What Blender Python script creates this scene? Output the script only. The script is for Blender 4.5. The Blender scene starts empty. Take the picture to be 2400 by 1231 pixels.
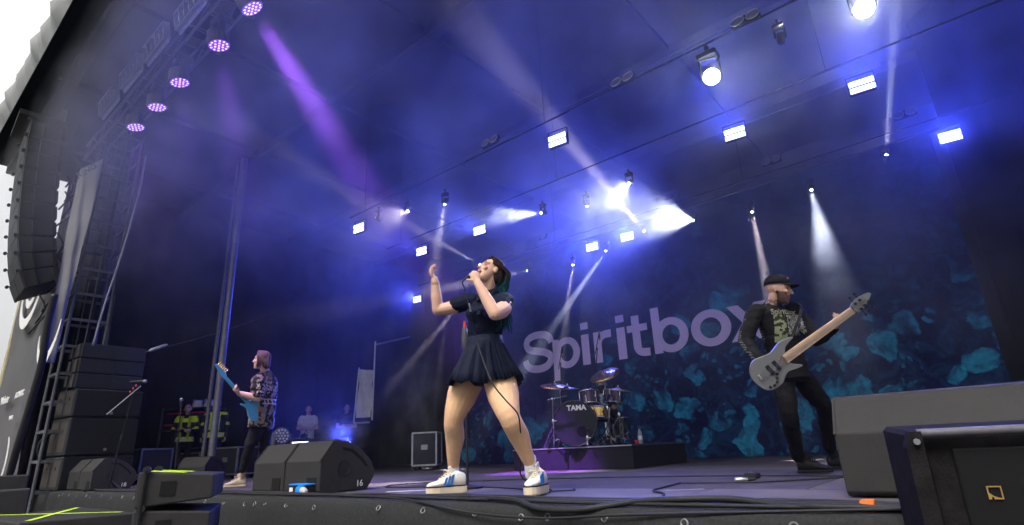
import bpy, bmesh, math, random
import numpy as np
from mathutils import Vector, Matrix, Euler, noise
R = math.radians
random.seed(7)
S = bpy.context.scene
COL = S.collection

# ---------------------------------------------------------------- camera
cam_data = bpy.data.cameras.new('camera')
cam = bpy.data.objects.new('camera', cam_data)
COL.objects.link(cam)
cam_data.sensor_width = 36.0
cam_data.lens = 19.5
cam_data.clip_start = 0.05
cam_data.clip_end = 1000
CR = Matrix(((0.7626789, 0.2393930, 0.6008427), (0.6451797, -0.2163387, -0.7327624), (-0.0454327, 0.9465139, -0.3194484)))
cam.matrix_world = Matrix.Translation((3.155, -3.400, 0.33)) @ CR.to_4x4()
S.camera = cam

# ---------------------------------------------------------------- daylight: overcast sky, soft sun behind the camera
SUN_EL, SUN_AZ = 55, 170          # degrees
world = bpy.data.worlds.new('World'); S.world = world; world.use_nodes = True
nt = world.node_tree; nt.nodes.clear()
w_out = nt.nodes.new('ShaderNodeOutputWorld'); w_bg = nt.nodes.new('ShaderNodeBackground')
sky = nt.nodes.new('ShaderNodeTexSky'); sky.sky_type = 'NISHITA'; sky.sun_disc = False
sky.sun_elevation = R(SUN_EL); sky.sun_rotation = R(SUN_AZ)
sky.air_density = 1.0; sky.dust_density = 6.0; sky.ozone_density = 1.0
w_mix = nt.nodes.new('ShaderNodeMix'); w_mix.data_type = 'RGBA'
w_mix.inputs['Factor'].default_value = 0.85
w_noise = nt.nodes.new('ShaderNodeTexNoise'); w_noise.inputs['Scale'].default_value = 2.2; w_noise.inputs['Detail'].default_value = 4
w_ramp = nt.nodes.new('ShaderNodeMapRange'); w_ramp.inputs['To Min'].default_value = 9.5; w_ramp.inputs['To Max'].default_value = 12.0
w_grey = nt.nodes.new('ShaderNodeCombineColor')
nt.links.new(w_noise.outputs['Fac'], w_ramp.inputs['Value'])
# overcast sky: brightest overhead, a third of that at the horizon (CIE overcast), same all the way round
w_tc = nt.nodes.new('ShaderNodeTexCoord'); w_sep = nt.nodes.new('ShaderNodeSeparateXYZ'); nt.links.new(w_tc.outputs['Generated'], w_sep.inputs[0])
w_cie = nt.nodes.new('ShaderNodeMapRange'); w_cie.inputs['From Min'].default_value = 0.0; w_cie.inputs['From Max'].default_value = 1.0; w_cie.inputs['To Min'].default_value = 0.42; w_cie.inputs['To Max'].default_value = 1.5
nt.links.new(w_sep.outputs['Z'], w_cie.inputs['Value']); w_mul = nt.nodes.new('ShaderNodeMath'); w_mul.operation = 'MULTIPLY'
nt.links.new(w_ramp.outputs['Result'], w_mul.inputs[0]); nt.links.new(w_cie.outputs['Result'], w_mul.inputs[1])
for c in range(3): nt.links.new(w_mul.outputs[0], w_grey.inputs[c])
nt.links.new(sky.outputs['Color'], w_mix.inputs['A']); nt.links.new(w_grey.outputs['Color'], w_mix.inputs['B'])
nt.links.new(w_mix.outputs['Result'], w_bg.inputs['Color']); w_bg.inputs['Strength'].default_value = 0.12
nt.links.new(w_bg.outputs['Background'], w_out.inputs['Surface'])

sun_data = bpy.data.lights.new('sun', 'SUN'); sun = bpy.data.objects.new('sun', sun_data); COL.objects.link(sun)
sun_data.energy = 4.2; sun_data.angle = R(28); sun_data.color = (1.0, 0.95, 0.9)
sd = Vector((math.sin(R(SUN_AZ)) * math.cos(R(SUN_EL)), math.cos(R(SUN_AZ)) * math.cos(R(SUN_EL)), math.sin(R(SUN_EL))))
sun.rotation_euler = sd.to_track_quat('Z', 'Y').to_euler()

S.view_settings.view_transform = 'Standard'; S.view_settings.look = 'None'
S.view_settings.exposure = 0.0; S.view_settings.gamma = 1.0; S.view_settings.use_curve_mapping = False
S.render.engine = 'CYCLES'
cy = S.cycles
cy.use_denoising = True; cy.denoiser = 'OPENIMAGEDENOISE'
cy.max_bounces = 5; cy.diffuse_bounces = 2; cy.glossy_bounces = 2; cy.transmission_bounces = 3; cy.volume_bounces = 0; cy.transparent_max_bounces = 8
cy.sample_clamp_indirect = 4.0; cy.caustics_reflective = False; cy.caustics_refractive = False
cy.use_light_tree = False

# ---------------------------------------------------------------- helpers
def sock(node, *names):
    for n in names:
        if n in node.inputs: return node.inputs[n]
MATS = {}
def mat(name, col, rough=0.6, metal=0.0, var=0.15, scale=8.0, bump=0.0, bscale=60.0, emit=None, estr=0.0, coat=0.0, spec=0.22, alpha=1.0):
    """procedural principled material: base colour broken up by noise, optional fine relief"""
    if name in MATS: return MATS[name]
    m = bpy.data.materials.new(name); m.use_nodes = True; MATS[name] = m
    t = m.node_tree; p = t.nodes['Principled BSDF']
    p.inputs['Roughness'].default_value = rough; p.inputs['Metallic'].default_value = metal
    p.inputs['Specular IOR Level'].default_value = spec
    p.inputs['Coat Weight'].default_value = coat
    p.inputs['Alpha'].default_value = alpha
    if var > 0:
        tc = t.nodes.new('ShaderNodeTexCoord'); nz = t.nodes.new('ShaderNodeTexNoise')
        nz.inputs['Scale'].default_value = scale; nz.inputs['Detail'].default_value = 6; nz.inputs['Roughness'].default_value = 0.65
        t.links.new(tc.outputs['Object'], nz.inputs['Vector'])
        rp = t.nodes.new('ShaderNodeValToRGB')
        a = [max(0, c * (1 - var)) for c in col]; b = [min(1, c * (1 + var)) for c in col]
        rp.color_ramp.elements[0].position = 0.3; rp.color_ramp.elements[1].position = 0.7
        rp.color_ramp.elements[0].color = (*a, 1); rp.color_ramp.elements[1].color = (*b, 1)
        t.links.new(nz.outputs['Fac'], rp.inputs['Fac']); t.links.new(rp.outputs['Color'], p.inputs['Base Color'])
        rr = t.nodes.new('ShaderNodeMapRange'); rr.inputs['To Min'].default_value = max(0.02, rough - 0.1); rr.inputs['To Max'].default_value = min(1, rough + 0.12)
        t.links.new(nz.outputs['Fac'], rr.inputs['Value']); t.links.new(rr.outputs['Result'], p.inputs['Roughness'])
        if bump > 0:
            n2 = t.nodes.new('ShaderNodeTexNoise'); n2.inputs['Scale'].default_value = bscale; n2.inputs['Detail'].default_value = 3
            t.links.new(tc.outputs['Object'], n2.inputs['Vector'])
            bp = t.nodes.new('ShaderNodeBump'); bp.inputs['Strength'].default_value = bump; bp.inputs['Distance'].default_value = 0.01
            t.links.new(n2.outputs['Fac'], bp.inputs['Height']); t.links.new(bp.outputs['Normal'], p.inputs['Normal'])
    else:
        p.inputs['Base Color'].default_value = (*col, 1)
    if emit:
        p.inputs['Emission Color'].default_value = (*emit, 1); p.inputs['Emission Strength'].default_value = estr
        m.cycles.emission_sampling = 'NONE'
    return m

def vcol_mat(name, rough=0.55, bump=0.0, bscale=200.0, spec=0.15):
    """skin and printed cloth: colour stored on the mesh as painted albedo"""
    if name in MATS: return MATS[name]
    m = bpy.data.materials.new(name); m.use_nodes = True; MATS[name] = m
    t = m.node_tree; p = t.nodes['Principled BSDF']
    at = t.nodes.new('ShaderNodeVertexColor'); at.layer_name = 'Col'
    t.links.new(at.outputs['Color'], p.inputs['Base Color']); p.inputs['Roughness'].default_value = rough; p.inputs['Specular IOR Level'].default_value = spec
    tc = t.nodes.new('ShaderNodeTexCoord')
    if bump > 0:
        n2 = t.nodes.new('ShaderNodeTexNoise'); n2.inputs['Scale'].default_value = bscale
        t.links.new(tc.outputs['Object'], n2.inputs['Vector'])
        bp = t.nodes.new('ShaderNodeBump'); bp.inputs['Strength'].default_value = bump; bp.inputs['Distance'].default_value = 0.004
        t.links.new(n2.outputs['Fac'], bp.inputs['Height']); t.links.new(bp.outputs['Normal'], p.inputs['Normal'])
    return m

INV = {}
def tag(o, label=None, cat=None, group=None, kind=None):
    if label: o['label'] = label
    if cat: o['category'] = cat
    if group: o['group'] = group
    if kind: o['kind'] = kind
    return o
def thing(name, label, cat, loc=(0, 0, 0), rotz=0.0, group=None, rot=None):
    o = bpy.data.objects.new(name, None); COL.objects.link(o); o.empty_display_size = 0.1
    o.location = loc; o.rotation_euler = rot if rot else (0, 0, rotz)
    INV[o.name] = (Matrix.Translation(loc) @ Euler(o.rotation_euler).to_matrix().to_4x4()).inverted()
    return tag(o, label, cat, group)

def perp(d):
    d = Vector(d).normalized()
    a = Vector((0, 0, 1)) if abs(d.z) < 0.9 else Vector((1, 0, 0))
    u = d.cross(a).normalized(); return u, d.cross(u).normalized()

class MB:
    """collects shapes, then links them as one mesh object"""
    def __init__(s): s.v = []; s.f = []; s.mi = []
    def add(s, vs, fs, mi=0):
        o = len(s.v); s.v += [tuple(v) for v in vs]; s.f += [[i + o for i in f] for f in fs]; s.mi += [mi] * len(fs); return s
    def box(s, c, sz, rot=None, bev=0.0, mi=0):
        x, y, z = [k / 2 for k in sz]; M = rot if rot is not None else Matrix.Identity(3); c = Vector(c)
        if bev <= 0:
            P = [(-x, -y, -z), (x, -y, -z), (x, y, -z), (-x, y, -z), (-x, -y, z), (x, -y, z), (x, y, z), (-x, y, z)]
            F = [(0, 3, 2, 1), (4, 5, 6, 7), (0, 1, 5, 4), (1, 2, 6, 5), (2, 3, 7, 6), (3, 0, 4, 7)]
        else:
            b = min(bev, x * .9, y * .9, z * .9); P = []; idx = {}
            for sx in (-1, 1):
                for sy in (-1, 1):
                    for sz_ in (-1, 1):
                        for ax in range(3):
                            q = [sx * (x - b), sy * (y - b), sz_ * (z - b)]
                            q[ax] = (sx * x, sy * y, sz_ * z)[ax]
                            idx[(sx, sy, sz_, ax)] = len(P); P.append(tuple(q))
            F = []
            for ax in range(3):
                o1, o2 = [(1, 2), (2, 0), (0, 1)][ax]
                for sg in (-1, 1):
                    q = []
                    for a1, a2 in ((-1, -1), (1, -1), (1, 1), (-1, 1)):
                        k = [0, 0, 0]; k[ax] = sg; k[o1] = a1; k[o2] = a2; q.append(idx[(*k, ax)])
                    F.append(q if sg > 0 else q[::-1])
                # edges parallel to ax
                for s1, s2 in ((1, 1), (-1, 1), (-1, -1), (1, -1)):
                    k0 = [0, 0, 0]; k0[o1] = s1; k0[o2] = s2; k1 = list(k0); k0[ax] = -1; k1[ax] = 1
                    q = [idx[(*k0, o1)], idx[(*k1, o1)], idx[(*k1, o2)], idx[(*k0, o2)]]
                    F.append(q if s1 * s2 < 0 else q[::-1])
            for sx in (-1, 1):
                for sy in (-1, 1):
                    for sz_ in (-1, 1):
                        q = [idx[(sx, sy, sz_, a)] for a in range(3)]
                        F.append(q if sx * sy * sz_ > 0 else q[::-1])
        return s.add([M @ Vector(p) + c for p in P], F, mi)
    def bar(s, a, b, w, h=None, mi=0):
        """square bar between two points"""
        a, b = Vector(a), Vector(b); u, v = perp(b - a); h = h or w
        P = [p + u * i * w / 2 + v * j * h / 2 for p in (a, b) for i, j in ((-1, -1), (1, -1), (1, 1), (-1, 1))]
        return s.add(P, [(0, 1, 2, 3), (7, 6, 5, 4), (0, 4, 5, 1), (1, 5, 6, 2), (2, 6, 7, 3), (3, 7, 4, 0)], mi)
    def cyl(s, a, b, r, r2=None, n=12, mi=0, caps=True):
        a, b = Vector(a), Vector(b); r2 = r if r2 is None else r2; u, v = perp(b - a); P = []
        for p, q in ((a, r), (b, r2)):
            P += [p + (u * math.cos(2 * math.pi * i / n) + v * math.sin(2 * math.pi * i / n)) * q for i in range(n)]
        F = [(i, (i + 1) % n, n + (i + 1) % n, n + i) for i in range(n)]
        if caps: F += [tuple(range(n))[::-1], tuple(range(n, 2 * n))]
        return s.add(P, F, mi)
    def tube(s, pts, r, n=8, mi=0, closed=False, flat=1.0):
        pts = [Vector(p) for p in pts]; k = len(pts); P = []
        rr = r if isinstance(r, (list, tuple)) else [r] * k
        u = None
        for i, p in enumerate(pts):
            d = (pts[(i + 1) % k] - pts[i - 1]) if closed else pts[min(i + 1, k - 1)] - pts[max(i - 1, 0)]
            if d.length < 1e-9: d = Vector((0, 0, 1))
            d.normalize()
            if u is None: u = perp(d)[0]
            u = (u - d * u.dot(d)); u = u.normalized() if u.length > 1e-6 else perp(d)[0]
            v = d.cross(u)
            P += [p + (u * math.cos(2 * math.pi * j / n) + v * flat * math.sin(2 * math.pi * j / n)) * rr[i] for j in range(n)]
        F = []
        for i in range(k if closed else k - 1):
            o, q = i * n, ((i + 1) % k) * n
            F += [(o + j, o + (j + 1) % n, q + (j + 1) % n, q + j) for j in range(n)]
        if not closed: F += [tuple(range(n))[::-1], tuple(range((k - 1) * n, k * n))]
        return s.add(P, F, mi)
    def lathe(s, prof, c=(0, 0, 0), axis=(0, 0, 1), n=20, mi=0):
        """profile of (radius, height) turned about an axis"""
        u, v = perp(axis); a = Vector(axis).normalized(); c = Vector(c); P = []
        for r, h in prof:
            P += [c + a * h + (u * math.cos(2 * math.pi * j / n) + v * math.sin(2 * math.pi * j / n)) * max(r, 1e-4) for j in range(n)]
        F = []
        for i in range(len(prof) - 1):
            F += [(i * n + j, i * n + (j + 1) % n, (i + 1) * n + (j + 1) % n, (i + 1) * n + j) for j in range(n)]
        F += [tuple(range(n))[::-1], tuple(range((len(prof) - 1) * n, len(prof) * n))]
        return s.add(P, F, mi)
    def prism(s, poly, origin, ux, uy, depth, mi=0):
        """polygon in the plane (ux, uy) extruded by the vector depth"""
        o, ux, uy, d = Vector(origin), Vector(ux), Vector(uy), Vector(depth); n = len(poly)
        P = [o + ux * a + uy * b for a, b in poly]; P += [p + d for p in P]
        return s.add(P, [tuple(range(n))[::-1], tuple(range(n, 2 * n))] + [(i, (i + 1) % n, n + (i + 1) % n, n + i) for i in range(n)], mi)
    def loft(s, rings, mi=0, n=16, caps=True):
        """rings: (centre, a_vec, b_vec) ellipses joined in order"""
        P = []
        for c, a, b in rings:
            c, a, b = Vector(c), Vector(a), Vector(b)
            P += [c + a * math.cos(2 * math.pi * j / n) + b * math.sin(2 * math.pi * j / n) for j in range(n)]
        F = []
        for i in range(len(rings) - 1):
            F += [(i * n + j, i * n + (j + 1) % n, (i + 1) * n + (j + 1) % n, (i + 1) * n + j) for j in range(n)]
        if caps: F += [tuple(range(n))[::-1], tuple(range((len(rings) - 1) * n, len(rings) * n))]
        return s.add(P, F, mi)
    def ell(s, c, a, b, d, mi=0, n=14, m=9):
        """ellipsoid with three axis vectors"""
        a, b, d = Vector(a), Vector(b), Vector(d)
        return s.loft([(Vector(c) - d * math.cos(math.pi * (i + .02) / (m - .96)), a * math.sin(math.pi * (i + .02) / (m - .96)), b * math.sin(math.pi * (i + .02) / (m - .96))) for i in range(m)], mi, n)
    def mesh(s, name='mesh', parent=None):
        vs = s.v
        if parent is not None and parent.name in INV:
            M = INV[parent.name]; vs = [M @ Vector(v) for v in s.v]
        me = bpy.data.meshes.new(name); me.from_pydata([tuple(v) for v in vs], [], s.f)
        return me
    def build(s, name, mats, parent=None, smooth=False, world=True, fix=True):
        """world=True: shapes were given in world coordinates; otherwise in the parent's own"""
        me = s.mesh(name, parent if world else None)
        ml = mats if isinstance(mats, (list, tuple)) else [mats]
        for m in ml: me.materials.append(m)
        if len(ml) > 1: me.polygons.foreach_set('material_index', s.mi)
        if fix:
            bm = bmesh.new(); bm.from_mesh(me); bmesh.ops.recalc_face_normals(bm, faces=bm.faces); bm.to_mesh(me); bm.free()
        if smooth:
            me.polygons.foreach_set('use_smooth', [True] * len(me.polygons))
            if smooth != 'all': me.set_sharp_from_angle(angle=R(40))
        me.update()
        o = bpy.data.objects.new(name, me); COL.objects.link(o)
        if parent is not None: o.parent = parent
        if parent is not None and not world: pass
        return o

def struct(name, mb, m, smooth=False):
    return tag(mb.build(name, m, smooth=smooth), kind='structure')
def copy_tree(o, parent=None):
    c = o.copy(); COL.objects.link(c); c.parent = parent
    for ch in list(o.children):
        copy_tree(ch, c)
    return c
def part(o, name, mesh, m=None, loc=(0, 0, 0), rot=(0, 0, 0), scale=(1, 1, 1)):
    """a part that shares mesh data"""
    p = bpy.data.objects.new(name, mesh); COL.objects.link(p); p.parent = o; p.location = loc; p.rotation_euler = rot; p.scale = scale
    return p
def rotm(d, up=(0, 0, 1)):
    """matrix whose columns are x, y, z with -z... x=right, y=dir d, z=up-ish"""
    y = Vector(d).normalized(); x = y.cross(Vector(up))
    x = x.normalized() if x.length > 1e-5 else Vector((1, 0, 0))
    z = x.cross(y); return Matrix((x, y, z)).transposed()
def text_mesh(name, txt, m, size, loc, ux, uy, parent=None, depth=0.002, bold=0.0, shear=0.0, align='LEFT'):
    """lettering as real thin geometry laid in the plane (ux, uy)"""
    cu = bpy.data.curves.new(name, 'FONT'); cu.body = txt; cu.size = size; cu.extrude = depth; cu.offset = bold; cu.shear = shear; cu.align_x = align; cu.resolution_u = 5
    tmp = bpy.data.objects.new('tmp', cu); COL.objects.link(tmp)
    dg = bpy.context.evaluated_depsgraph_get(); me = bpy.data.meshes.new_from_object(tmp.evaluated_get(dg))
    bpy.data.objects.remove(tmp); bpy.data.curves.remove(cu)
    ux, uy = Vector(ux), Vector(uy); uz = ux.cross(uy).normalized(); M4 = Matrix((ux, uy, uz)).transposed().to_4x4(); M4.translation = Vector(loc)
    if parent is not None and parent.name in INV: M4 = INV[parent.name] @ M4
    me.transform(M4); me.materials.clear(); me.materials.append(m)
    o = bpy.data.objects.new(name, me); COL.objects.link(o)
    if parent is not None: o.parent = parent
    return o
def smoothpath(pts, sub=6):
    """Catmull-Rom through points"""
    P = [Vector(p) for p in pts]; out = []
    for i in range(len(P) - 1):
        p0, p1, p2, p3 = P[max(i - 1, 0)], P[i], P[i + 1], P[min(i + 2, len(P) - 1)]
        for k in range(sub):
            t = k / sub
            out.append(0.5 * ((2 * p1) + (p2 - p0) * t + (2 * p0 - 5 * p1 + 4 * p2 - p3) * t * t + (3 * p1 - p0 - 3 * p2 + p3) * t ** 3))
    out.append(P[-1]); return out

black_metal = mat('black_metal', (0.022, 0.022, 0.024), 0.5, 0.3)
alu = mat('aluminium', (0.42, 0.43, 0.45), 0.42, 0.9, 0.2)
dark_alu = mat('dark_truss', (0.05, 0.052, 0.056), 0.5, 0.5, 0.2)
black_plastic = mat('black_plastic', (0.018, 0.018, 0.02), 0.55)
chrome = mat('chrome', (0.75, 0.76, 0.78), 0.12, 1.0, 0.05)
cable_m = mat('cable_rubber', (0.018, 0.018, 0.019), 0.5, 0, 0.25, 20)
white_paint = mat('white_paint', (0.72, 0.72, 0.72), 0.5, 0, 0.06)
tow_m = mat('tower_steel', (0.10, 0.105, 0.115), 0.5, 0.4, 0.25)
fabric_black = mat('black_molton', (0.012, 0.012, 0.014), 0.95, 0, 0.3, 3, 0.4, 30, spec=0.1)

# ================================================================ SETTING
# pit ground
g = MB(); g.add([(-120, -120, -1.35), (120, -120, -1.35), (120, 120, -1.35), (-120, 120, -1.35)], [(0, 1, 2, 3)])
struct('ground', g, mat('pit_asphalt', (0.06, 0.06, 0.062), 0.9, 0, 0.3, 1.5, 0.5, 40))

# stage deck: plywood boards, each a piece of its own, over a base
deck_m = mat('stage_plywood', (0.075, 0.066, 0.070), 0.72, 0, 0.35, 2.2, 0.3, 90, spec=0.2)
fl = MB(); fl.box((-3.6, 6.0, -0.16), (23, 13.14, 0.28)); stage = struct('stage_floor', fl, black_plastic)
deck_ms = [deck_m, mat('stage_plywood_worn', (0.092, 0.080, 0.084), 0.66, 0, 0.45, 1.3, 0.3, 70, spec=0.22), mat('stage_plywood_dark', (0.058, 0.050, 0.056), 0.75, 0, 0.4, 3.1, 0.3, 110, spec=0.18)]
bm_me = []
for ix, x0 in enumerate(np.arange(-13.5, 6.0, 2.5)):
    for iy, y0 in enumerate(np.arange(-0.5, 11.5, 1.25)):
        if not bm_me:
            for dm_ in deck_ms:
                b = MB(); b.box((0, 0, 0), (2.488, 1.238, 0.024), bev=0.004); me_ = b.mesh('deck_board'); me_.materials.append(dm_); bm_me.append(me_)
        p = part(stage, 'deck_board', random.choice(bm_me), loc=(x0 + 1.25 + (0.6 if iy % 2 else 0), y0 + 0.625, -0.010 + random.uniform(-0.001, 0.001)))

# main roof: dark canopy on beams, pale fascia along its open front
roof_m = mat('roof_membrane', (0.022, 0.028, 0.031), 0.95, 0, 0.3, 0.6, spec=0.02)
RZ, RF, RL, RR, RB = 7.5, -2.32, -14.0, 10.0, 13.0
rf = MB(); rf.box(((RL + RR) / 2, (RF + RB) / 2, RZ + 0.06), (RR - RL, RB - RF, 0.10)); 
roof = struct('roof', rf, roof_m)
fas_m = mat('fascia_tarpaulin', (0.30, 0.31, 0.31), 0.6, 0, 0.1, 1.0, 0.4, 6)
fa = MB()
xs = np.linspace(RL, 3.0, 260)
def fas(x, k):   # rippled tarpaulin lip
    w = 0.05 * noise.noise(Vector((x * 2.1, 0, 0))) + 0.05 * noise.noise(Vector((x * 5.3, 3, 0))) + 0.03 * noise.noise(Vector((x * 13.0, 7, 0)))
    return [(x, RF - 0.02, RZ - 0.02 + 0.03 * w), (x, RF - 0.10 - w, RZ + 0.16), (x, RF - 0.14 - 1.3 * w, RZ + 0.34 + w), (x, RF - 0.1, RZ + 0.55 + 2.2 * w)][k]
P = [fas(x, k) for x in xs for k in range(4)]
fa.add(P, [(i * 4 + k, i * 4 + k + 1, i * 4 + k + 5, i * 4 + k + 4) for i in range(len(xs) - 1) for k in range(3)])
fo = fa.build('fascia', fas_m, roof, smooth='all', fix=False)
for y in (RF + 0.5, 2.0, 5.5, 9.0):
    rb = MB(); rb.box(((RL + RR) / 2, y, RZ - 0.12), (RR - RL - 0.2, 0.22, 0.22), bev=0.02); rb.build('roof_beam', roof_m, roof)
for x in np.arange(-12, 9, 3.0):
    rb = MB(); rb.box((x, 5.3, RZ - 0.05), (0.12, 14.6, 0.10)); rb.build('rafter', roof_m, roof)

# black drapes closing the back and sides
def drape(name, a, b, z0, z1, label, amp=0.05, folds=5.0):
    a, b = Vector(a), Vector(b); L = (b - a).length; n = int(L * 14); d = (b - a).normalized(); nn = Vector((-d.y, d.x, 0)); m = MB(); P = []
    for i in range(n + 1):
        s = i / n * L; o = amp * math.sin(s * folds) + amp * .5 * math.sin(s * folds * 2.3 + 1)
        for z in (z0, (z0 + z1) / 2, z1): P.append(a + d * s + nn * o * (1.2 - 0.5 * (z - z0) / (z1 - z0)) + Vector((0, 0, z)))
    m.add(P, [(i * 3 + k, i * 3 + k + 3, i * 3 + k + 4, i * 3 + k + 1) for i in range(n) for k in range(2)])
    o = m.build(name, fabric_black, smooth='all', fix=False); tag(o, label, 'curtain'); return o
drape('black_drape', (-13.9, 11.5, 0), (10, 11.5, 0), -1.3, 7.5, 'long black drape closing off the back of the stage')
drape('black_drape', (3.6, 7.9, 0), (8.5, 3.0, 0), -1.3, 7.5, 'black side drape beside the edge of the printed backdrop')
drape('black_drape', (-13.85, -0.7, 0), (-13.9, 11.5, 0), -1.3, 7.5, 'black side drape behind the fire crew in the far wing')
drape('black_drape', (-13.8, -0.5, 0), (-10.4, -0.35, 0), -1.3, 7.5, 'black drape closing the gap behind the ladder tower')

# ================================================================ LIGHTS (lit lamps of the photograph)
smk = bpy.data.materials.new('stage_smoke'); smk.use_nodes = True; t = smk.node_tree; t.nodes.clear()
so = t.nodes.new('ShaderNodeOutputMaterial'); pv = t.nodes.new('ShaderNodeVolumePrincipled')
pv.inputs['Color'].default_value = (0.9, 0.92, 1, 1); pv.inputs['Density'].default_value = 0.03; pv.inputs['Anisotropy'].default_value = 0.2
t.links.new(pv.outputs['Volume'], so.inputs['Volume'])
def NN(kind, **kw):
    n_ = t.nodes.new(kind)
    for k_, v_ in kw.items(): setattr(n_, k_, v_)
    return n_
def ramp(src_, a_, b_, lo=0.0, hi=1.0):
    m_ = NN('ShaderNodeMapRange', interpolation_type='SMOOTHSTEP')
    for k_, v_ in (('From Min', a_), ('From Max', b_), ('To Min', lo), ('To Max', hi)): m_.inputs[k_].default_value = v_
    t.links.new(src_, m_.inputs['Value']); return m_.outputs['Result']
def mth(op, x_, y_):
    m_ = NN('ShaderNodeMath', operation=op)
    for i_, v_ in enumerate((x_, y_)):
        if isinstance(v_, (int, float)): m_.inputs[i_].default_value = v_
        else: t.links.new(v_, m_.inputs[i_])
    return m_.outputs[0]
tcs = NN('ShaderNodeTexCoord'); sep = NN('ShaderNodeSeparateXYZ'); t.links.new(tcs.outputs['Object'], sep.inputs[0])
ns = NN('ShaderNodeTexNoise'); ns.inputs['Scale'].default_value = 0.7; ns.inputs['Detail'].default_value = 4; ns.inputs['Roughness'].default_value = .55; t.links.new(tcs.outputs['Object'], ns.inputs['Vector'])
zz_, xx_, yy_ = sep.outputs['Z'], sep.outputs['X'], sep.outputs['Y']
high = mth('MULTIPLY', ramp(zz_, 3.0, 6.4, 0.0, 0.040), ramp(xx_, -2.0, -6.5, 0.8, 1.0))                                             # warm smoke gathered under the roof
mid = mth('MULTIPLY', mth('MULTIPLY', ramp(zz_, 0.6, 3.2, 0.12, 1.0), mth('MULTIPLY', ramp(xx_, -9.0, -3.5, 0.05, 1.0), ramp(xx_, 4.6, 2.2, 0.22, 1.0))), mth('ADD', ramp(yy_, 0.6, 3.4, 0.0, 0.020), ramp(yy_, 3.5, 6.5, 0.0, 0.045)))   # smoke among the lamps
dens = mth('MULTIPLY', mth('ADD', mth('ADD', high, mid), 0.0008), ramp(ns.outputs['Fac'], 0.32, 0.68, 0.06, 2.0))
t.links.new(dens, pv.inputs['Density'])
smk.cycles.volume_sampling = 'EQUIANGULAR'; smk.cycles.volume_step_rate = 4.0
hz = MB(); hz.box((-3.5, 4.4, 3.6), (20.4, 13.2, 7.5)); ho = hz.build('stage_smoke', smk); tag(ho, kind='stuff')

BEAM = 1.0
WARM = (0.95, 0.80, 0.86); WHITE = (0.74, 0.80, 1.0)
lens_m = {}
def lens(c, k):
    key = (c, k)
    if key not in lens_m: lens_m[key] = mat('lamp_lens_%d' % len(lens_m), (0.8, 0.8, 0.8), 0.2, 0, 0, emit=c, estr=k)
    return lens_m[key]
def make_head():
    """mesh data of a beam moving head, pointing along +Y, hung from above"""
    D = {}
    b = MB(); b.box((0, 0, 0.36), (0.30, 0.22, 0.11), bev=0.02); D['base'] = b
    b = MB()
    for sx in (-1, 1): b.box((sx * 0.135, 0, 0.15), (0.035, 0.10, 0.32), bev=0.012)
    b.box((0, 0, 0.292), (0.30, 0.11, 0.03), bev=0.01); D['yoke'] = b
    b = MB(); b.lathe([(0.05, -0.19), (0.095, -0.16), (0.105, 0.0), (0.095, 0.10), (0.085, 0.12)], axis=(0, 1, 0), n=16); D['lamp_head'] = b
    b = MB(); b.lathe([(0.045, 0.121), (0.045, 0.127), (0.02, 0.131)], axis=(0, 1, 0), n=14); D['lens'] = b
    b = MB(); b.box((0, 0, 0.47), (0.05, 0.06, 0.12)); b.cyl((0, -0.05, 0.55), (0, 0.05, 0.55), 0.03, n=8); D['clamp'] = b
    return {k: v.mesh(k) for k, v in D.items()}
HEAD = make_head()
for k in HEAD: HEAD[k].materials.append(black_metal)
def spot(name, parent, loc, d, power, size, blend, col, soft=0.03):
    l = bpy.data.lights.new(name, 'SPOT'); l.energy = power; l.spot_size = R(size); l.spot_blend = blend; l.color = col; l.shadow_soft_size = soft
    o = bpy.data.objects.new(name, l); COL.objects.link(o); o.location = loc; o.rotation_euler = (-Vector(d)).to_track_quat('Z', 'Y').to_euler()
    if parent: o.parent = parent
    return o
def moving_head(src, tgt, size, power, col, label, group='moving head beam lamps on the overhead trusses', blend=1.0, es=30, sc_=0.6):
    d = (Vector(tgt) - Vector(src)).normalized(); power *= BEAM
    root = thing('moving_head_light', label, 'stage light', src, group=group)
    root.scale = (sc_,) * 3
    yaw = math.atan2(-d.x, d.y); el = math.asin(d.z)
    Rz = Matrix.Rotation(yaw, 3, 'Z'); Rx = Matrix.Rotation(el, 3, 'X')
    part(root, 'base', HEAD['base'], rot=(0, 0, 0)); part(root, 'clamp', HEAD['clamp'])
    part(root, 'yoke', HEAD['yoke'], rot=(0, 0, yaw))
    h = part(root, 'lamp_head', HEAD['lamp_head'], rot=(Rz @ Rx).to_euler())
    me = HEAD['lens'].copy(); me.materials.clear(); me.materials.append(lens(col, es)); part(h, 'lens', me, scale=(2.6, 1.05, 2.6) if es > 100 else (1, 1, 1))  # dazzling lamps: lens disc enlarged beyond the head, its size standing in for glare
    spot('beam', root, d * 0.16, d, power, size, blend, col)
    return root
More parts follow.
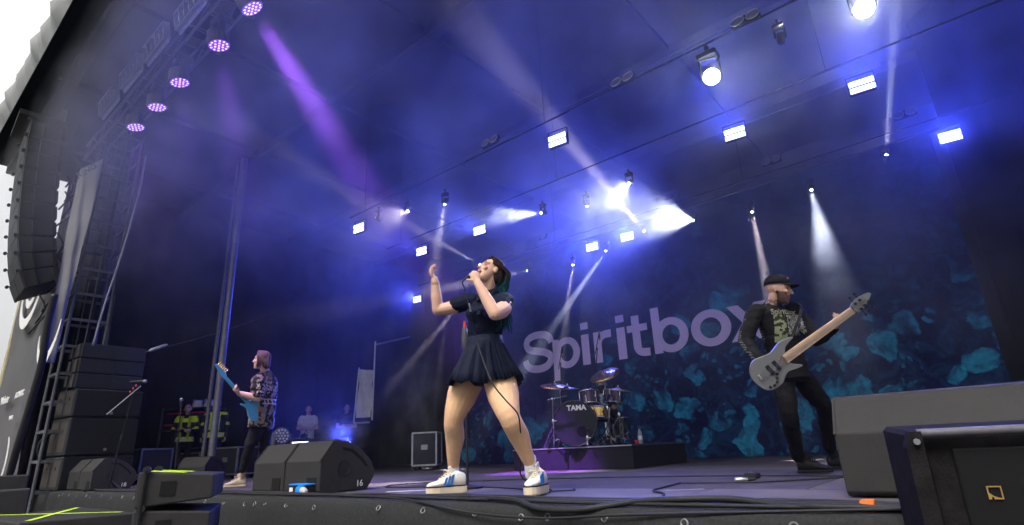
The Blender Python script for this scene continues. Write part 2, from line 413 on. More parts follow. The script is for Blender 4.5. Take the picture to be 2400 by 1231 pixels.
HEADS = [
 ((-4.153, 2.6, 4.542), (-2.936, 0.8, 3.334), 26, 1800, WARM, 'moving head on the front truss throwing a short warm fan down and outward'),
 ((-5.043, 2.6, 4.675), (-6.202, 0.6, 6.292), 10, 900, WARM, 'moving head on the front truss sending a faint warm beam up toward the roof edge'),
 ((-3.183, 2.6, 4.397), (-3.013, 2.2, 3.138), 14, 5000, WARM, 'moving head with a soft beam dropping straight above the raised hand'),
 ((-2.357, 4.3, 4.456), (-2.7, 3, 4.064), 26, 2200, WHITE, 'moving head with a white cone lying sideways between singer and strobe'),
 ((-6.443, 7, 5.056), (-7.017, 5, 5.796), 9, 6500, WARM, 'moving head hidden behind the singer\'s forehead, beam rising outward'),
 ((-4.838, 7, 4.522), (-7.139, 5, 3.981), 9, 14000, WARM, 'moving head beside the singer\'s hair with a flat thin beam'),
 ((-0.559, 4.3, 4.428), (-0.358, 2.6, 3.258), 40, 1000, WHITE, 'brilliant moving head whose wide glow sits above the twin strobes'),
 ((-1.652, 7, 4.603), (-1.547, 3, 5.977), 8, 14000, WARM, 'moving head beside a strobe sending one long lilac beam up to the roof'),
 ((-0.567, 7, 4.545), (-0.797, 5.2, 4.16), 38, 3200, WHITE, 'brightest moving head cone, glowing white above the printed lettering'),
 ((-1.407, 4.3, 4.323), (-1.384, 4.1, 3.308), 12, 1200, WHITE, 'small dim moving head hanging above the glowing white haze'),
 ((-3.536, 7, 4.383), (-3.545, 6.5, 2.867), 7, 9000, WARM, 'moving head with a hair thin beam falling onto the first letter'),
 ((-2.605, 7, 4.481), (-3.864, 6.2, 2.601), 7, 24000, WHITE, 'moving head just under a strobe, clean beam slanting to the letter S'),
 ((0.548, 7, 4.419), (0.676, 6.5, 2.721), 8, 9000, WARM, 'moving head with a thin warm beam falling behind the cap'),
 ((1.598, 7, 4.503), (1.71, 6.2, 3), 18, 3000, WHITE, 'moving head aiming down into the bright smoke puff'),
 ((2.775, 7, 4.644), (3.215, 6, 5.705), 6, 12000, WHITE, 'moving head at the far end pointing a thin beam straight up'),
 ((2.314, 2.6, 4.6), (2.438, 2.4, 5.151), 10, 2500, WHITE, 'tiny moving head high on the front truss pointing up out of view'),
 ((-6.943, 7, 4.378), (-7.651, 5.2, 2.052), 6, 20000, WARM, 'moving head behind the microphone cable, beam slanting to the floor'),
 ((-7.813, 7, 4.048), (-7.691, 6.4, 0.969), 5, 10000, WARM, 'moving head behind the upper arm, faint beam onto the flight case'),
 ((1.5, 2.6, 4.499), (3.155, -3.4, 0.4), 30, 500, WHITE, 'dazzling moving head on the front truss aimed out at the audience'),
 ((3.113, 2.6, 4.495), (3.155, -3.4, 0.4), 34, 1000, WHITE, 'largest dazzling moving head at the top, aimed out at the audience'),
]
for src, tgt, size, power, col, label in HEADS:
    moving_head(src, tgt, size, power, col, label, es=400 if 'dazzling' in label else 60, sc_=0.8 if 'dazzling' in label else 0.42)

# double-bar strobes
BLUE = (0.05, 0.08, 1.0)
def make_strobe():
    D = {}
    b = MB(); b.box((0, 0.05, 0), (0.40, 0.10, 0.24), bev=0.012); D['housing'] = b
    b = MB(); b.box((0, -0.005, 0.062), (0.37, 0.01, 0.095), bev=0.003); D['lamp_bar'] = b
    b = MB(); b.box((0.205, 0.06, 0.08), (0.012, 0.03, 0.3)); b.box((-0.205, 0.06, 0.08), (0.012, 0.03, 0.3)); b.box((0, 0.06, 0.23), (0.42, 0.03, 0.012)); D['bracket'] = b
    return {k: v.mesh(k) for k, v in D.items()}
STR = make_strobe(); STR['housing'].materials.append(black_metal); STR['bracket'].materials.append(black_metal)
STR['lamp_bar'].materials.append(mat('strobe_led', (0.8, 0.8, 0.8), 0.3, 0, 0, emit=(0.30, 0.34, 1.0), estr=9.0))
def strobe(loc, d, power, label, group='double bar blue strobes'):
    root = thing('strobe_light', label, 'stage light', loc, group=group)
    d = Vector(d).normalized(); M = rotm(-d); e = M.to_euler(); root.rotation_euler = e; root.scale = (0.76,) * 3
    part(root, 'housing', STR['housing']); part(root, 'bracket', STR['bracket'])
    part(root, 'lamp_bar', STR['lamp_bar']); part(root, 'lamp_bar', STR['lamp_bar'], loc=(0, 0, -0.124))
    l = bpy.data.lights.new('strobe_glow', 'AREA'); l.shape = 'RECTANGLE'; l.size = 0.37; l.size_y = 0.22; l.energy = power; l.color = BLUE; l.spread = R(115 if loc[1] > 6 else 65)
    o = bpy.data.objects.new('strobe_glow', l); COL.objects.link(o); o.parent = root; o.location = (0, -0.02, 0); o.rotation_euler = (R(-90), 0, 0)
    return root
SD = (0.12, -1.0, -0.06)
for p, lab in [
 ((-0.797, 2.6, 4.601), 'strobe alone above the singer under the lilac beam'), ((-5.677, 2.6, 4.66), 'strobe at the dim outer end of the front truss'),
 ((2.844, 4.3, 4.597), 'strobe directly below the largest dazzling lamp'), ((1.201, 4.3, 4.595), 'strobe below the smaller starry lamp'),
 ((-3.97, 4.3, 4.584), 'strobe over the singer\'s forehead, nearest above her hair'), ((-5.746, 4.3, 4.607), 'strobe hanging just above the raised hand'),
 ((3.643, 7, 4.676), 'strobe at the far end of the rear truss by the dark drape'), ((-2.081, 7, 4.628), 'upper one of two close strobes over the lettering'),
 ((-2.982, 7, 4.635), 'lower one of two close strobes over the lettering'), ((-9.041, 7, 4.644), 'small low strobe beside the singer\'s raised elbow')]:
    strobe(p, SD, {2.6: 9, 4.3: 38, 7.0: 185}[round(p[1], 1)], lab)

# two-lamp audience blinders (unlit) on the trusses
def make_blinder():
    D = {}
    b = MB(); b.box((0, 0.05, 0), (0.42, 0.08, 0.22), bev=0.015); D['housing'] = b
    b = MB(); b.tube([(0.088 * math.cos(a), 0, 0.088 * math.sin(a)) for a in np.linspace(0, 2 * math.pi, 25)[:-1]], 0.008, 6, closed=True); D['rim'] = b
    b = MB(); b.lathe([(0.083, 0.0), (0.05, 0.012), (0.03, 0.014), (0.028, 0.002), (0.012, 0.0)], axis=(0, 1, 0), n=20); D['reflector'] = b
    return {k: v.mesh(k) for k, v in D.items()}
BLN = make_blinder(); BLN['housing'].materials.append(black_metal); BLN['rim'].materials.append(alu); BLN['reflector'].materials.append(mat('dull_reflector', (0.3, 0.3, 0.32), 0.35, 0.8))
def blinder(loc, label):
    r = thing('blinder_light', label, 'stage light', loc, group='unlit twin blinders on the trusses', rot=(R(-20), 0, 0))
    r.scale = (0.85,) * 3; part(r, 'housing', BLN['housing'], scale=(0.9, 0.8, 0.8))
    for s_ in (-1, 1):
        q = part(r, 'rim', BLN['rim'], loc=(s_ * 0.1, -0.002, 0)); part(q, 'reflector', BLN['reflector'])
for p_, lab in (((2.053, 2.3, 4.838), 'unlit twin blinder high above the small starry lamp'), ((0.474, 2.3, 4.833), 'unlit twin blinder in the dim air near the top of the lilac beam'), ((-1.857, 2.3, 4.907), 'faint unlit twin blinder over the singer'),
                ((3.185, 6.7, 5.174), 'clearly seen unlit twin blinder between two strobes'), ((1.118, 6.7, 5.139), 'unlit twin blinder under the strobe of the middle truss'), ((-0.822, 6.7, 5.121), 'unlit twin blinder above the brightest white cone'), ((-4.211, 6.7, 5.159), 'faint unlit twin blinder next to the singer\'s hair')):
    blinder(p_, lab)

# trusses
def truss_x(label, x0, x1, y, z, w=0.35, m=None, step=0.5):
    m = m or dark_alu; r = thing('lighting_truss', label, 'truss', (x0, y, z), group='lighting trusses under the roof'); h = w / 2
    for i in (-1, 1):
        for j in (-1, 1):
            b = MB(); b.cyl((x0, y + i * h, z + j * h), (x1, y + i * h, z + j * h), 0.024, n=8); b.build('chord', m, r, smooth=True)
    L_ = MB(); L_.bar((0, 0, -h), (step, 0, h), 0.018); dm = L_.mesh('diagonal'); dm.materials.append(m)
    L_ = MB(); L_.bar((0, -h, 0), (0, h, 0), 0.018); cm = L_.mesh('cross_tube'); cm.materials.append(m)
    n_ = int((x1 - x0) / step)
    for k in range(n_):
        for i in (-1, 1):
            part(r, 'diagonal', dm, loc=(k * step if k % 2 == 0 else (k + 1) * step, i * h, 0), rot=(0, 0, 0 if k % 2 == 0 else math.pi))
        part(r, 'cross_tube', cm, loc=(k * step, 0, -h)); part(r, 'cross_tube', cm, loc=(k * step, 0, h))
    return r
def light_bar(label, x0, x1, y, z):
    r = thing('lighting_bar', label, 'lighting bar', (x0, y, z), group='lighting bars under the roof')
    b = MB(); b.cyl((x0, y, z), (x1, y, z), 0.014, n=8); b.build('tube', truss_blk, r, smooth=True)
    for x_ in np.arange(x0 + 0.5, x1, 4.5):
        b = MB(); b.cyl((x_, y, z), (x_, y, 7.4), 0.004, n=6); b.build('hanger_wire', truss_blk, r)
truss_blk = mat('black_truss', (0.012, 0.012, 0.013), 0.6, 0.2)
light_bar('dark lighting bar carrying the dazzling lamps', -6.0, 4.2, 2.6, 4.98)
light_bar('dark lighting bar carrying the middle row of strobes', -7.0, 5.0, 4.3, 5.0)
light_bar('dark lighting bar just in front of the printed backdrop', -9.0, 5.0, 7.0, 5.05)
truss_x('front truss with purple wash lamps along the roof edge', -11.0, -1.0, -0.82, 7.05, m=tow_m)

# purple LED wash heads on the front truss
PUR = (0.42, 0.12, 1.0)
def make_wash():
    D = {}
    b = MB(); b.lathe([(0.07, -0.24), (0.13, -0.22), (0.155, -0.12), (0.165, 0.0), (0.16, 0.012)], axis=(0, 1, 0), n=22); D['lamp_head'] = b
    b = MB()
    for sx in (-1, 1): b.box((sx * 0.19, 0, 0.14), (0.035, 0.10, 0.36), bev=0.012)
    b.box((0, 0, 0.31), (0.40, 0.11, 0.035), bev=0.01); D['yoke'] = b
    b = MB(); b.box((0, 0, 0.40), (0.32, 0.24, 0.13), bev=0.02); D['base'] = b
    b = MB(); b.lathe([(0.15, 0.013), (0.15, 0.018)], axis=(0, 1, 0), n=22); D['face_plate'] = b
    b = MB(); pts = [(0, 0)] + [(0.06 * math.cos(a), 0.06 * math.sin(a)) for a in np.arange(6) * math.pi / 3] + [(0.118 * math.cos(a), 0.118 * math.sin(a)) for a in np.arange(12) * math.pi / 6]
    for (a, c) in pts: b.lathe([(0.017, 0.019), (0.012, 0.024)], c=(a, 0, c), axis=(0, 1, 0), n=8)
    D['led_cells'] = b
    return {k: v.mesh(k) for k, v in D.items()}
WSH = make_wash()
for k in ('lamp_head', 'yoke', 'base'): WSH[k].materials.append(mat('wash_housing', (0.07, 0.07, 0.075), 0.5, 0.1))
WSH['face_plate'].materials.append(mat('wash_face', (0.1, 0.05, 0.2), 0.3, 0, 0, emit=(0.25, 0.06, 0.75), estr=0.6))
WSH['led_cells'].materials.append(mat('wash_led', (0.8, 0.7, 0.9), 0.3, 0, 0, emit=(0.75, 0.45, 1.0), estr=2.5))
def wash(loc, tgt, power, size, label, group='purple wash lamps along the front truss'):
    d = (Vector(tgt) - Vector(loc)).normalized(); r = thing('wash_light', label, 'stage light', loc, group=group)
    yaw = math.atan2(-d.x, d.y); el = math.asin(d.z); E = (Matrix.Rotation(yaw, 3, 'Z') @ Matrix.Rotation(el, 3, 'X')).to_euler()
    part(r, 'base', WSH['base']); part(r, 'yoke', WSH['yoke'], rot=(0, 0, yaw)); h = part(r, 'lamp_head', WSH['lamp_head'], rot=E)
    part(h, 'face_plate', WSH['face_plate']); q = part(h, 'led_cells', WSH['led_cells']); q['kind'] = 'stuff'
    if power: spot('purple_beam', r, d * 0.05, d, power, size, 0.7, PUR, 0.12)
for p_, tg, pw, sz, lab in (((-8.227, -0.8, 6.583), (-7.6, 0.6, 0.0), 900, 22, 'lowest purple wash lamp on the front truss'), ((-7.099, -0.8, 6.499), (-6.8, 0.6, 0.0), 600, 22, 'second purple wash lamp up from the low end of the truss'),
    ((-6.086, -0.8, 6.507), (-5.6, 0.8, 0.0), 700, 22, 'middle purple wash lamp of the front truss'), ((-4.554, -0.8, 6.389), (-4.0, 0.8, 0.0), 2500, 20, 'purple wash lamp below the one with the strong beam'),
    ((-3.519, -0.8, 6.431), (-2.2, 3.2, 0.5), 26000, 13, 'topmost purple wash lamp throwing the strong violet beam')):
    wash(p_, tg, pw, sz, lab)

# open frame batten lamps on the roof side of the front truss
def make_batten():
    D = {}
    fr = MB(); fr.box((0, 0, 0.16), (0.92, 0.10, 0.02)); D['frame_rail'] = fr
    fr = MB(); fr.box((0, 0.02, -0.12), (0.92, 0.03, 0.09)); D['visor'] = fr
    fr = MB(); fr.box((0, 0, 0.02), (0.022, 0.10, 0.28)); D['divider'] = fr
    fr = MB(); fr.lathe([(0.02, -0.1), (0.035, 0), (0.02, 0.1)], n=10); D['lamp_tube'] = fr
    return {k: v.mesh(k) for k, v in D.items()}
BAT = make_batten()
for k in ('frame_rail', 'divider'): BAT[k].materials.append(mat('batten_grey', (0.22, 0.23, 0.24), 0.5, 0.3))
BAT['visor'].materials.append(mat('batten_visor', (0.3, 0.31, 0.31), 0.6)); BAT['lamp_tube'].materials.append(alu)
for p_, lab in (((-8.445, -1.25, 7.014), 'lowest open frame batten lamp near the tower head'), ((-7.237, -1.25, 7.04), 'second open frame batten lamp up the front truss'), ((-6, -1.25, 6.95), 'third open frame batten lamp up the front truss'), ((-4.593, -1.25, 6.779), 'topmost open frame batten lamp cut by the picture border')):
    r = thing('batten_light', lab, 'stage light', p_, group='open frame battens on the front truss', rot=(R(12), 0, 0))
    part(r, 'frame_rail', BAT['frame_rail']); part(r, 'frame_rail', BAT['frame_rail'], loc=(0, 0, -0.27)); part(r, 'visor', BAT['visor'])
    for k in range(6): part(r, 'divider', BAT['divider'], loc=(-0.449 + 0.1796 * k, 0, 0))
    for k in range(5): part(r, 'lamp_tube', BAT['lamp_tube'], loc=(-0.36 + 0.18 * k, 0.01, 0.05))

# thicker puffs of smoke drifting through the beams
pf = bpy.data.materials.new('smoke_puff'); pf.use_nodes = True; t = pf.node_tree; t.nodes.clear(); so = t.nodes.new('ShaderNodeOutputMaterial'); pv = t.nodes.new('ShaderNodeVolumePrincipled'); pv.inputs['Color'].default_value = (0.95, 0.96, 1, 1); pv.inputs['Anisotropy'].default_value = 0.1
t.links.new(pv.outputs['Volume'], so.inputs['Volume']); tcp = t.nodes.new('ShaderNodeTexCoord'); nzp = t.nodes.new('ShaderNodeTexNoise'); nzp.inputs['Scale'].default_value = 2.4; nzp.inputs['Detail'].default_value = 5; nzp.inputs['Roughness'].default_value = .6
gr = t.nodes.new('ShaderNodeVectorMath'); gr.operation = 'LENGTH'; t.links.new(tcp.outputs['Object'], gr.inputs[0]); t.links.new(tcp.outputs['Object'], nzp.inputs['Vector'])
fd = t.nodes.new('ShaderNodeMapRange'); fd.inputs['From Min'].default_value = 1.0; fd.inputs['From Max'].default_value = 0.1; fd.interpolation_type = 'SMOOTHSTEP'; t.links.new(gr.outputs['Value'], fd.inputs['Value'])
nr_ = t.nodes.new('ShaderNodeMapRange'); nr_.inputs['From Min'].default_value = .42; nr_.inputs['From Max'].default_value = .62; nr_.inputs['To Max'].default_value = 0.55; t.links.new(nzp.outputs['Fac'], nr_.inputs['Value'])
ml_ = t.nodes.new('ShaderNodeMath'); ml_.operation = 'MULTIPLY'; t.links.new(fd.outputs[0], ml_.inputs[0]); t.links.new(nr_.outputs[0], ml_.inputs[1]); t.links.new(ml_.outputs[0], pv.inputs['Density'])
pf.cycles.volume_sampling = 'EQUIANGULAR'; pf.cycles.volume_step_rate = 2.0
pb = MB(); pb.ell((0, 0, 0), (1, 0, 0), (0, 1, 0), (0, 0, 1), n=20, m=12); pm = pb.mesh('smoke_puff'); pm.materials.append(pf)
for p_, sc, rz in (((1.714, 6.35, 3.416), (0.75, 0.55, 0.75), 0.3), ((-0.904, 6.2, 4.495), (1.35, 1.2, 0.8), 0.2), ((-0.68, 3.5, 3.81), (0.95, 0.9, 0.6), 0.5), ((-2.78, 3.6, 4.326), (0.95, 0.7, 0.5), 0.1), ((1.266, 2.8, 4.622), (0.28, 0.22, 0.25), 1.0), ((-6.92, 3.163, 0.762), (1.0, 0.8, 0.6), 0.0), ((-5.872, 4.402, 1.457), (0.9, 0.9, 1.4), 0.0)):
    o = bpy.data.objects.new('smoke_puff', pm); COL.objects.link(o); o.location = p_; o.scale = sc; o.rotation_euler = (rz, rz * .7, rz * 2); tag(o, kind='stuff')

# ================================================================ BACKDROP WITH PRINTED LETTERING
bd = bpy.data.materials.new('backdrop_print'); bd.use_nodes = True; t = bd.node_tree; p = t.nodes['Principled BSDF']; p.inputs['Roughness'].default_value = 0.8; p.inputs['Specular IOR Level'].default_value = 0.04
L = t.links.new; N = t.nodes.new
tc = N('ShaderNodeTexCoord'); mp = N('ShaderNodeMapping'); L(tc.outputs['Object'], mp.inputs[0])
wrp = N('ShaderNodeTexNoise'); wrp.inputs['Scale'].default_value = 1.6; wrp.inputs['Detail'].default_value = 5; L(mp.outputs[0], wrp.inputs['Vector'])
vm = N('ShaderNodeVectorMath'); vm.operation = 'MULTIPLY_ADD'; L(wrp.outputs['Color'], vm.inputs[0]); vm.inputs[1].default_value = (0.7, 0.7, 0.7); L(mp.outputs[0], vm.inputs[2])
vo = N('ShaderNodeTexVoronoi'); vo.feature = 'SMOOTH_F1'; vo.inputs['Scale'].default_value = 1.9; vo.inputs['Smoothness'].default_value = 0.12; L(vm.outputs[0], vo.inputs['Vector'])
blob1 = N('ShaderNodeMapRange'); blob1.inputs['From Min'].default_value = 0.46; blob1.inputs['From Max'].default_value = 0.41; L(vo.outputs['Distance'], blob1.inputs['Value'])
vo2 = N('ShaderNodeTexVoronoi'); vo2.feature = 'SMOOTH_F1'; vo2.inputs['Scale'].default_value = 5.2; vo2.inputs['Smoothness'].default_value = 0.1; L(vm.outputs[0], vo2.inputs['Vector'])
blob2 = N('ShaderNodeMapRange'); blob2.inputs['From Min'].default_value = 0.34; blob2.inputs['From Max'].default_value = 0.22; blob2.inputs['To Max'].default_value = 0.75; L(vo2.outputs['Distance'], blob2.inputs['Value'])
pat = N('ShaderNodeTexNoise'); pat.inputs['Scale'].default_value = 0.9; pat.inputs['Detail'].default_value = 4; L(mp.outputs[0], pat.inputs['Vector'])
pr_ = N('ShaderNodeMapRange'); pr_.inputs['From Min'].default_value = 0.46; pr_.inputs['From Max'].default_value = 0.54; L(pat.outputs['Fac'], pr_.inputs['Value'])
blob = N('ShaderNodeMix'); blob.data_type = 'FLOAT'; L(pr_.outputs[0], blob.inputs[0]); L(blob2.outputs[0], blob.inputs[2]); L(blob1.outputs[0], blob.inputs[3])
big = N('ShaderNodeTexNoise'); big.inputs['Scale'].default_value = 0.42; big.inputs['Detail'].default_value = 1.5; L(mp.outputs[0], big.inputs['Vector'])
sx = N('ShaderNodeSeparateXYZ'); L(tc.outputs['Object'], sx.inputs[0])
zlow = N('ShaderNodeMapRange'); zlow.inputs['From Min'].default_value = 3.0; zlow.inputs['From Max'].default_value = 0.6; zlow.inputs['To Min'].default_value = -0.13; zlow.inputs['To Max'].default_value = 0.16; L(sx.outputs['Z'], zlow.inputs['Value'])
xr = N('ShaderNodeMapRange'); xr.inputs['From Min'].default_value = -7.0; xr.inputs['From Max'].default_value = 1.5; xr.inputs['To Min'].default_value = -0.15; xr.inputs['To Max'].default_value = 0.08; L(sx.outputs['X'], xr.inputs['Value'])
a1 = N('ShaderNodeMath'); a1.operation = 'ADD'; L(big.outputs['Fac'], a1.inputs[0]); L(zlow.outputs[0], a1.inputs[1])
a2 = N('ShaderNodeMath'); a2.operation = 'ADD'; L(a1.outputs[0], a2.inputs[0]); L(xr.outputs[0], a2.inputs[1])
reg = N('ShaderNodeMapRange'); reg.inputs['From Min'].default_value = 0.44; reg.inputs['From Max'].default_value = 0.60; reg.interpolation_type = 'SMOOTHSTEP'; L(a2.outputs[0], reg.inputs['Value'])
mk = N('ShaderNodeMath'); mk.operation = 'MULTIPLY'; L(blob.outputs[0], mk.inputs[0]); L(reg.outputs[0], mk.inputs[1])
# the rocks' own painted modelling
fine = N('ShaderNodeTexNoise'); fine.inputs['Scale'].default_value = 6.5; fine.inputs['Detail'].default_value = 7; fine.inputs['Roughness'].default_value = 0.6; L(vm.outputs[0], fine.inputs['Vector'])
rk = N('ShaderNodeValToRGB'); rk.color_ramp.elements[0].position = 0.30; rk.color_ramp.elements[0].color = (0.004, 0.03, 0.10, 1); rk.color_ramp.elements[1].position = 0.68; rk.color_ramp.elements[1].color = (0.02, 0.38, 0.56, 1); L(fine.outputs['Fac'], rk.inputs['Fac'])
# dark ground with thin teal veins
fn2 = N('ShaderNodeTexNoise'); fn2.inputs['Scale'].default_value = 3.2; fn2.inputs['Detail'].default_value = 9; fn2.inputs['Roughness'].default_value = 0.72; fn2.inputs['Distortion'].default_value = 1.2; L(mp.outputs[0], fn2.inputs['Vector'])
gd = N('ShaderNodeValToRGB'); e = gd.color_ramp.elements; e[0].position = 0.46; e[0].color = (0.004, 0.007, 0.05, 1); e[1].position = 0.74; e[1].color = (0.006, 0.08, 0.18, 1); L(fn2.outputs['Fac'], gd.inputs['Fac'])
mx = N('ShaderNodeMix'); mx.data_type = 'RGBA'; L(mk.outputs[0], mx.inputs['Factor']); L(gd.outputs[0], mx.inputs['A']); L(rk.outputs[0], mx.inputs['B']); L(mx.outputs['Result'], p.inputs['Base Color'])
back = thing('stage_backdrop', 'huge dark blue printed backdrop of teal rocks behind the drum kit', 'backdrop', (-2.1, 7.4, 0.02))
b = MB(); nx, nz = 80, 12; x0, x1, z1 = -7.7, 3.42, 5.0; P = []
for i in range(nx + 1):
    for k in range(nz + 1):
        x = x0 + (x1 - x0) * i / nx; z = z1 * k / nz
        P.append((x, 7.40 + 0.012 * math.sin(x * 2.1 + z * .3) + 0.006 * math.sin(z * 3 + x), z + 0.02))
F = [(i * (nz + 1) + k, (i + 1) * (nz + 1) + k, (i + 1) * (nz + 1) + k + 1, i * (nz + 1) + k + 1) for i in range(nx) for k in range(nz)]
b.add(P, F)
cl = b.build('printed_cloth', bd, back, smooth='all', fix=False); cl.location = (0, 0, 0)
b = MB(); b.cyl((x0 - .2, 7.45, 5.05), (x1 + .2, 7.45, 5.05), 0.03); b.build('top_bar', dark_alu, back)
let_m = mat('lilac_print', (0.74, 0.62, 0.95), 0.8, 0, 0.10, 0.8, spec=0.04)
LZ, LY, XH, CH, ST = 2.07, 7.372, 0.70, 0.97, 0.185
class Glyph:
    """bold grotesque letter: overlapping strokes, each a hair's depth apart"""
    def __init__(g): g.b = MB(); g.k = 0
    def poly(g, pts):
        g.k += 1; g.b.prism(pts, (0, LY - 0.0015 * g.k, LZ), (1, 0, 0), (0, 0, 1), (0, 0.0012, 0))
    def stem(g, x0, x1, z0, z1): g.poly([(x0, z0), (x1, z0), (x1, z1), (x0, z1)])
    def ring(g, cx, cz, rx, rz, t, tz):
        g.k += 1; y = LY - 0.0015 * g.k; P = []; n = 40
        for k in range(n):
            a = 2 * math.pi * k / n; c, s_ = math.cos(a), math.sin(a)
            P += [(cx + rx * c, y, LZ + cz + rz * s_), (cx + (rx - t) * c, y, LZ + cz + (rz - tz) * s_)]
        g.b.add(P, [(2 * k, 2 * ((k + 1) % n), 2 * ((k + 1) % n) + 1, 2 * k + 1) for k in range(n)])
    def stroke(g, pts, w):
        g.k += 1; y = LY - 0.0015 * g.k; Q = smoothpath([(x_, 0, z_) for x_, z_ in pts], 6); P = []
        for i, q in enumerate(Q):
            d = (Q[min(i + 1, len(Q) - 1)] - Q[max(i - 1, 0)]).normalized(); nn_ = Vector((-d.z, 0, d.x)) * w / 2
            P += [(q.x + nn_.x, y, LZ + q.z + nn_.z), (q.x - nn_.x, y, LZ + q.z - nn_.z)]
        g.b.add(P, [(2 * i, 2 * i + 1, 2 * i + 3, 2 * i + 2) for i in range(len(Q) - 1)])
    def done(g, ch): tag(g.b.build('letter', let_m, back, fix=False), 'printed letter ' + ch)
g = Glyph(); x = -5.48; g.stroke([(x + a_, c_) for a_, c_ in [(.90, .66), (.85, .78), (.72, .87), (.50, .895), (.28, .865), (.155, .77), (.155, .645), (.26, .555), (.48, .50), (.70, .44), (.84, .355), (.855, .235), (.76, .13), (.60, .078), (.44, .075), (.25, .11), (.13, .20), (.09, .32)]], .178); g.done('S')
g = Glyph(); x = -4.55; g.stem(x, x + ST, -.27, XH - .01); g.ring(x + .40, XH / 2, .365, XH / 2 + .012, ST, .155); g.done('p')
g = Glyph(); x = -3.73; g.stem(x, x + ST + .02, 0, XH - .01); g.stem(x, x + ST + .02, CH - .165, CH - .005); g.done('i')
g = Glyph(); x = -3.40; g.stem(x, x + ST + .01, 0, XH - .01); g.stroke([(x + .10, .36), (x + .15, .52), (x + .27, .605), (x + .46, .612)], .17); g.done('r')
g = Glyph(); x = -2.80; g.stem(x, x + ST + .02, 0, XH - .01); g.stem(x, x + ST + .02, CH - .165, CH - .005); g.done('i')
g = Glyph(); x = -2.42; g.stem(x, x + ST, .17, CH - .08); g.stem(x - .12, x + .36, XH - .16, XH - .012); g.stroke([(x + .0925, .32), (x + .10, .17), (x + .19, .09), (x + .37, .075)], .165); g.done('t')
g = Glyph(); x = -1.95; g.stem(x, x + ST, 0, CH); g.ring(x + .40, XH / 2, .375, XH / 2 + .012, ST, .155); g.done('b')
g = Glyph(); g.ring(-.72, XH / 2, .40, XH / 2 + .014, .19, .158); g.done('o')
g = Glyph(); x = -.36; g.poly([(x, XH - .01), (x + .22, XH - .01), (x + .74, 0), (x + .51, 0)]); g.poly([(x + .52, XH - .01), (x + .74, XH - .01), (x + .22, 0), (x, 0)]); g.done('x')

# ================================================================ FRONT OF THE STAGE
skirt_m = mat('skirt_gauze', (0.030, 0.031, 0.032), 0.95, 0, 0.35, 60, 0.5, 400, spec=0.1)
sk = thing('stage_skirt', 'black woven skirt hanging over the stage edge with metal eyelets', 'skirt', (-3.6, -0.6, -0.02))
b = MB(); P = []; xs = np.linspace(-15, 7.8, 230)
prof = [(-0.36, 0.006), (-0.52, 0.010), (-0.578, 0.002), (-0.60, -0.03), (-0.605, -0.10), (-0.612, -0.16), (-0.615, -0.5), (-0.62, -1.33)]
for x in xs:
    for k, (y, z) in enumerate(prof):
        wv = (0.010 * math.sin(x * 5.1) + 0.008 * math.sin(x * 13.7 + 2)) * (0, .2, .4, .8, 1.4, 1.6, 2, 2.5)[k]
        P.append((x, y - abs(wv) * 0.8, z + (0.3 * wv if k < 5 else 0)))
nk = len(prof)
b.add(P, [(i * nk + k, i * nk + k + 1, (i + 1) * nk + k + 1, (i + 1) * nk + k) for i in range(len(xs) - 1) for k in range(nk - 1)])
b.build('cloth', skirt_m, sk, smooth='all', fix=False)
ey = MB(); ey.tube([(0.018 * math.cos(a), -0.004, 0.018 * math.sin(a)) for a in np.linspace(0, 2 * math.pi, 13)[:-1]], 0.0045, 6, closed=True); eym = ey.mesh('eyelet'); eym.materials.append(mat('eyelet_metal', (0.22, 0.22, 0.23), 0.5, 0.6))
x = -9.3
while x < 4.2:
    q = part(sk, 'eyelet', eym, loc=(x + 3.6, -0.0195 if False else -0.004, -0.025 + random.uniform(-0.012, 0.006)), rot=(R(random.uniform(-35, -10)), R(random.uniform(-30, 30)), 0), scale=(1, 1, 1.0))
    x += random.choice((0.2, 0.38, 0.45, 0.5))

# cables lying along the edge
def cable(pts, r, label, name='stage_cable', m=None, group='cables lying along the stage edge', sub=6):
    b = MB(); b.tube(smoothpath(pts, sub), r, 8); o = b.build(name, m or cable_m, smooth='all'); tag(o, label, 'cable', group); return o
def wav(x0, x1, y, r, amp, step=0.45, z=0.0):
    pts = []; x = x0
    while x < x1 + 0.01:
        pts.append((x, y + random.uniform(-amp, amp), r + 0.012 + z + random.uniform(0, 0.004))); x += step
    return pts
cable(wav(-9, 5.0, -0.36, 0.014, 0.05), 0.014, 'thick black cable running the whole stage edge behind the others')
cable(wav(-8.6, 4.8, -0.43, 0.011, 0.04), 0.011, 'thinner black cable in front of the thick one along the edge')
cable(wav(-4.5, 5.2, -0.28, 0.012, 0.06), 0.012, 'black cable wandering nearest the performers\' feet')
cable(wav(-9.6, -3.2, -0.30, 0.009, 0.10), 0.009, 'thin tangled cable in front of the outer wedge pair')
cable(wav(0.2, 5.0, -0.50, 0.012, 0.03), 0.010, 'lowest thin cable drooping along the eyelets')
cable([(0.25, -0.42, 0.03), (0.75, -0.56, 0.035), (1.0, -0.63, 0.0), (1.28, -0.62, 0.0), (1.55, -0.52, 0.035), (1.8, -0.50, 0.05), (2.05, -0.44, 0.05), (2.3, -0.47, 0.03), (2.5, -0.5, 0.03), (3.2, -0.46, 0.03), (4.2, -0.5, 0.03)], 0.017, 'fat black multicore looping below the white trainers')
cable([(-0.8, -0.50, 0.03), (-0.2, -0.58, 0.02), (0.4, -0.635, -0.035), (1.0, -0.645, -0.05), (1.5, -0.63, -0.02), (2.2, -0.58, 0.01), (2.8, -0.50, 0.03)], 0.007, 'slim flat strap of cable crossing the eyelets')
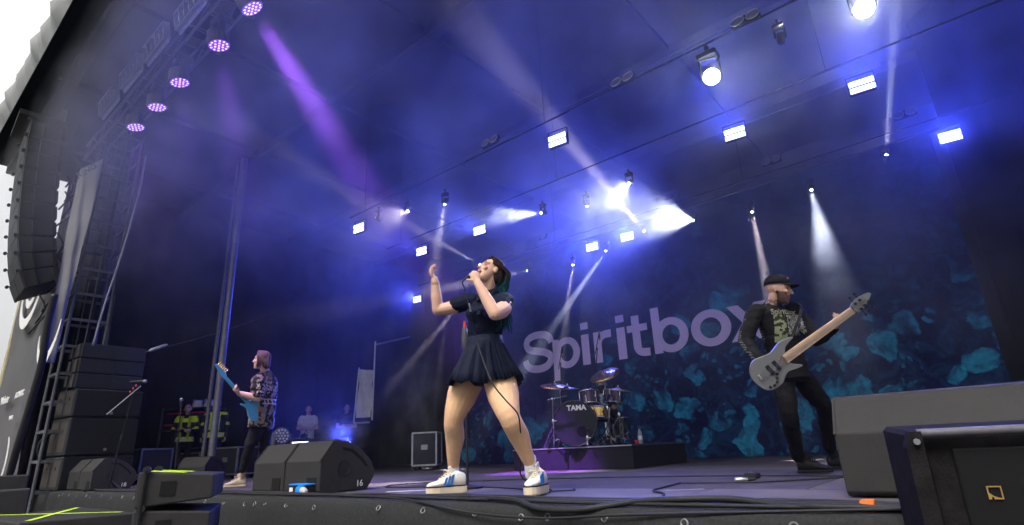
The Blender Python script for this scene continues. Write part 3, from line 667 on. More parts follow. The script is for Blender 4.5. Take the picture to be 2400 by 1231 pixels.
cable([(1.05, 1.2, 0.012), (1.12, 0.75, 0.012), (1.18, 0.45, 0.012), (1.36, 0.25, 0.012), (1.5, -0.1, 0.012), (1.62, -0.3, 0.02)], 0.007, 'thin cable curling from the floor connector to the edge', sub=8)
cable([(2.5, 2.2, 0.012), (2.0, 1.6, 0.012), (1.7, 1.3, 0.012), (1.35, 1.2, 0.012), (1.05, 1.18, 0.012)], 0.006, 'thin black lead on the deck in front of the black boots')
cable([(2.4, 1.9, 0.010), (1.0, 2.1, 0.010), (-0.6, 1.9, 0.010), (-2.2, 1.2, 0.010), (-2.0, 0.6, 0.010), (-0.9, 0.75, 0.010), (0.1, 0.45, 0.012)], 0.006, 'long thin microphone lead lying across the empty deck', sub=10)
for k, xx in enumerate((2.62, 2.9)):
    b = MB(); b.lathe([(0.026, 0), (0.030, 0.01), (0.031, 0.05), (0.026, 0.055)], c=(xx, -0.47, 0.032), axis=(1, -0.05, 0.02), n=14)
    tag(b.build('cable_tie', mat('orange_tape', (0.60, 0.13, 0.02), 0.6, 0, 0.08), smooth=True), ('orange tape band on the fat cable, nearer the singer', 'orange tape band on the fat cable, nearer the big wedge')[k], 'tape', 'orange bands on the cables')
def connector(loc, d, label):
    r = thing('cable_connector', label, 'connector', loc); d = Vector(d).normalized(); c = Vector(loc)
    b = MB(); b.lathe([(0.012, 0), (0.02, 0.01), (0.02, 0.08), (0.013, 0.1)], c=c, axis=d, n=12); b.build('sleeve', alu, r, smooth=True)
    b = MB(); b.lathe([(0.011, 0.1), (0.014, 0.11), (0.008, 0.16)], c=c, axis=d, n=12); b.build('boot', black_plastic, r, smooth=True)
connector((1.428, 1.385, 0.02), (0.8, 0.4, 0), 'silver plug joining thin leads on the open deck')
connector((-1.355, -0.354, 0.02), (1, 0.1, 0), 'silver connector with yellow mark beside the blue box')
r_ = thing('effects_pedal', 'small black box on the deck beside the silver plug', 'pedal', (1.422, 1.843, 0))
b = MB(); b.box(Vector((1.422, 1.843, 0)) + Vector((0, 0, .025)), (0.10, 0.13, 0.045), bev=0.008); b.build('case', black_plastic, r_)
b = MB(); b.cyl(Vector((1.422, 1.843, 0)) + Vector((0, 0, .047)), Vector((1.422, 1.843, 0)) + Vector((0, 0, .062)), 0.014); b.build('switch', chrome, r_)

for (pa, pb, w_, col_, lab) in (((-1.437, 0.156, 0.006), (-1.112, 0.375, 0.006), 0.10, (0.62, 0.60, 0.66), 'bright white tape strip on the deck beside the white trainer'), ((-0.092, 1.334, 0.006), (0.105, 1.441, 0.006), 0.05, (0.05, 0.05, 0.05), 'short black tape mark in the middle of the deck'), ((1.233, 0.539, 0.006), (1.449, 0.701, 0.006), 0.05, (0.30, 0.28, 0.30), 'worn grey tape mark on the open deck')):
    a, c_ = Vector(pa), Vector(pb); d = (c_ - a).normalized(); n_ = Vector((-d.y, d.x, 0)) * w_ / 2; b = MB(); b.add([a - n_, c_ - n_, c_ + n_, a + n_], [(0, 1, 2, 3)]); tag(b.build('floor_tape', mat('tape_%.2f' % col_[0], col_, 0.6, 0, 0.1)), lab, 'tape', 'tape marks on the deck')
# blue power distribution box
c = Vector((-2.282, -0.2, 0)); r_ = thing('power_box', 'small black power box with bright blue lid on the stage edge', 'power box', c)
blue_p = mat('blue_plastic', (0.01, 0.22, 0.75), 0.4, 0, 0.1)
b = MB(); b.box(c + Vector((0, 0, 0.045)), (0.30, 0.16, 0.09), bev=0.008); b.build('case', black_plastic, r_)
b = MB(); b.box(c + Vector((0, 0, 0.098)), (0.31, 0.17, 0.016), bev=0.005); b.build('lid', blue_p, r_)
for k, dx in enumerate((-0.10, 0.02)):
    b = MB(); b.box(c + Vector((dx, -0.083, 0.05)), (0.06, 0.005, 0.045)); b.build('sticker', white_paint, r_)
b = MB(); b.lathe([(0.045, 0), (0.045, 0.03), (0.035, 0.05), (0.02, 0.055)], c=c + Vector((0.09, -0.08, 0.05)), axis=(0.25, -1, 0.1), n=16); b.build('socket_cap', blue_p, r_, smooth=True)
b = MB(); b.lathe([(0.042, 0), (0.042, 0.012)], c=c + Vector((-0.12, 0.07, 0.13)), axis=(0.4, -1, 0.2), n=20); b.build('open_flap', blue_p, r_)
b = MB(); b.lathe([(0.03, 0), (0.034, 0.02), (0.03, 0.1), (0.014, 0.14)], c=c + Vector((0.12, -0.09, 0.05)), axis=(1, -0.3, -0.1), n=14); b.build('plug', mat('pale_plug', (0.4, 0.4, 0.42), 0.5), r_, smooth=True)

# ================================================================ LOUDSPEAKERS
box_m = mat('speaker_paint', (0.026, 0.025, 0.025), 0.62, 0, 0.18, 6, 0.35, 220)
grille_m = mat('speaker_grille', (0.012, 0.012, 0.013), 0.7, 0.2, 0.2, 40, 0.6, 500)
num_m = mat('stencil_white', (0.65, 0.65, 0.65), 0.6, 0, 0)
def wedge(loc, w, sc, label, group, number=None, rotz=0.0, rear_dark=True, slots=True):
    """floor monitor seen from behind: loc = rear bottom left corner, width runs along local +x, grille faces +y"""
    r = thing('monitor_wedge', label, 'monitor speaker', loc, rotz, group)
    pr = [(0.02, 0), (0.0, 0.02), (0.0, 0.30), (0.14, 0.485), (0.17, 0.495), (0.32, 0.47), (0.47, 0.40), (0.60, 0.28), (0.66, 0.17), (0.64, 0.12), (0.56, 0.0)]
    pr = [(a * sc, z * sc) for a, z in pr]
    b = MB(); b.prism(pr, (0, 0, 0), (0, 1, 0), (0, 0, 1), (w, 0, 0)); o = b.build('cabinet', box_m, r, world=False)
    bv = o.modifiers.new('b', 'BEVEL'); bv.width = 0.008; bv.segments = 2; bv.limit_method = 'ANGLE'
    b = MB(); b.prism([(a, z) for a, z in [(0.19 * sc, 0.499 * sc), (0.33 * sc, 0.478 * sc), (0.48 * sc, 0.407 * sc), (0.607 * sc, 0.288 * sc), (0.60 * sc, 0.28 * sc), (0.19 * sc, 0.48 * sc)]], (0.03, 0, 0), (0, 1, 0), (0, 0, 1), (w - 0.06, 0, 0)); b.build('grille', grille_m, r, world=False)
    b = MB(); b.lathe([(0.085 * sc, 0), (0.085 * sc, 0.004), (0.07 * sc, 0.005), (0.066 * sc, 0.001)], c=(w, 0.27 * sc, 0.22 * sc), axis=(1, 0, 0), n=24); b.lathe([(0.03 * sc, 0.0015), (0.028 * sc, 0.004)], c=(w, 0.27 * sc, 0.22 * sc), axis=(1, 0, 0), n=16); b.build('pole_socket', black_plastic, r, world=False, smooth=True)
    b = MB(); b.prism([(0.24 * sc, 0.425 * sc), (0.36 * sc, 0.405 * sc), (0.50 * sc, 0.30 * sc), (0.56 * sc, 0.225 * sc), (0.535 * sc, 0.22 * sc), (0.47 * sc, 0.29 * sc), (0.35 * sc, 0.375 * sc), (0.25 * sc, 0.395 * sc)], (w - 0.002, 0, 0), (0, 1, 0), (0, 0, 1), (0.006, 0, 0)); b.build('side_handle', mat('handle_recess', (0.006, 0.006, 0.006), 0.8, 0, 0), r, world=False)
    if slots:
        b = MB(); b.box((w * 0.78, -0.002, 0.085 * sc), (0.17 * sc, 0.006, 0.12 * sc)); b.build('connector_recess', MATS['handle_recess'], r, world=False)
    for k in (0, 1):
        b = MB(); b.box((0.006 if k == 0 else w - 0.006, 0.07 * sc - 0.002, 0.392 * sc), (0.012, 0.24 * sc, 0.012), rot=Matrix.Rotation(math.atan2(0.185, 0.14), 3, 'X')); b.build('edge_trim', black_plastic, r, world=False)
    if number:
        M = Matrix.Translation(loc) @ Matrix.Rotation(rotz, 4, 'Z')
        INV[r.name] = M.inverted()
        text_mesh('number', number, num_m, 0.085 * sc, M @ Vector((w + 0.001, 0.42 * sc, 0.035 * sc)), M.to_3x3() @ Vector((0, 1, 0)), (0, 0, 1), r, 0.001, 0.001)
    return r
GW = 'floor monitors along the stage edge'
wedge((-3.42, -0.17, 0.012), 0.67, 1.0, 'outer monitor wedge of the pair beside the blue power box', GW)
wedge((-2.73, -0.17, 0.012), 0.67, 1.0, 'monitor wedge stencilled 16 between blue box and singer', GW, '16')
wedge((-9.55, -0.47, 0.012), 0.66, 1.0, 'farther monitor wedge of the pair below the side tower', GW)
wedge((-8.87, -0.47, 0.012), 0.66, 1.0, 'monitor wedge stencilled 18 below the speaker side stack', GW, '18')
wedge((-9.6, 1.3, 0.012), 0.66, 0.95, 'dark monitor wedge on the deck in front of the fire crew', GW, rotz=R(25), slots=False)
wedge((2.44, 0.21, 0.012), 0.95, 1.06, 'big grey backed monitor wedge in front of the black boots', GW, slots=False)
wedge((3.41, 0.21, 0.012), 0.95, 1.06, 'second big monitor wedge cut by the picture edge', GW, slots=False)

green_m = mat('neon_tape', (0.55, 0.85, 0.02), 0.55, 0, 0.05)
def array_box(r, M, w, h, d, hr, name='cabinet', split=True):
    """one line array module: M places it; front faces local -y; height tapers from h at the front to hr at the rear"""
    T = lambda v: M @ Vector(v)
    b = MB(); x = w / 2
    b.add([T(v) for v in [(-x, 0, -h / 2), (x, 0, -h / 2), (x, d, -hr / 2), (-x, d, -hr / 2), (-x, 0, h / 2), (x, 0, h / 2), (x, d, hr / 2), (-x, d, hr / 2)]], [(0, 3, 2, 1), (4, 5, 6, 7), (0, 1, 5, 4), (1, 2, 6, 5), (2, 3, 7, 6), (3, 0, 4, 7)])
    o = b.build(name, box_m, r); bv = o.modifiers.new('b', 'BEVEL'); bv.width = 0.012; bv.segments = 2
    for s in ((-1, 1) if split else (0,)):
        b = MB(); gw = w / 2 - 0.03 if split else w - 0.05
        b.add([T(v) for v in [(s * w / 4 - gw / 2, -0.006, -h / 2 + 0.018), (s * w / 4 + gw / 2, -0.006, -h / 2 + 0.018), (s * w / 4 + gw / 2, -0.006, h / 2 - 0.018), (s * w / 4 - gw / 2, -0.006, h / 2 - 0.018), (s * w / 4 - gw / 2, 0.004, -h / 2 + 0.018), (s * w / 4 + gw / 2, 0.004, -h / 2 + 0.018), (s * w / 4 + gw / 2, 0.004, h / 2 - 0.018), (s * w / 4 - gw / 2, 0.004, h / 2 - 0.018)]], [(0, 1, 2, 3), (4, 7, 6, 5), (0, 4, 5, 1), (1, 5, 6, 2), (2, 6, 7, 3), (3, 7, 4, 0)])
        g = b.build('grille', mat('array_grille', (0.022, 0.024, 0.027), 0.6, 0.2, 0.2, 30, 0.4, 300), r)
    return o
# front fill on the pit barrier, two columns of two
fc = Vector((-1.87, -1.574, 0.15)); fz = 0.02
fr_dir = R(-28)
for col, (dx, nm) in enumerate(((-0.46, 'outer'), (0.0, 'inner'))):
    for row in range(2):
        M = Matrix.Translation((fc.x + dx * math.cos(fr_dir) - 0.05, fc.y + dx * math.sin(fr_dir) - 0.18, 0.175 - row * 0.262)) @ Matrix.Rotation(fr_dir, 4, 'Z')
        r = thing('front_fill_speaker', ('upper ' if row == 0 else 'lower ') + nm + ' black front fill cabinet below the singer\'s side of stage', 'speaker', M.translation, group='front fill cabinets in the pit')
        o = array_box(r, M, 0.44, 0.25, 0.50, 0.17, split=False)
        T = lambda v: M @ Vector(v)
        b = MB(); b.bar(T((0.224, 0.04, -0.13)), T((0.224, 0.04, 0.135)), 0.012, 0.05); b.cyl(T((0.215, 0.05, 0.135)), T((0.24, 0.05, 0.135)), 0.028, n=12); b.build('rigging_plate', black_metal, r)
        b = MB(); b.box(T((0.222, 0.2, 0)), (0.006, 0.10, 0.10), rot=M.to_3x3()); b.build('side_handle', MATS['handle_recess'], r)
        if row == 0:
            b = MB(); b.bar(T((-0.1, 0.03, 0.125)), T((0.19, 0.30, 0.106)), 0.028, 0.004); b.build('tape', green_m, r)
# subwoofer with taped cross
r = thing('subwoofer', 'flat black subwoofer top crossed with bright green tape', 'speaker', (-4.668, -1.575, -0.08))
b = MB(); q = [(-4.849, -2.192, -0.08), (-3.579, -2.135, -0.08), (-3.384, -1.263, -0.08), (-5.324, -1.266, -0.08)]
b.add([Vector(v) + Vector((0, 0, dz)) for dz in (0, -0.75) for v in q], [(0, 1, 2, 3), (7, 6, 5, 4), (0, 4, 5, 1), (1, 5, 6, 2), (2, 6, 7, 3), (3, 7, 4, 0)])
o = b.build('cabinet', box_m, r); bv = o.modifiers.new('b', 'BEVEL'); bv.width = 0.012; bv.segments = 2
for a, c_, w_ in (((-5.162, -2.047, -0.078), (-3.692, -1.329, -0.078), 0.035), ((-3.702, -2.052, -0.077), (-5.234, -1.321, -0.077), 0.05)):
    b = MB(); a, c_ = Vector(a), Vector(c_); d = (c_ - a).normalized(); n_ = Vector((-d.y, d.x, 0)) * w_ / 2
    b.add([a - n_, c_ - n_, c_ + n_, a + n_, a - n_ + Vector((0, 0, .002)), c_ - n_ + Vector((0, 0, .002)), c_ + n_ + Vector((0, 0, .002)), a + n_ + Vector((0, 0, .002))], [(3, 2, 1, 0), (4, 5, 6, 7), (0, 1, 5, 4), (1, 2, 6, 5), (2, 3, 7, 6), (3, 0, 4, 7)]); b.build('tape', green_m, r)
# dark boxes at the picture edge
for k, (pp, sz, lab) in enumerate((((-7.314, -1.692, 0.201), (0.5, 0.5, 0.22), 'black cabinet edge standing above another at the picture border'), ((-6.689, -1.762, -0.029), (0.55, 0.5, 0.34), 'lower black cabinet edge at the picture border'))):
    r = thing('pit_speaker', lab, 'speaker', pp)
    b = MB(); b.box(pp, sz, rot=Matrix.Rotation(R(-10), 3, 'Z'), bev=0.015); b.build('cabinet', box_m, r)
    b = MB(); b.box(Vector(pp) + Vector((0, -sz[1] / 2 - 0.01, 0)), (sz[0] - 0.08, 0.012, sz[2] - 0.05), rot=Matrix.Rotation(R(-10), 3, 'Z')); b.build('grille', grille_m, r)
# near front fill beside the camera
A_ = Vector((2.921, -0.994, 0.32)); r = thing('front_fill_speaker', 'large dark front fill cabinet close by with gold emblem on its grille', 'speaker', A_)
M = Matrix.Translation(A_ + Vector((0.40, 0.05, -0.26))) @ Matrix.Rotation(R(20), 4, 'Z') @ Matrix.Rotation(R(4), 4, 'X')
T = lambda v: M @ Vector(v); M3 = M.to_3x3()
b = MB(); b.box(T((0.05, 0.22, 0)), (0.92, 0.44, 0.52), rot=M3, bev=0.015); b.build('cabinet', mat('worn_black_paint', (0.014, 0.013, 0.014), 0.85, 0, 0.5, 14, 0.3, 150, spec=0.04), r)
b = MB(); b.box(T((0.07, -0.006, -0.01)), (0.80, 0.014, 0.44), rot=M3, bev=0.004); b.build('grille', mat('fine_black_grille', (0.006, 0.006, 0.007), 0.75, 0, 0.3, 90, 0.3, 600, spec=0.2), r)
b = MB(); b.prism([(-0.05, -0.27), (0.0, -0.27), (0.0, 0.27), (-0.03, 0.27), (-0.05, 0.22)], T((-0.41, 0.0, 0)), M3 @ Vector((1, 0, 0)), M3 @ Vector((0, 0, 1)), M3 @ Vector((0, -0.045, 0))); b.build('side_flange', MATS['worn_black_paint'], r)
b = MB(); b.cyl(T((-0.42, -0.03, 0.262)), T((0.52, -0.03, 0.262)), 0.014, n=12); b.build('top_rail', mat('worn_rail', (0.10, 0.095, 0.11), 0.5, 0.3, 0.3, 20), r, smooth=True)
for (x_, z_) in ((-0.43, 0.24), (-0.42, -0.02)):
    b = MB(); b.cyl(T((x_, -0.05, z_)), T((x_, -0.056, z_)), 0.01, n=8); b.build('bolt', alu, r)
gold = mat('gold_print', (0.42, 0.26, 0.08), 0.45, 0.4, 0.1); ec = T((-0.25, -0.016, 0.08)); ux, uz = M3 @ Vector((1, 0, 0)), M3 @ Vector((0, 0, 1)); ed = M3 @ Vector((0, -0.002, 0)); s = 0.019
b = MB()
for poly in ([(-s, s), (s, s), (s, s * .82), (-s, s * .82)], [(-s, s * .82), (-s * .82, s * .82), (-s * .82, 0), (-s, 0)], [(s * .82, s * .82), (s, s * .82), (s, -s), (s * .82, -s)], [(-s, 0), (-s * .8, 0), (-s * .3, -s * .45), (s * .3, -s * .75), (s * .82, -s * .85), (s * .82, -s), (-s * .25, -s), (-s * .25, -s * .7), (-s * .55, -s * .6), (-s * .6, -s), (-s, -s)]):
    b.prism(poly, ec, ux, uz, ed)
b.build('emblem', gold, r)
b = MB(); b.box(T((0.02, 0.05, 0.262)), (0.14, 0.12, 0.006), rot=M3); b.build('tape', green_m, r)

# hanging line array
lc = Vector((-10.5, -2.08, 6.80))
r = thing('line_array', 'tall curved hanging line array of dark loudspeaker modules', 'speaker array', lc)
ang = 0.0; yaw = R(-3); pos = Vector((lc.x, lc.y, lc.z - 0.1))
for k in range(10):
    ang = R([3, 4, 5, 6, 7, 8, 10, 13, 18, 25][k])
    M = Matrix.Translation(pos) @ Matrix.Rotation(yaw, 4, 'Z') @ Matrix.Rotation(ang, 4, 'X')
    array_box(r, M, 1.28, 0.33, 0.56, 0.25, name='module')
    T = lambda v: M @ Vector(v)
    for s in (-1, 1):
        b = MB(); b.bar(T((s * 0.655, 0.02, -0.17)), T((s * 0.655, 0.02, 0.17)), 0.03, 0.06); b.cyl(T((s * 0.62, -0.03, 0.165)), T((s * 0.69, -0.03, 0.165)), 0.03, n=8); b.build('rigging_pin', black_metal, r)
    b = MB(); b.bar(T((0.648, 0.2, -0.13)), T((0.648, 0.2, 0.13)), 0.012, 0.16); b.build('side_plate', black_metal, r)
    b = MB(); b.bar(T((0.65, 0.50, -0.13)), T((0.65, 0.50, 0.13)), 0.03, 0.05); b.build('side_plate', black_metal, r)
    pos = M @ Vector((0, 0, -0.34))
b = MB(); b.box(lc + Vector((0, 0.25, 0.22)), (1.2, 0.9, 0.10), rot=Matrix.Rotation(yaw, 3, 'Z')); b.build('flying_frame', black_metal, r)
for k in range(8):
    b = MB(); x_ = lc.x + 0.55 + random.uniform(-.1, .2); y_ = lc.y + 0.75 + random.uniform(-.08, .12); z_ = lc.z - 0.4 - k * 0.42
    b.tube(smoothpath([(x_, y_, z_), (x_ + 0.05, y_ + 0.12, z_ - 0.25), (x_ - 0.03, y_ + 0.05, z_ - 0.55), (x_ + 0.04, y_ + 0.14, z_ - 0.3 - 0.1 * (k % 3)), (x_, y_ - 0.02, z_ - 0.75)]), 0.016, 6); b.build('signal_cable', cable_m, r, smooth='all')
b = MB(); b.tube([(lc.x + 0.2, lc.y + 0.4, lc.z + 0.25), (lc.x + 0.2, lc.y + 0.4, 7.3)], 0.02); b.build('chain', alu, r)
b = MB(); b.lathe([(0.09, 0), (0.12, 0.05), (0.12, 0.4), (0.08, 0.48)], c=(lc.x + 0.2, lc.y + 0.4, lc.z + 0.45), n=14); b.build('hoist_motor', dark_alu, r, smooth=True)
# black multicore dropping from the array to the deck
b = MB(); b.tube(smoothpath([(-8.783, -1.354, 3.236), (-8.87, -1.34, 2.727), (-8.976, -1.286, 2.09), (-9.171, -1.283, 1.403), (-9.37, -1.289, 0.731), (-9.625, -1.267, 0.203)]), 0.055, 8); tag(b.build('cable_loom', cable_m, smooth='all'), 'fat black cable loom dropping from the line array past the banner', 'cable')

# side fill: three array boxes on two subs, facing across the stage
sc_ = Vector((-10.15, -0.05, 0.0))
def sfbox(name, label, cat, c, sz, front=True, logo=True):
    r = thing(name, label, cat, c, group='side fill stack'); Mz = Matrix.Rotation(R(6), 3, 'Z')
    b = MB(); b.box(c, sz, rot=Mz, bev=0.02); b.build('cabinet', mat('sub_paint', (0.022, 0.022, 0.024), 0.6, 0, 0.2, 5, 0.3, 150), r)
    b = MB(); b.box(Vector(c) + Mz @ Vector((sz[0] / 2 + 0.006, 0, 0)), (0.014, sz[1] - 0.07, sz[2] - 0.05), rot=Mz); b.build('grille', grille_m, r)
    for k in (-0.25, 0.25):
        b = MB(); b.box(Vector(c) + Mz @ Vector((sz[0] * k, -sz[1] / 2 - 0.003, 0)), (sz[0] * 0.42, 0.008, sz[2] * 0.8), rot=Mz, bev=0.003); b.build('side_panel', mat('brown_black_ply', (0.05, 0.044, 0.04), 0.6, 0, 0.2, 8), r)
        b = MB(); b.box(Vector(c) + Mz @ Vector((sz[0] * k, -sz[1] / 2 - 0.008, sz[2] * 0.15)), (0.035, 0.008, 0.06), rot=Mz); b.build('rigging_slot', MATS['handle_recess'], r)
    if logo:
        b = MB(); b.box(Vector(c) + Mz @ Vector((sz[0] / 2 + 0.015, sz[1] * 0.05, -sz[2] * 0.36)), (0.003, 0.05, 0.05), rot=Mz); b.build('badge', mat('badge_grey', (0.2, 0.19, 0.18), 0.5), r)
    return r
sfbox('side_fill_subwoofer', 'bottom black subwoofer of the side fill stack', 'speaker', sc_ + Vector((0, 0, 0.29)), (0.8, 1.15, 0.56))
sfbox('side_fill_subwoofer', 'middle black subwoofer of the side fill stack', 'speaker', sc_ + Vector((0, 0, 0.92)), (0.8, 1.15, 0.66))
sfbox('side_fill_subwoofer', 'upper black subwoofer of the side fill stack under the arrays', 'speaker', sc_ + Vector((0, 0, 1.52)), (0.8, 1.15, 0.5))
for k in range(3):
    M = Matrix.Translation(sc_ + Vector((0.36, 0, 1.92 + k * 0.285))) @ Matrix.Rotation(R(96), 4, 'Z') @ Matrix.Rotation(R(2 - k * 2), 4, 'X')
    r = thing('side_fill_speaker', ('lowest', 'middle', 'top')[k] + ' slim array cabinet on the side fill stack', 'speaker', M.translation, group='side fill stack')
    array_box(r, M, 1.12, 0.275, 0.55, 0.2)
    T = lambda v: M @ Vector(v)
    b = MB(); b.bar(T((-0.575, 0.1, -0.12)), T((-0.575, 0.1, 0.12)), 0.02, 0.12); b.build('rigging_plate', MATS['brown_black_ply'], r)
    b = MB(); b.bar(T((-0.575, 0.38, -0.1)), T((-0.575, 0.38, 0.1)), 0.02, 0.1); b.build('rigging_plate', MATS['brown_black_ply'], r)

# ================================================================ TOWER, POLES, BANNERS
def lattice_tower(name, label, x, y, z0, z1, w, step, m, cat='truss tower'):
    r = thing(name, label, cat, (x, y, z0)); h = w / 2
    for i in (-1, 1):
        for j in (-1, 1):
            b = MB(); b.cyl((x + i * h, y + j * h, z0), (x + i * h, y + j * h, z1), 0.028, n=8); b.build('chord', m, r, smooth=True)
    rx = MB(); rx.bar((-h, 0, 0), (h, 0, 0), 0.035, 0.05); mx_ = rx.mesh('rung'); mx_.materials.append(m)
    ry = MB(); ry.bar((0, -h, 0), (0, h, 0), 0.035, 0.05); my_ = ry.mesh('rung'); my_.materials.append(m)
    z = z0 + 0.25
    while z < z1:
        for s in (-1, 1):
            part(r, 'rung', mx_, loc=(0, s * h, z - z0)); part(r, 'rung', my_, loc=(s * h, 0, z - z0))
        z += step
    for s in (-1, 1):
        b = MB(); b.cyl((x + s * h, y, z0), (x + s * h, y, z1), 0.012, n=6); b.build('tie_rod', m, r)
    return r
tow_m = mat('tower_steel', (0.10, 0.105, 0.115), 0.5, 0.4, 0.25)
TX, TY = -10.35, -0.52
tw = lattice_tower('truss_tower', 'tall grey ladder truss tower beside the hanging line array', TX, TY, -1.3, 7.4, 0.62, 0.52, tow_m)
for k in range(3):
    b = MB(); b.tube(smoothpath([(TX + 0.36, TY + 0.33, 7.2), (TX + 0.38 + .03 * k, TY + 0.36, 5.5), (TX + 0.40 - .04 * k, TY + 0.3, 4.0 + .3 * k), (TX + 0.36 + .03 * k, TY + 0.36, 2.0), (TX + 0.38, TY + 0.34, 0.1)]), 0.018, 6); b.build('riser_cable', cable_m, tw, smooth='all')
b = MB()
cc = Vector((TX + 0.1, TY - 0.1, 0.75))
for k in range(4):
    b.tube([cc + Vector((0.03 * k, 0.22 * math.cos(a) * (1 + .05 * k), 0.27 * math.sin(a))) for a in np.linspace(0, 2 * math.pi, 25)[:-1]], 0.014, 6, closed=True)
tag(b.build('coiled_cable', cable_m, smooth='all'), 'coil of black cable hung inside the tower foot', 'cable')
post_m = mat('post_steel', (0.17, 0.17, 0.19), 0.45, 0.5, 0.2)
r = thing('roof_post', 'tall pale steel double post behind the guitar headstock', 'post', (-9.62, 1.95, -1.0))
b = MB(); b.cyl((-9.62, 1.95, -1), (-9.45, 1.8, 7.4), 0.075, n=14); b.build('tube', post_m, r, smooth=True)
b = MB(); b.cyl((-9.82, 1.85, -1), (-9.62, 1.75, 7.4), 0.04, n=12); b.build('tube', tow_m, r, smooth=True)
for z in (1.0, 2.3, 4.5): 
    b = MB(); b.bar((-9.84, 1.84, z), (-9.55, 1.93, z), 0.05); b.build('clamp', black_metal, r)
b = MB(); a_, c_ = Vector((-8.73, 0.155, 2.378)), Vector((-8.961, 3.46, 4.068)); b.tube([a_ + (c_ - a_) * k / 8 + Vector((0, 0, -0.12 * math.sin(math.pi * k / 8))) for k in range(9)], 0.006, 6)
r = thing('guy_wire', 'thin guy wire running from the side stack up into the dark', 'wire', a_); b.build('wire', tow_m, r, smooth='all')
b = MB(); d = (c_ - a_).normalized(); b.lathe([(0.012, 0.05), (0.03, 0.1), (0.03, 0.35), (0.012, 0.4)], c=a_, axis=d, n=8); b.build('turnbuckle', alu, r, smooth=True)
b = MB(); b.tube(smoothpath([(-9.013, -0.349, 6.446), (-8.993, -0.355, 5.559), (-9.205, -0.399, 4.323), (-9.347, -0.481, 3.302), (-9.458, -0.511, 2.536)]), 0.018, 6); tag(b.build('hanging_rope', mat('grey_rope', (0.22, 0.22, 0.23), 0.8), smooth='all'), 'single grey rope slanting down beside the tower', 'rope')

def banner(name, label, pts, m, nx=24, nz=14, rip=0.03):
    """cloth between four world corners: bottom left, bottom right, top right, top left"""
    r = thing(name, label, 'banner', pts[0]); q = [Vector(p) for p in pts]; nrm = (q[1] - q[0]).cross(q[3] - q[0]).normalized(); P = []
    for i in range(nx + 1):
        for k in range(nz + 1):
            u, v = i / nx, k / nz; p = (q[0] * (1 - u) + q[1] * u) * (1 - v) + (q[3] * (1 - u) + q[2] * u) * v
            P.append(p + nrm * rip * (math.sin(u * 9 + v * 7) + 0.6 * math.sin(u * 4 - v * 21)))
    b = MB(); b.add(P, [(i * (nz + 1) + k, (i + 1) * (nz + 1) + k, (i + 1) * (nz + 1) + k + 1, i * (nz + 1) + k + 1) for i in range(nx) for k in range(nz)]); b.build('cloth', m, r, smooth='all', fix=False)
    return r, q
scrim = mat('grey_scrim', (0.085, 0.085, 0.09), 0.8, 0, 0.12, 2, 0.3, 12)
tarp = mat('white_tarpaulin', (0.22, 0.22, 0.22), 0.65, 0, 0.08, 2, 0.4, 8)
by = -0.98
r, q = banner('festival_banner', 'tall grey festival banner with white swirls and sponsor lettering', [(-14.3, by - .05, -1.3), (-10.7, by - .05, -1.3), (-10.7, by - .05, 4.6), (-14.3, by - .05, 4.6)], scrim)
r2, q2 = banner('white_banner', 'pale wrinkled banner strip beside the tower with jagged lettering', [(-9.622, -1.173, 2.184), (-9.702, -0.978, 2.21), (-9.591, -0.928, 6.374), (-9.789, -1.234, 6.078)], tarp, rip=0.018)
wm = mat('banner_white_print', (0.66, 0.66, 0.66), 0.7, 0, 0.04)
yb = by - 0.16
def arc(r, c, rad, w_, a0, a1, nm='swirl'):
    P = []
    for k in range(25):
        a = R(a0 + (a1 - a0) * k / 24); ww = w_ * math.sin(math.pi * (k + 1.5) / 27) ** .6
        for rr in (rad - ww / 2, rad + ww / 2): P.append((c[0] + rr * math.cos(a), yb, c[2] + rr * math.sin(a) * 1.05))
    n_ = len(P); P += [(x_, y_ - 0.006, z_) for x_, y_, z_ in P]
    b = MB(); b.add(P, [(2 * k, 2 * k + 2, 2 * k + 3, 2 * k + 1) for k in range(24)] + [(n_ + 2 * k, n_ + 2 * k + 1, n_ + 2 * k + 3, n_ + 2 * k + 2) for k in range(24)]); b.build(nm, wm, r)
c_ = (-12.261, -1.14, 4.013)
arc(r, (c_[0], 0, c_[2] + 0.35), 0.55, 0.16, 190, 350); arc(r, (c_[0], 0, c_[2] + 0.35), 0.95, 0.22, 180, 355)
c_ = (-9.75, -1.14, 2.909); arc(r, (c_[0], 0, c_[2] + 0.1), 0.75, 0.18, 195, 350)
c_ = (-11.492, -1.14, 0.574); arc(r, (c_[0] + 0.1, 0, c_[2]), 0.45, 0.12, 300, 420)
for txt, pz_, sz in (('Webster', (-12.854, -1.14, 1.711), 0.22), ('ACOUSTIC', (-11.505, -1.14, 1.73), 0.15), ('Charge', (-10.273, -1.14, 1.688), 0.13), ('www.', (-11.588, -1.14, 1.323), 0.15), ('H', (-10.149, -1.14, 1.828), 0.3)):
    text_mesh('sponsor_lettering', txt, wm, sz, (pz_[0], yb, pz_[2]), (1, 0, 0), (0, 0, 1), r, 0.003, 0.006)
ja, jb, jc = Vector((-9.651, -1.197, 5.783)), Vector((-9.51, -1.032, 5.982)), Vector((-9.653, -1.2, 6.097)); jx = (jb - ja).normalized(); jn = Vector((0.8, -0.6, 0)); jz = (jc - ja); jz = (jz - jx * jz.dot(jx)).normalized()
text_mesh('jagged_lettering', 'RING', mat('banner_grey_print', (0.10, 0.10, 0.11), 0.7, 0, 0.05), 0.17, ja + jx.cross(jz) * 0.10, jx, jz, r2, 0.003, 0.004, 0.25)
r = thing('side_pole', 'weathered pole at the outer edge of the grey banner', 'post', (-14.45, by, -1.3))
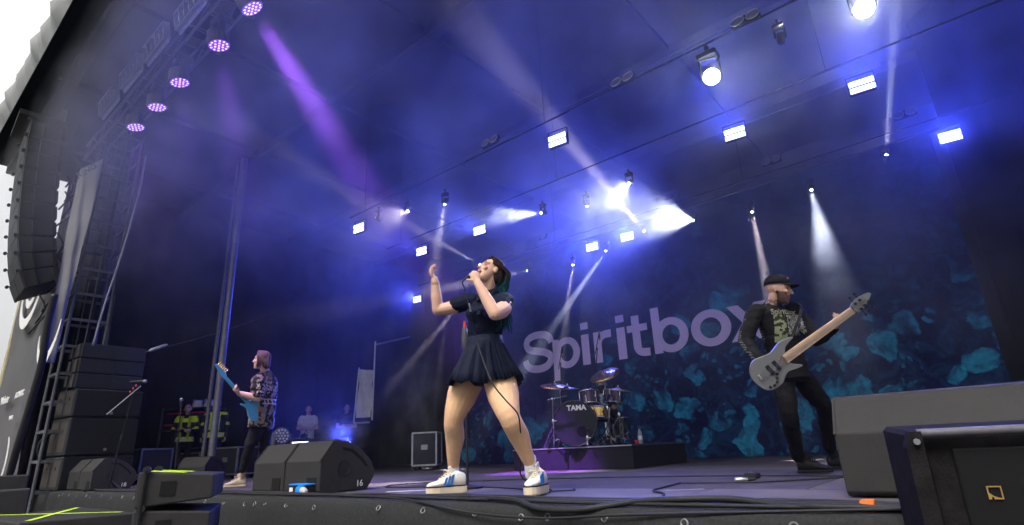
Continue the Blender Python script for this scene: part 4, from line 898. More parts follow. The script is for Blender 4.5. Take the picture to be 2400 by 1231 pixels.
b = MB(); b.cyl((-14.45, by, -1.3), (-14.45, by, 5.2), 0.06); b.build('tube', mat('yellowed_timber', (0.42, 0.38, 0.24), 0.8), r, smooth=True)

# ================================================================ DRUM KIT ON ITS RISER
RX0, RX1, RY0, RY1, RH = -2.95, -0.80, 3.85, 5.6, 0.31
riser_m = mat('riser_carpet', (0.012, 0.012, 0.016), 0.9, 0, 0.3, 20, 0.3, 200, spec=0.15)
r = thing('drum_riser', 'low black riser carrying the drum kit', 'riser', ((RX0 + RX1) / 2, (RY0 + RY1) / 2, 0.012))
b = MB(); b.box(((RX0 + RX1) / 2, (RY0 + RY1) / 2, RH / 2), (RX1 - RX0, RY1 - RY0, RH - 0.02)); b.build('skirt', riser_m, r)
b = MB(); b.box(((RX0 + RX1) / 2, (RY0 + RY1) / 2, RH + 0.006), (RX1 - RX0 + 0.02, RY1 - RY0 + 0.02, 0.02), bev=0.004); b.build('deck_panel', mat('riser_top', (0.05, 0.05, 0.055), 0.4, 0.1), r)
b = MB(); b.box(((RX0 + RX1) / 2, RY0 - 0.012, RH + 0.006), (RX1 - RX0, 0.004, 0.014)); b.build('edge_strip', alu, r)
DZ = RH + 0.016
def drum(name, label, c, axis, rad, depth, shell, head, cat='drum', n=28, lugs=8, hoopm=None, writing=None):
    a = Vector(axis).normalized(); c = Vector(c); r = thing(name, label, cat, c - a * 0)
    b = MB(); b.lathe([(rad, -depth / 2), (rad, depth / 2)], c=c, axis=a, n=n); b.build('shell', shell, r, smooth=True)
    for s in (-1, 1):
        b = MB(); b.tube([c + a * s * depth / 2 + (perp(a)[0] * math.cos(t_) + perp(a)[1] * math.sin(t_)) * (rad + 0.008) for t_ in np.linspace(0, 2 * math.pi, n + 1)[:-1]], 0.013, 6, closed=True); b.build('hoop', hoopm or chrome, r, smooth='all')
        b = MB(); b.lathe([(rad - 0.004, 0.0), (rad * 0.5, 0.001)], c=c + a * s * (depth / 2 + 0.004), axis=a * s, n=n); b.build('drum_head', head, r)
    for k in range(lugs):
        t_ = 2 * math.pi * k / lugs + 0.2; u, v = perp(a); d = u * math.cos(t_) + v * math.sin(t_)
        b = MB(); b.bar(c + d * (rad + 0.012) - a * depth * 0.48, c + d * (rad + 0.012) + a * depth * 0.48, 0.008); b.box(c + d * (rad + 0.008), (0.025, 0.025, 0.025)); b.build('lug', chrome, r)
    return r
blk_shell = mat('black_gloss_shell', (0.012, 0.012, 0.014), 0.15, 0, 0.1, coat=0.6)
blk_head = mat('black_drum_head', (0.012, 0.013, 0.018), 0.35, 0, 0.1)
clear_head = mat('coated_drum_head', (0.55, 0.55, 0.56), 0.5)
dim_head = mat('clear_drum_head', (0.06, 0.06, 0.07), 0.3)
smoke_shell = mat('purple_acrylic', (0.07, 0.04, 0.10), 0.15, 0.1, 0.1, coat=0.5)
gold_shell = mat('gold_snare_shell', (0.75, 0.50, 0.16), 0.25, 0.9, 0.15)
KA = Vector((0.50, -0.86, 0.0)).normalized()
kc = Vector((*(-1.757, 3.927, 0.581)[:2], DZ + 0.335))
kick = drum('bass_drum', 'big black bass drum facing out with white maker\'s lettering', kc, KA, 0.315, 0.42, blk_shell, blk_head, lugs=10, hoopm=blk_shell)
u_ = Vector((-KA.y, KA.x, 0)); 
text_mesh('maker_lettering', 'TAMA', mat('head_print', (0.75, 0.75, 0.78), 0.5, 0, 0), 0.105, kc + KA * 0.222 - u_ * 0.10 + Vector((0, 0, 0.185)), u_, (0, 0, 1), kick, 0.001, 0.004)
b = MB(); b.lathe([(0.075, 0.0), (0.07, 0.002)], c=kc + KA * 0.2205 + u_ * 0.10 - Vector((0, 0, 0.12)), axis=KA, n=20); b.build('port_hole', mat('port_black', (0.002, 0.002, 0.002), 0.9, 0, 0), kick)
for s_ in (-1, 1):
    b = MB(); b.bar(kc + u_ * s_ * 0.3 + KA * 0.1 - Vector((0, 0, 0.08)), kc + u_ * s_ * 0.42 + KA * 0.25 - Vector((0, 0, 0.335)), 0.018); b.build('spur', chrome, kick)
drum('rack_tom', 'small purple see-through rack tom above the bass drum', (-1.818, 4.484, 1.067), (-0.1, 0.12, 1), 0.15, 0.20, smoke_shell, dim_head, lugs=6)
drum('rack_tom', 'second rack tom tucked behind the stand tubes', (-1.627, 4.905, 1.086), (0.1, 0.12, 1), 0.15, 0.19, smoke_shell, dim_head, lugs=6)
drum('floor_tom', 'dark floor tom half hidden by the bass drum and stands', (-1.83, 5.366, 0.587), (0, 0.05, 1), 0.18, 0.34, blk_shell, dim_head, lugs=6)
drum('snare_drum', 'gleaming gold snare drum behind the bass drum', (-1.736, 4.584, 0.835), (0.05, 0.1, 1), 0.175, 0.16, gold_shell, clear_head, lugs=8)
bronze = mat('cymbal_bronze', (0.55, 0.36, 0.16), 0.28, 0.95, 0.2, 30)
def cymbal(c, axis, rad, label, stand=None, base=None, spread=0.28):
    c = Vector(c); a = Vector(axis).normalized(); r = thing('cymbal', label, 'cymbal', c, group='bronze cymbals of the drum kit')
    b = MB(); b.lathe([(rad, -0.02), (rad * 0.6, -0.006), (rad * 0.22, 0.004), (rad * 0.18, 0.016), (rad * 0.08, 0.028), (0.006, 0.03), (0.006, 0.024), (rad * 0.18, 0.010), (rad * 0.6, -0.011), (rad, -0.023)], c=c, axis=a, n=30); b.build('plate', bronze, r, smooth='all')
    b = MB(); b.lathe([(0.012, 0.03), (0.014, 0.045), (0.008, 0.06)], c=c, axis=a, n=10); b.build('wing_nut', chrome, r, smooth=True)
def stand(top, base, label, boom=None, name='cymbal_stand', legs=3, spread=0.27, hub=0.32, group='chrome stands of the drum kit'):
    top, base = Vector(top), Vector(base); r = thing(name, label, 'stand', base, group=group)
    mid = base + (top - base) * 0.55
    b = MB(); b.cyl(base + Vector((0, 0, 0.04)), mid, 0.016, n=10); b.build('lower_tube', chrome, r, smooth=True)
    b = MB(); b.cyl(mid, top, 0.011, n=10); b.build('upper_tube', chrome, r, smooth=True)
    b = MB(); b.lathe([(0.022, -0.03), (0.026, 0), (0.022, 0.03)], c=mid, n=10); b.bar(mid, mid + Vector((0.06, 0, 0)), 0.012); b.build('clamp', chrome, r, smooth=True)
    for k in range(legs):
        a = 2 * math.pi * k / legs + 0.5 + base.x; f = base + Vector((math.cos(a) * spread, math.sin(a) * spread, 0.012))
        b = MB(); b.bar(base + Vector((0, 0, hub)), f, 0.018, 0.012); b.bar(base + Vector((0, 0, 0.10)), base + (f - base) * 0.55 + Vector((0, 0, hub * 0.42)), 0.012); b.build('leg', chrome, r)
        b = MB(); b.box(f, (0.035, 0.035, 0.024), bev=0.006); b.build('rubber_foot', black_plastic, r)
    if boom:
        e = Vector(boom); b = MB(); b.cyl(top - (e - top) * 0.35, e, 0.009, n=8); b.build('boom_arm', chrome, r, smooth=True)
        b = MB(); b.lathe([(0.02, -0.02), (0.024, 0), (0.02, 0.02)], c=top, axis=(1, 0, 0), n=10); b.build('tilter', chrome, r, smooth=True)
    return r
def onr(x_, y_): return (x_, y_, DZ)
stand((-1.798, 3.432, 1.015), onr(*(-2.008, 3.685, 0.351)[:2]), 'chrome boom stand at the singer\'s side of the bass drum', (-1.628, 3.556, 1.047))
stand((-1.351, 4.211, 1.319), onr(*(-1.514, 4.5, 0.349)[:2]), 'straight chrome stand under the large tilted crash cymbal')
stand((-1.246, 4.381, 1.128), onr(*(-1.385, 4.595, 0.374)[:2]), 'outermost chrome tripod stand of the kit', spread=0.32, hub=0.42)
stand((-1.847, 3.711, 1.22), onr(*(-2.13, 4.117, 0.383)[:2]), 'slender chrome stand behind the boom stand')
cymbal((-1.904, 3.657, 1.236), (0.25, -0.2, 1), 0.22, 'bronze cymbal nearest the singer, nearly edge on')
cymbal((-1.936, 4.045, 1.227), (0.15, -0.1, 1), 0.18, 'smaller dark bronze cymbal behind the first')
cymbal((-1.337, 4.198, 1.375), (0.0, -0.55, 0.85), 0.24, 'large bronze crash cymbal tilted to the audience before the drummer')
cymbal((-1.231, 4.385, 1.146), (0.2, 0.0, 1), 0.22, 'thin edge-on cymbal at the outer side of the kit')
# bass drum microphone and overhead microphones
def micro(c, d, r_len=0.16, rad=0.022, name='microphone', label='', ball=False):
    c = Vector(c); d = Vector(d).normalized(); r = thing(name, label, 'microphone', c)
    b = MB(); b.lathe([(rad * 0.6, 0), (rad * 0.8, r_len * 0.1), (rad, r_len * 0.8), (rad, r_len)], c=c, axis=d, n=12); b.build('body', black_metal, r, smooth=True)
    b = MB(); prof = [(rad * 1.02, r_len)] + [(rad * (1.25 if ball else 1.0) * math.sin(R(t_)), r_len + rad * 1.1 - rad * 1.1 * math.cos(R(t_))) for t_ in (60, 90, 120, 150, 175)]; b.lathe(prof, c=c, axis=d, n=12); b.build('grille', mat('mic_grille', (0.2, 0.2, 0.21), 0.4, 0.8, 0.2, 300), r, smooth=True)
    return r
micro((-1.447, 3.776, 0.57), (-0.6, 0.7, -0.1), label='small microphone aimed at the bass drum port')
stand((-1.46, 3.779, 0.541), onr(*(-1.51, 3.825, 0.34)[:2]), 'short low microphone stand before the bass drum', spread=0.12, hub=0.1)
for k, (a_, t_, lab) in enumerate((((-1.982, 3.973, 1.618), (-2.317, 4.343, 0.452), 'thin dark overhead microphone stand near the letter p'), ((-1.528, 4.387, 1.835), (-2.02, 4.732, 0.432), 'thin dark overhead microphone stand crossing the letter r'))):
    r = thing('microphone_stand', lab, 'stand', (t_[0], t_[1], DZ)); a = Vector(a_); base = Vector((t_[0], t_[1], DZ))
    b = MB(); b.cyl(base, a, 0.009, n=8); b.build('tube', black_metal, r, smooth=True)
    b = MB(); b.bar(a - Vector((0.05, 0, 0.1)), a + Vector((0.12, -0.1, 0.22)), 0.01); b.build('boom_arm', black_metal, r)
    for q in range(3):
        an = 2 * math.pi * q / 3; b = MB(); b.bar(base + Vector((0, 0, 0.12)), base + Vector((0.2 * math.cos(an), 0.2 * math.sin(an), 0.01)), 0.012); b.build('leg', black_metal, r)
    micro(a + Vector((0.12, -0.1, 0.23)), (0.1, -0.2, -1), 0.12, 0.014, label='slim overhead microphone ' + ('before the letter p' if k == 0 else 'before the letter r'))
# water bottle and cup
c = Vector((*(-1.161, 4.799, 0.328)[:2], DZ)); r = thing('water_bottle', 'clear plastic water bottle standing on the riser edge', 'bottle', c)
b = MB(); b.lathe([(0.032, 0.0), (0.034, 0.01), (0.034, 0.15), (0.03, 0.18), (0.013, 0.215), (0.013, 0.225)], c=c, n=14); b.build('bottle_body', mat('clear_plastic', (0.45, 0.5, 0.6), 0.12, 0, 0, alpha=0.55), r, smooth=True)
b = MB(); b.lathe([(0.035, 0.06), (0.035, 0.12)], c=c, n=14); b.build('wrapper', white_paint, r, smooth=True)
b = MB(); b.lathe([(0.015, 0.225), (0.015, 0.245)], c=c, n=12); b.build('cap', black_plastic, r)
c = Vector((*(-1.164, 4.672, 0.3)[:2], DZ)); b = MB(); b.lathe([(0.02, 0), (0.028, 0.01), (0.03, 0.05), (0.02, 0.06)], c=c, n=12); tag(b.build('drink_can', mat('red_can', (0.6, 0.03, 0.05), 0.35), smooth=True), 'small red can beside the water bottle', 'can')

# ================================================================ STANDS, CASES AND OTHER THINGS BEHIND
def tripod_stand(base, top, label, boom=None, m=black_metal, name='microphone_stand', round_base=False):
    base, top = Vector(base), Vector(top); r = thing(name, label, 'stand', base)
    b = MB(); b.cyl(base + Vector((0, 0, 0.03)), base + (top - base) * 0.55, 0.012, n=10); b.build('lower_tube', m, r, smooth=True)
    b = MB(); b.cyl(base + (top - base) * 0.55, top, 0.009, n=10); b.build('upper_tube', m, r, smooth=True)
    b = MB(); b.lathe([(0.017, -0.04), (0.02, -0.02), (0.02, 0.02), (0.017, 0.04)], c=base + (top - base) * 0.55, n=10); b.build('grip', black_plastic, r, smooth=True)
    if round_base:
        b = MB(); b.lathe([(0.15, 0), (0.15, 0.015), (0.13, 0.025), (0.02, 0.03)], c=base, n=24); b.build('base_plate', m, r, smooth=True)
    else:
        for k in range(3):
            a = 2 * math.pi * k / 3 + 0.4; b = MB(); b.bar(base + Vector((0, 0, 0.18)), base + Vector((0.3 * math.cos(a), 0.3 * math.sin(a), 0.01)), 0.016); b.build('leg', m, r)
    if boom:
        a_, e_ = boom; b = MB(); b.cyl(a_, e_, 0.008, n=8); b.build('boom_arm', alu, r, smooth=True)
    return r
DK = 0.004
# boom microphone at the side stack
t_ = (-7.096, -0.415, 1.438); tripod_stand((*(-7.629, -0.38, 0.357)[:2], DK), t_, 'boom microphone stand in front of the side fill stack', ((-7.37, -0.642, 1.131), (-7.094, -0.327, 1.554)))
micro((-7.149, -0.466, 1.612), (1, 0.75, 0.0), 0.22, 0.024, label='stage microphone lying level at the end of the boom', ball=True)
b = MB()
r = thing('plectrum_holder', 'strip of red plectrums clipped to the boom arm', 'holder', (-7.07, -0.421, 1.5))
for k in range(3):
    c = Vector((-7.114, -0.454, 1.464)) + Vector((0.075 * k * 0.5, 0.045 * k * 0.5, 0.045 * k)); b = MB(); b.box(c, (0.035, 0.01, 0.03), bev=0.003); b.build('plectrum', mat('red_plastic', (0.75, 0.06, 0.04), 0.4), r)
tripod_stand((*(-6.983, 0.314, 0.292)[:2], DK), (-6.673, 0.151, 1.249), 'thin straight microphone stand in front of the fire crew')
micro((-6.684, 0.152, 1.224), (0.0, -0.05, 1), 0.08, 0.022, label='microphone on the thin stand before the fire crew', ball=True)
# singer's stand behind her
sb = Vector((-0.813, 0.62, 0)); tripod_stand(sb + Vector((0, 0, 0.004)), (sb.x + 0.0, sb.y, 1.42), 'black microphone stand directly behind the singer', round_base=True)
mt = Vector((sb.x, sb.y, 1.42)); r = thing('microphone_clip', 'grey clip and red tape on the empty stand behind the singer', 'clip', mt)
b = MB(); b.lathe([(0.012, 0), (0.03, 0.03), (0.034, 0.14), (0.028, 0.22), (0.02, 0.24)], c=mt + Vector((0, 0, -.12)), n=14); b.build('clutch', mat('grey_rubber', (0.07, 0.07, 0.075), 0.5), r, smooth=True)
b = MB(); b.lathe([(0.013, 0), (0.016, 0.02), (0.013, 0.05), (0.017, 0.07)], c=mt + Vector((0, 0, .12)), n=10); b.build('tape', MATS['red_plastic'], r, smooth=True)

case_m = mat('flight_case_ply', (0.02, 0.02, 0.03), 0.45, 0, 0.15)
def flight_case(c, sz, rz, label, m=case_m):
    r = thing('flight_case', label, 'flight case', c, rz, group='flight cases in the wing'); x, y, z = sz
    b = MB(); b.box((0, 0, z / 2 + 0.1), sz); b.build('panel_body', m, r, world=False)
    for i in (-1, 1):
        for j in (-1, 1):
            b = MB(); b.bar((i * x / 2, j * y / 2, 0.1), (i * x / 2, j * y / 2, z + 0.1), 0.035); b.build('edge_profile', alu, r, world=False)
            b = MB(); b.cyl((i * x * .38 - .02, j * y * .38, 0.05), (i * x * .38 + .02, j * y * .38, 0.05), 0.05, n=12); b.build('caster', black_plastic, r, world=False)
        for zz in (0.1, z + 0.1):
            b = MB(); b.bar((i * x / 2, -y / 2, zz), (i * x / 2, y / 2, zz), 0.033); b.build('edge_profile', alu, r, world=False)
            b = MB(); b.bar((-x / 2, i * y / 2, zz), (x / 2, i * y / 2, zz), 0.033); b.build('edge_profile', alu, r, world=False)
    b = MB(); b.box((0, -y / 2 - 0.004, z * 0.55 + .1), (0.14, 0.01, 0.1), bev=0.003); b.build('latch', alu, r, world=False)
    return r
flight_case((*(-6.512, 5.162, 0.075)[:2], DK), (0.52, 0.5, 0.66), R(35), 'upright dark flight case with bright edges behind the singer\'s knee')
flight_case((*(-10.071, 2.657, 0.378)[:2], DK), (0.7, 0.6, 0.55), R(20), 'flight case with pale edges behind the guitarist\'s knees')
flight_case((*(-12.017, 2.701, 0.372)[:2], DK), (0.8, 0.6, 0.5), R(10), 'dark flight case between the two fire crew members')
flight_case((*(-11.78, 1.37, 0.428)[:2], DK), (0.9, 0.7, 0.6), R(15), 'dark flight case beside the side fill stack')
# equipment rack behind the fire crew
rc = Vector((*(-12.923, 2.747, 0.441)[:2], DK)); r = thing('equipment_rack', 'tall dark equipment rack with red strips behind the fire crew', 'rack', rc, R(35))
for i in (-1, 1):
    for j in (-1, 1):
        b = MB(); b.bar((i * .65, j * .3, 0), (i * .65, j * .3, 1.75), 0.04); b.build('upright', tow_m, r, world=False)
for z in (0.3, 0.75, 1.2, 1.72):
    b = MB(); b.box((0, 0, z), (1.34, 0.64, 0.03)); b.build('shelf', black_metal, r, world=False)
for k, (x_, z_) in enumerate(((-0.3, 1.6), (0.35, 1.6), (-0.35, 1.32), (0.2, 1.32))):
    b = MB(); b.box((x_, -0.31, z_), (0.42, 0.02, 0.035)); b.build('red_strip', mat('red_panel', (0.55, 0.02, 0.06), 0.4), r, world=False)
for k in range(5):
    b = MB(); b.box((-0.5 + 0.25 * k, 0, 0.45 + 0.45 * (k % 3)), (0.22, 0.5, 0.24), bev=0.01); b.build('device', case_m, r, world=False)
for k, x_ in enumerate((0.1, 0.42)):
    c = rc + Matrix.Rotation(R(35), 3, 'Z') @ Vector((x_, -0.05, 1.735)); r = thing('fire_helmet', ('dented pale helmet on the rack top', 'white helmet beside it on the rack top')[k], 'helmet', c, group='helmets on the rack')
    b = MB(); b.lathe([(0.16, 0.0), (0.165, 0.015), (0.13, 0.03), (0.125, 0.10), (0.09, 0.17), (0.03, 0.195), (0.002, 0.2)], c=c, n=18); b.build('dome', white_paint, r, smooth='all')
    b = MB(); b.bar(c + Vector((0, -0.12, 0.11)), c + Vector((0, 0.12, 0.11)), 0.03, 0.2); b.build('comb', alu, r)
# hanging pale cloth frame
hb = [Vector((-8.481, 4.689, 1.212)), Vector((-8.249, 4.885, 1.198))]; r, q = banner('hanging_cloth', 'pale narrow cloth hanging in a frame in the dark wing', [(-8.497, 4.676, 1.212), (-8.056, 4.769, 1.203), (-8.067, 4.828, 2.299), (-8.493, 4.723, 2.364)], mat('pale_cloth', (0.42, 0.41, 0.42), 0.8), 8, 10, 0.02)
for a_, c_ in (((-8.565, 4.669, 1.099), (-8.491, 4.707, 2.404)), ((-8.042, 4.809, 1.134), (-8.032, 4.824, 3)), ((-8.542, 4.689, 1.098), (-8.1, 4.782, 1.09)), ((-8.052, 4.842, 2.92), (-7.833, 5.727, 3.181))):
    b = MB(); b.cyl(a_, c_, 0.02, n=8); b.build('frame_tube', alu, r, smooth=True)
# strobes and an unlit wash head on the deck
for p_, lab in (((-6.568, 2.173, 0.564), 'floor strobe with two lit bars nearest the white shirt'), ((-6.438, 2.973, 0.539), 'floor strobe just above the monitor wedge')):
    p_ = Vector(p_); strobe(p_, (0.66, -0.58, 0.48), 170, lab, 'blue strobes standing on the deck')
    r = thing('lamp_crate', 'low black crate under the ' + lab, 'crate', (p_.x, p_.y, DK)); b = MB(); b.box((p_.x - .06, p_.y + .05, (p_.z - 0.13) / 2 + 0.006), (0.5, 0.4, p_.z - 0.145), rot=Matrix.Rotation(R(45), 3, 'Z'), bev=0.01); b.build('crate_body', case_m, r)
    b = MB(); b.box((p_.x - .06, p_.y + .05, (p_.z - 0.13) * 0.8), (0.52, 0.42, 0.02), rot=Matrix.Rotation(R(45), 3, 'Z')); b.build('edge_band', alu, r)
for p_, lab in (((-7.763, 2.457, 0.796), 'unlit floor wash head with silver lens cells beside the guitarist'),):
    p_ = Vector(p_); d = Vector((0.95, -0.2, 0.1)).normalized(); r = thing('wash_light', lab, 'stage light', p_)
    yaw = math.atan2(-d.x, d.y); E = (Matrix.Rotation(yaw, 3, 'Z') @ Matrix.Rotation(math.asin(d.z), 3, 'X')).to_euler()
    part(r, 'base', WSH['base'], loc=(0, 0, -0.8)); part(r, 'yoke', WSH['yoke'], loc=(0, 0, 0), rot=(math.pi, 0, -yaw)); h = part(r, 'lamp_head', WSH['lamp_head'], rot=E)
    b = MB()
    for (a, c) in [(0, 0)] + [(0.06 * math.cos(t_), 0.06 * math.sin(t_)) for t_ in np.arange(6) * math.pi / 3] + [(0.118 * math.cos(t_), 0.118 * math.sin(t_)) for t_ in np.arange(12) * math.pi / 6]: b.lathe([(0.022, 0.014), (0.016, 0.022)], c=(a, 0, c), axis=(0, 1, 0), n=8)
    q = b.build('lens_cells', mat('clear_lens', (0.75, 0.75, 0.8), 0.1, 0.6), h, world=False); q['kind'] = 'stuff'
    b = MB(); b.box((0, 0, -0.55), (0.4, 0.4, 0.5)); b.build('stand_box', case_m, r, world=False)

# ================================================================ PEOPLE
def remesh(mb, vox, it=4, fac=0.5):
    me = mb.mesh('tmp'); bm = bmesh.new(); bm.from_mesh(me); bmesh.ops.recalc_face_normals(bm, faces=bm.faces); bm.to_mesh(me); bm.free()
    o = bpy.data.objects.new('tmp', me); COL.objects.link(o)
    m = o.modifiers.new('r', 'REMESH'); m.mode = 'VOXEL'; m.voxel_size = vox; m.use_smooth_shade = True
    if it: s = o.modifiers.new('s', 'SMOOTH'); s.factor = fac; s.iterations = it
    dg = bpy.context.evaluated_depsgraph_get(); out = bpy.data.meshes.new_from_object(o.evaluated_get(dg))
    bpy.data.objects.remove(o); bpy.data.meshes.remove(me); return out
def coords(me):
    a = np.empty(len(me.vertices) * 3); me.vertices.foreach_get('co', a); return a.reshape(-1, 3)
def put(me, co): me.vertices.foreach_set('co', co.ravel()); me.update()
def normals(me):
    a = np.empty(len(me.vertices) * 3); me.vertices.foreach_get('normal', a); return a.reshape(-1, 3)
def paint(me, cols):
    c = np.ones((len(me.vertices), 4)); c[:, :3] = cols
    at = me.color_attributes.new('Col', 'FLOAT_COLOR', 'POINT'); at.data.foreach_set('color', c.ravel())
def link_part(name, me, m, root):
    if root.name in INV: me.transform(INV[root.name])
    me.materials.clear(); me.materials.append(m); me.polygons.foreach_set('use_smooth', [True] * len(me.polygons))
    o = bpy.data.objects.new(name, me); COL.objects.link(o); o.parent = root; return o
def fbm(co, sc, seed=0.0, stretch=(1, 1, 1)):
    return np.array([noise.fractal(Vector((c[0] * sc * stretch[0] + seed, c[1] * sc * stretch[1], c[2] * sc * stretch[2])), 1.0, 2.0, 3) for c in co])
def limb(mb, pts, rad, n=12):
    P = smoothpath(pts, 5); k = len(P); rr = np.interp(np.linspace(0, len(pts) - 1, k), range(len(pts)), rad)
    mb.tube(P, list(rr), n)
    for p, r_ in ((P[0], rr[0]), (P[-1], rr[-1])): mb.ell(p, (r_, 0, 0), (0, r_, 0), (0, 0, r_ * 0.98), n=10, m=7)
def hand(mb, W, D, Nn, side, curl=(0.5, 0.5, 0.5, 0.5), thumb=0.4, s=1.0, spread=0.06):
    """wrist, direction to knuckles, palm normal; side=+1/-1 puts the thumb on +/-(D x N)"""
    W = Vector(W); D = Vector(D).normalized(); Nn = Vector(Nn); Nn = (Nn - D * Nn.dot(D)).normalized(); A = D.cross(Nn) * side
    mb.ell(W + D * .052 * s, D * .056 * s, A * .042 * s, Nn * .017 * s, n=12, m=8)
    mb.ell(W + D * .02 * s, D * .04 * s, A * .029 * s, Nn * .021 * s, n=10, m=7)
    for i, ln in enumerate((.070, .080, .074, .058)):
        p = W + D * (.094 - .006 * abs(i - 1)) * s + A * (.031 - .0215 * i) * s; d = (D + A * spread * (1.5 - i)).normalized(); P = [p - D * .015 * s]; c = curl[i]
        for k, fr in enumerate((.45, .32, .26)):
            ax = d.cross(Nn).normalized(); d = (Matrix.Rotation(c * (0.8, 1.0, 0.7)[k], 3, ax) @ d).normalized() if k or True else d
            P.append(P[-1] + d * ln * fr * s * (1.25 if k == 0 else 1))
        mb.tube(P, [.0105 * s, .0095 * s, .0088 * s, .0072 * s], 8); mb.ell(P[-1], (.0072 * s, 0, 0), (0, .0072 * s, 0), (0, 0, .0072 * s), n=8, m=6)
    p = W + D * .03 * s + A * .032 * s; d = (D * .65 + A * .65 + Nn * thumb).normalized(); p2 = p + d * .045 * s; d2 = (d + D * .5 + Nn * thumb * .8).normalized(); p3 = p2 + d2 * .034 * s
    mb.tube([p - d * .01, p2, p3], [.014 * s, .011 * s, .008 * s], 8); mb.ell(p3, (.008 * s, 0, 0), (0, .008 * s, 0), (0, 0, .008 * s), n=8, m=6)
def head(mb, c, F, U, s=1.0, neck=None, nr=0.052, male=False):
    c = Vector(c); F = Vector(F).normalized(); U = Vector(U); U = (U - F * U.dot(F)).normalized(); Sd = F.cross(U)
    P = lambda f, a, u: c + (F * f + Sd * a + U * u) * s
    mb.ell(P(-.012, 0, .035), Sd * .074 * s, F * .094 * s, U * .086 * s, n=18, m=12)
    jw = 1.08 if male else 1.0
    mb.loft([(P(.012, 0, .06), Sd * .066 * s, F * .072 * s), (P(.018, 0, .02), Sd * .067 * s, F * .074 * s), (P(.024, 0, -.03), Sd * .062 * s * jw, F * .069 * s), (P(.032, 0, -.068), Sd * .051 * s * jw, F * .058 * s), (P(.042, 0, -.098), Sd * .033 * s * jw, F * .042 * s), (P(.047, 0, -.112), Sd * .016 * s, F * .022 * s)], n=18)
    mb.tube([P(.086, 0, .028), P(.100, 0, .0), P(.108, 0, -.018)], [.009 * s, .011 * s, .014 * s], 8)
    mb.ell(P(.112, 0, -.021), Sd * .016 * s, F * .012 * s, U * .010 * s, n=10, m=7)
    for a in (-1, 1):
        mb.tube([P(.086, a * .014, .034), P(.080, a * .04, .038), P(.062, a * .058, .03)], [.009 * s, .010 * s, .008 * s], 8)
        mb.ell(P(.072, a * .042, -.018), Sd * .022 * s, F * .018 * s, U * .02 * s, n=10, m=7)
        mb.ell(P(-.008, a * .076, .0), Sd * .010 * s, F * .019 * s, U * .031 * s, n=10, m=7)
    mb.ell(P(.076, 0, -.098), Sd * .022 * s, F * .018 * s, U * .016 * s, n=10, m=7)
    if neck is not None: limb(mb, [P(-.02, 0, -.045), (P(-.025, 0, -.09) + Vector(neck)) / 2, Vector(neck)], [nr, nr * .97, nr * 1.15])
    return P, F, U, Sd
def head_local(co, c, F, U, s=1.0):
    c = np.array(c); F = np.array(Vector(F).normalized()); U = Vector(U); U = np.array((U - Vector(F) * U.dot(Vector(F))).normalized()); Sd = np.cross(F, U)
    d = (co - c) / s; return d @ F, d @ Sd, d @ U
def gs(x, w): return np.exp(-(x / w) ** 2)
def face_shape(me, c, F, U, s, open_mouth=0.0):
    co = coords(me); f, a, u = head_local(co, c, F, U, s); Fv = np.array(Vector(F).normalized()); m = (f > .03)
    d = -.012 * gs(np.abs(a) - .032, .014) * gs(u - .012, .012) * m               # eye sockets
    d += .007 * gs(np.abs(a) - .032, .010) * gs(u - .010, .007) * m               # lids
    d += .008 * gs(a, .022) * gs(u + .050, .006) * m + .007 * gs(a, .019) * gs(u + .066, .006) * m   # lips
    d -= (.004 + .035 * open_mouth) * gs(a, .017) * gs(u + .058, .004 + .007 * open_mouth) * m
    put(me, co + Fv * d[:, None] * s)
def face_paint(me, c, F, U, s, skin, lip, brow, shadow=None, beard=None, open_mouth=0.0, stub=None):
    co = coords(me); f, a, u = head_local(co, c, F, U, s); m = (f > .045) & (np.abs(a) < .075) & (np.abs(u) < .13)
    n_ = len(co); col = np.tile(np.array(skin), (n_, 1)); col *= (1 + .10 * fbm(co, 9.0, 3.0))[:, None]
    def mix(w, c2):
        nonlocal col; w = np.clip(w, 0, 1)[:, None]; col = col * (1 - w) + np.array(c2) * w
    near = (np.abs(f) < .16) & (np.abs(a) < .12) & (np.abs(u) < .16)
    mix(.35 * gs(np.abs(a) - .045, .02) * gs(u + .02, .02) * m, (skin[0] * 1.05, skin[1] * .75, skin[2] * .72))
    if beard:
        w = near & (f > .0) & (u < -.018 - .026 * (f > .075)) & (u > -.135)
        w2 = w & ~((np.abs(a) < .02) & (u > -.035)); mix(.85 * w2, beard)
        mix(.8 * (near & (u > .03) & (f < .045)), stub or beard)
    if shadow: mix(.9 * gs(np.abs(a) - .033, .019) * gs(u - .015, .012) * m, shadow)
    mix(1.0 * gs(np.abs(a) - .033, .013) * gs(u - .009, .0045) * m * 1.3, (.02, .015, .015))
    mix(1.2 * gs(np.abs(a) - .034, .020) * gs(u - .036 - .004 * (np.abs(a) > .02), .006) * m, brow)
    mix(1.2 * gs(a, .022) * gs(u + .058, .014 + .006 * open_mouth) * m * (f > .07), lip)
    if open_mouth: mix(1.4 * gs(a, .014) * gs(u + .058, .009) * (f > .04) * near, (.03, .008, .008))
    return co, col
def torso(mb, rings, inf=0.0, n=20):
    mb.loft([(c, Vector(a) * (1 + inf / Vector(a).length), Vector(b_) * (1 + inf / Vector(b_).length)) for c, a, b_ in rings], n=n)
skin_m = vcol_mat('skin', 0.58, 0.15, 260, 0.25); cloth_m = vcol_mat('printed_cloth', 0.85, 0.25, 300); hair_m = vcol_mat('hair', 0.62, 0.3, 150)

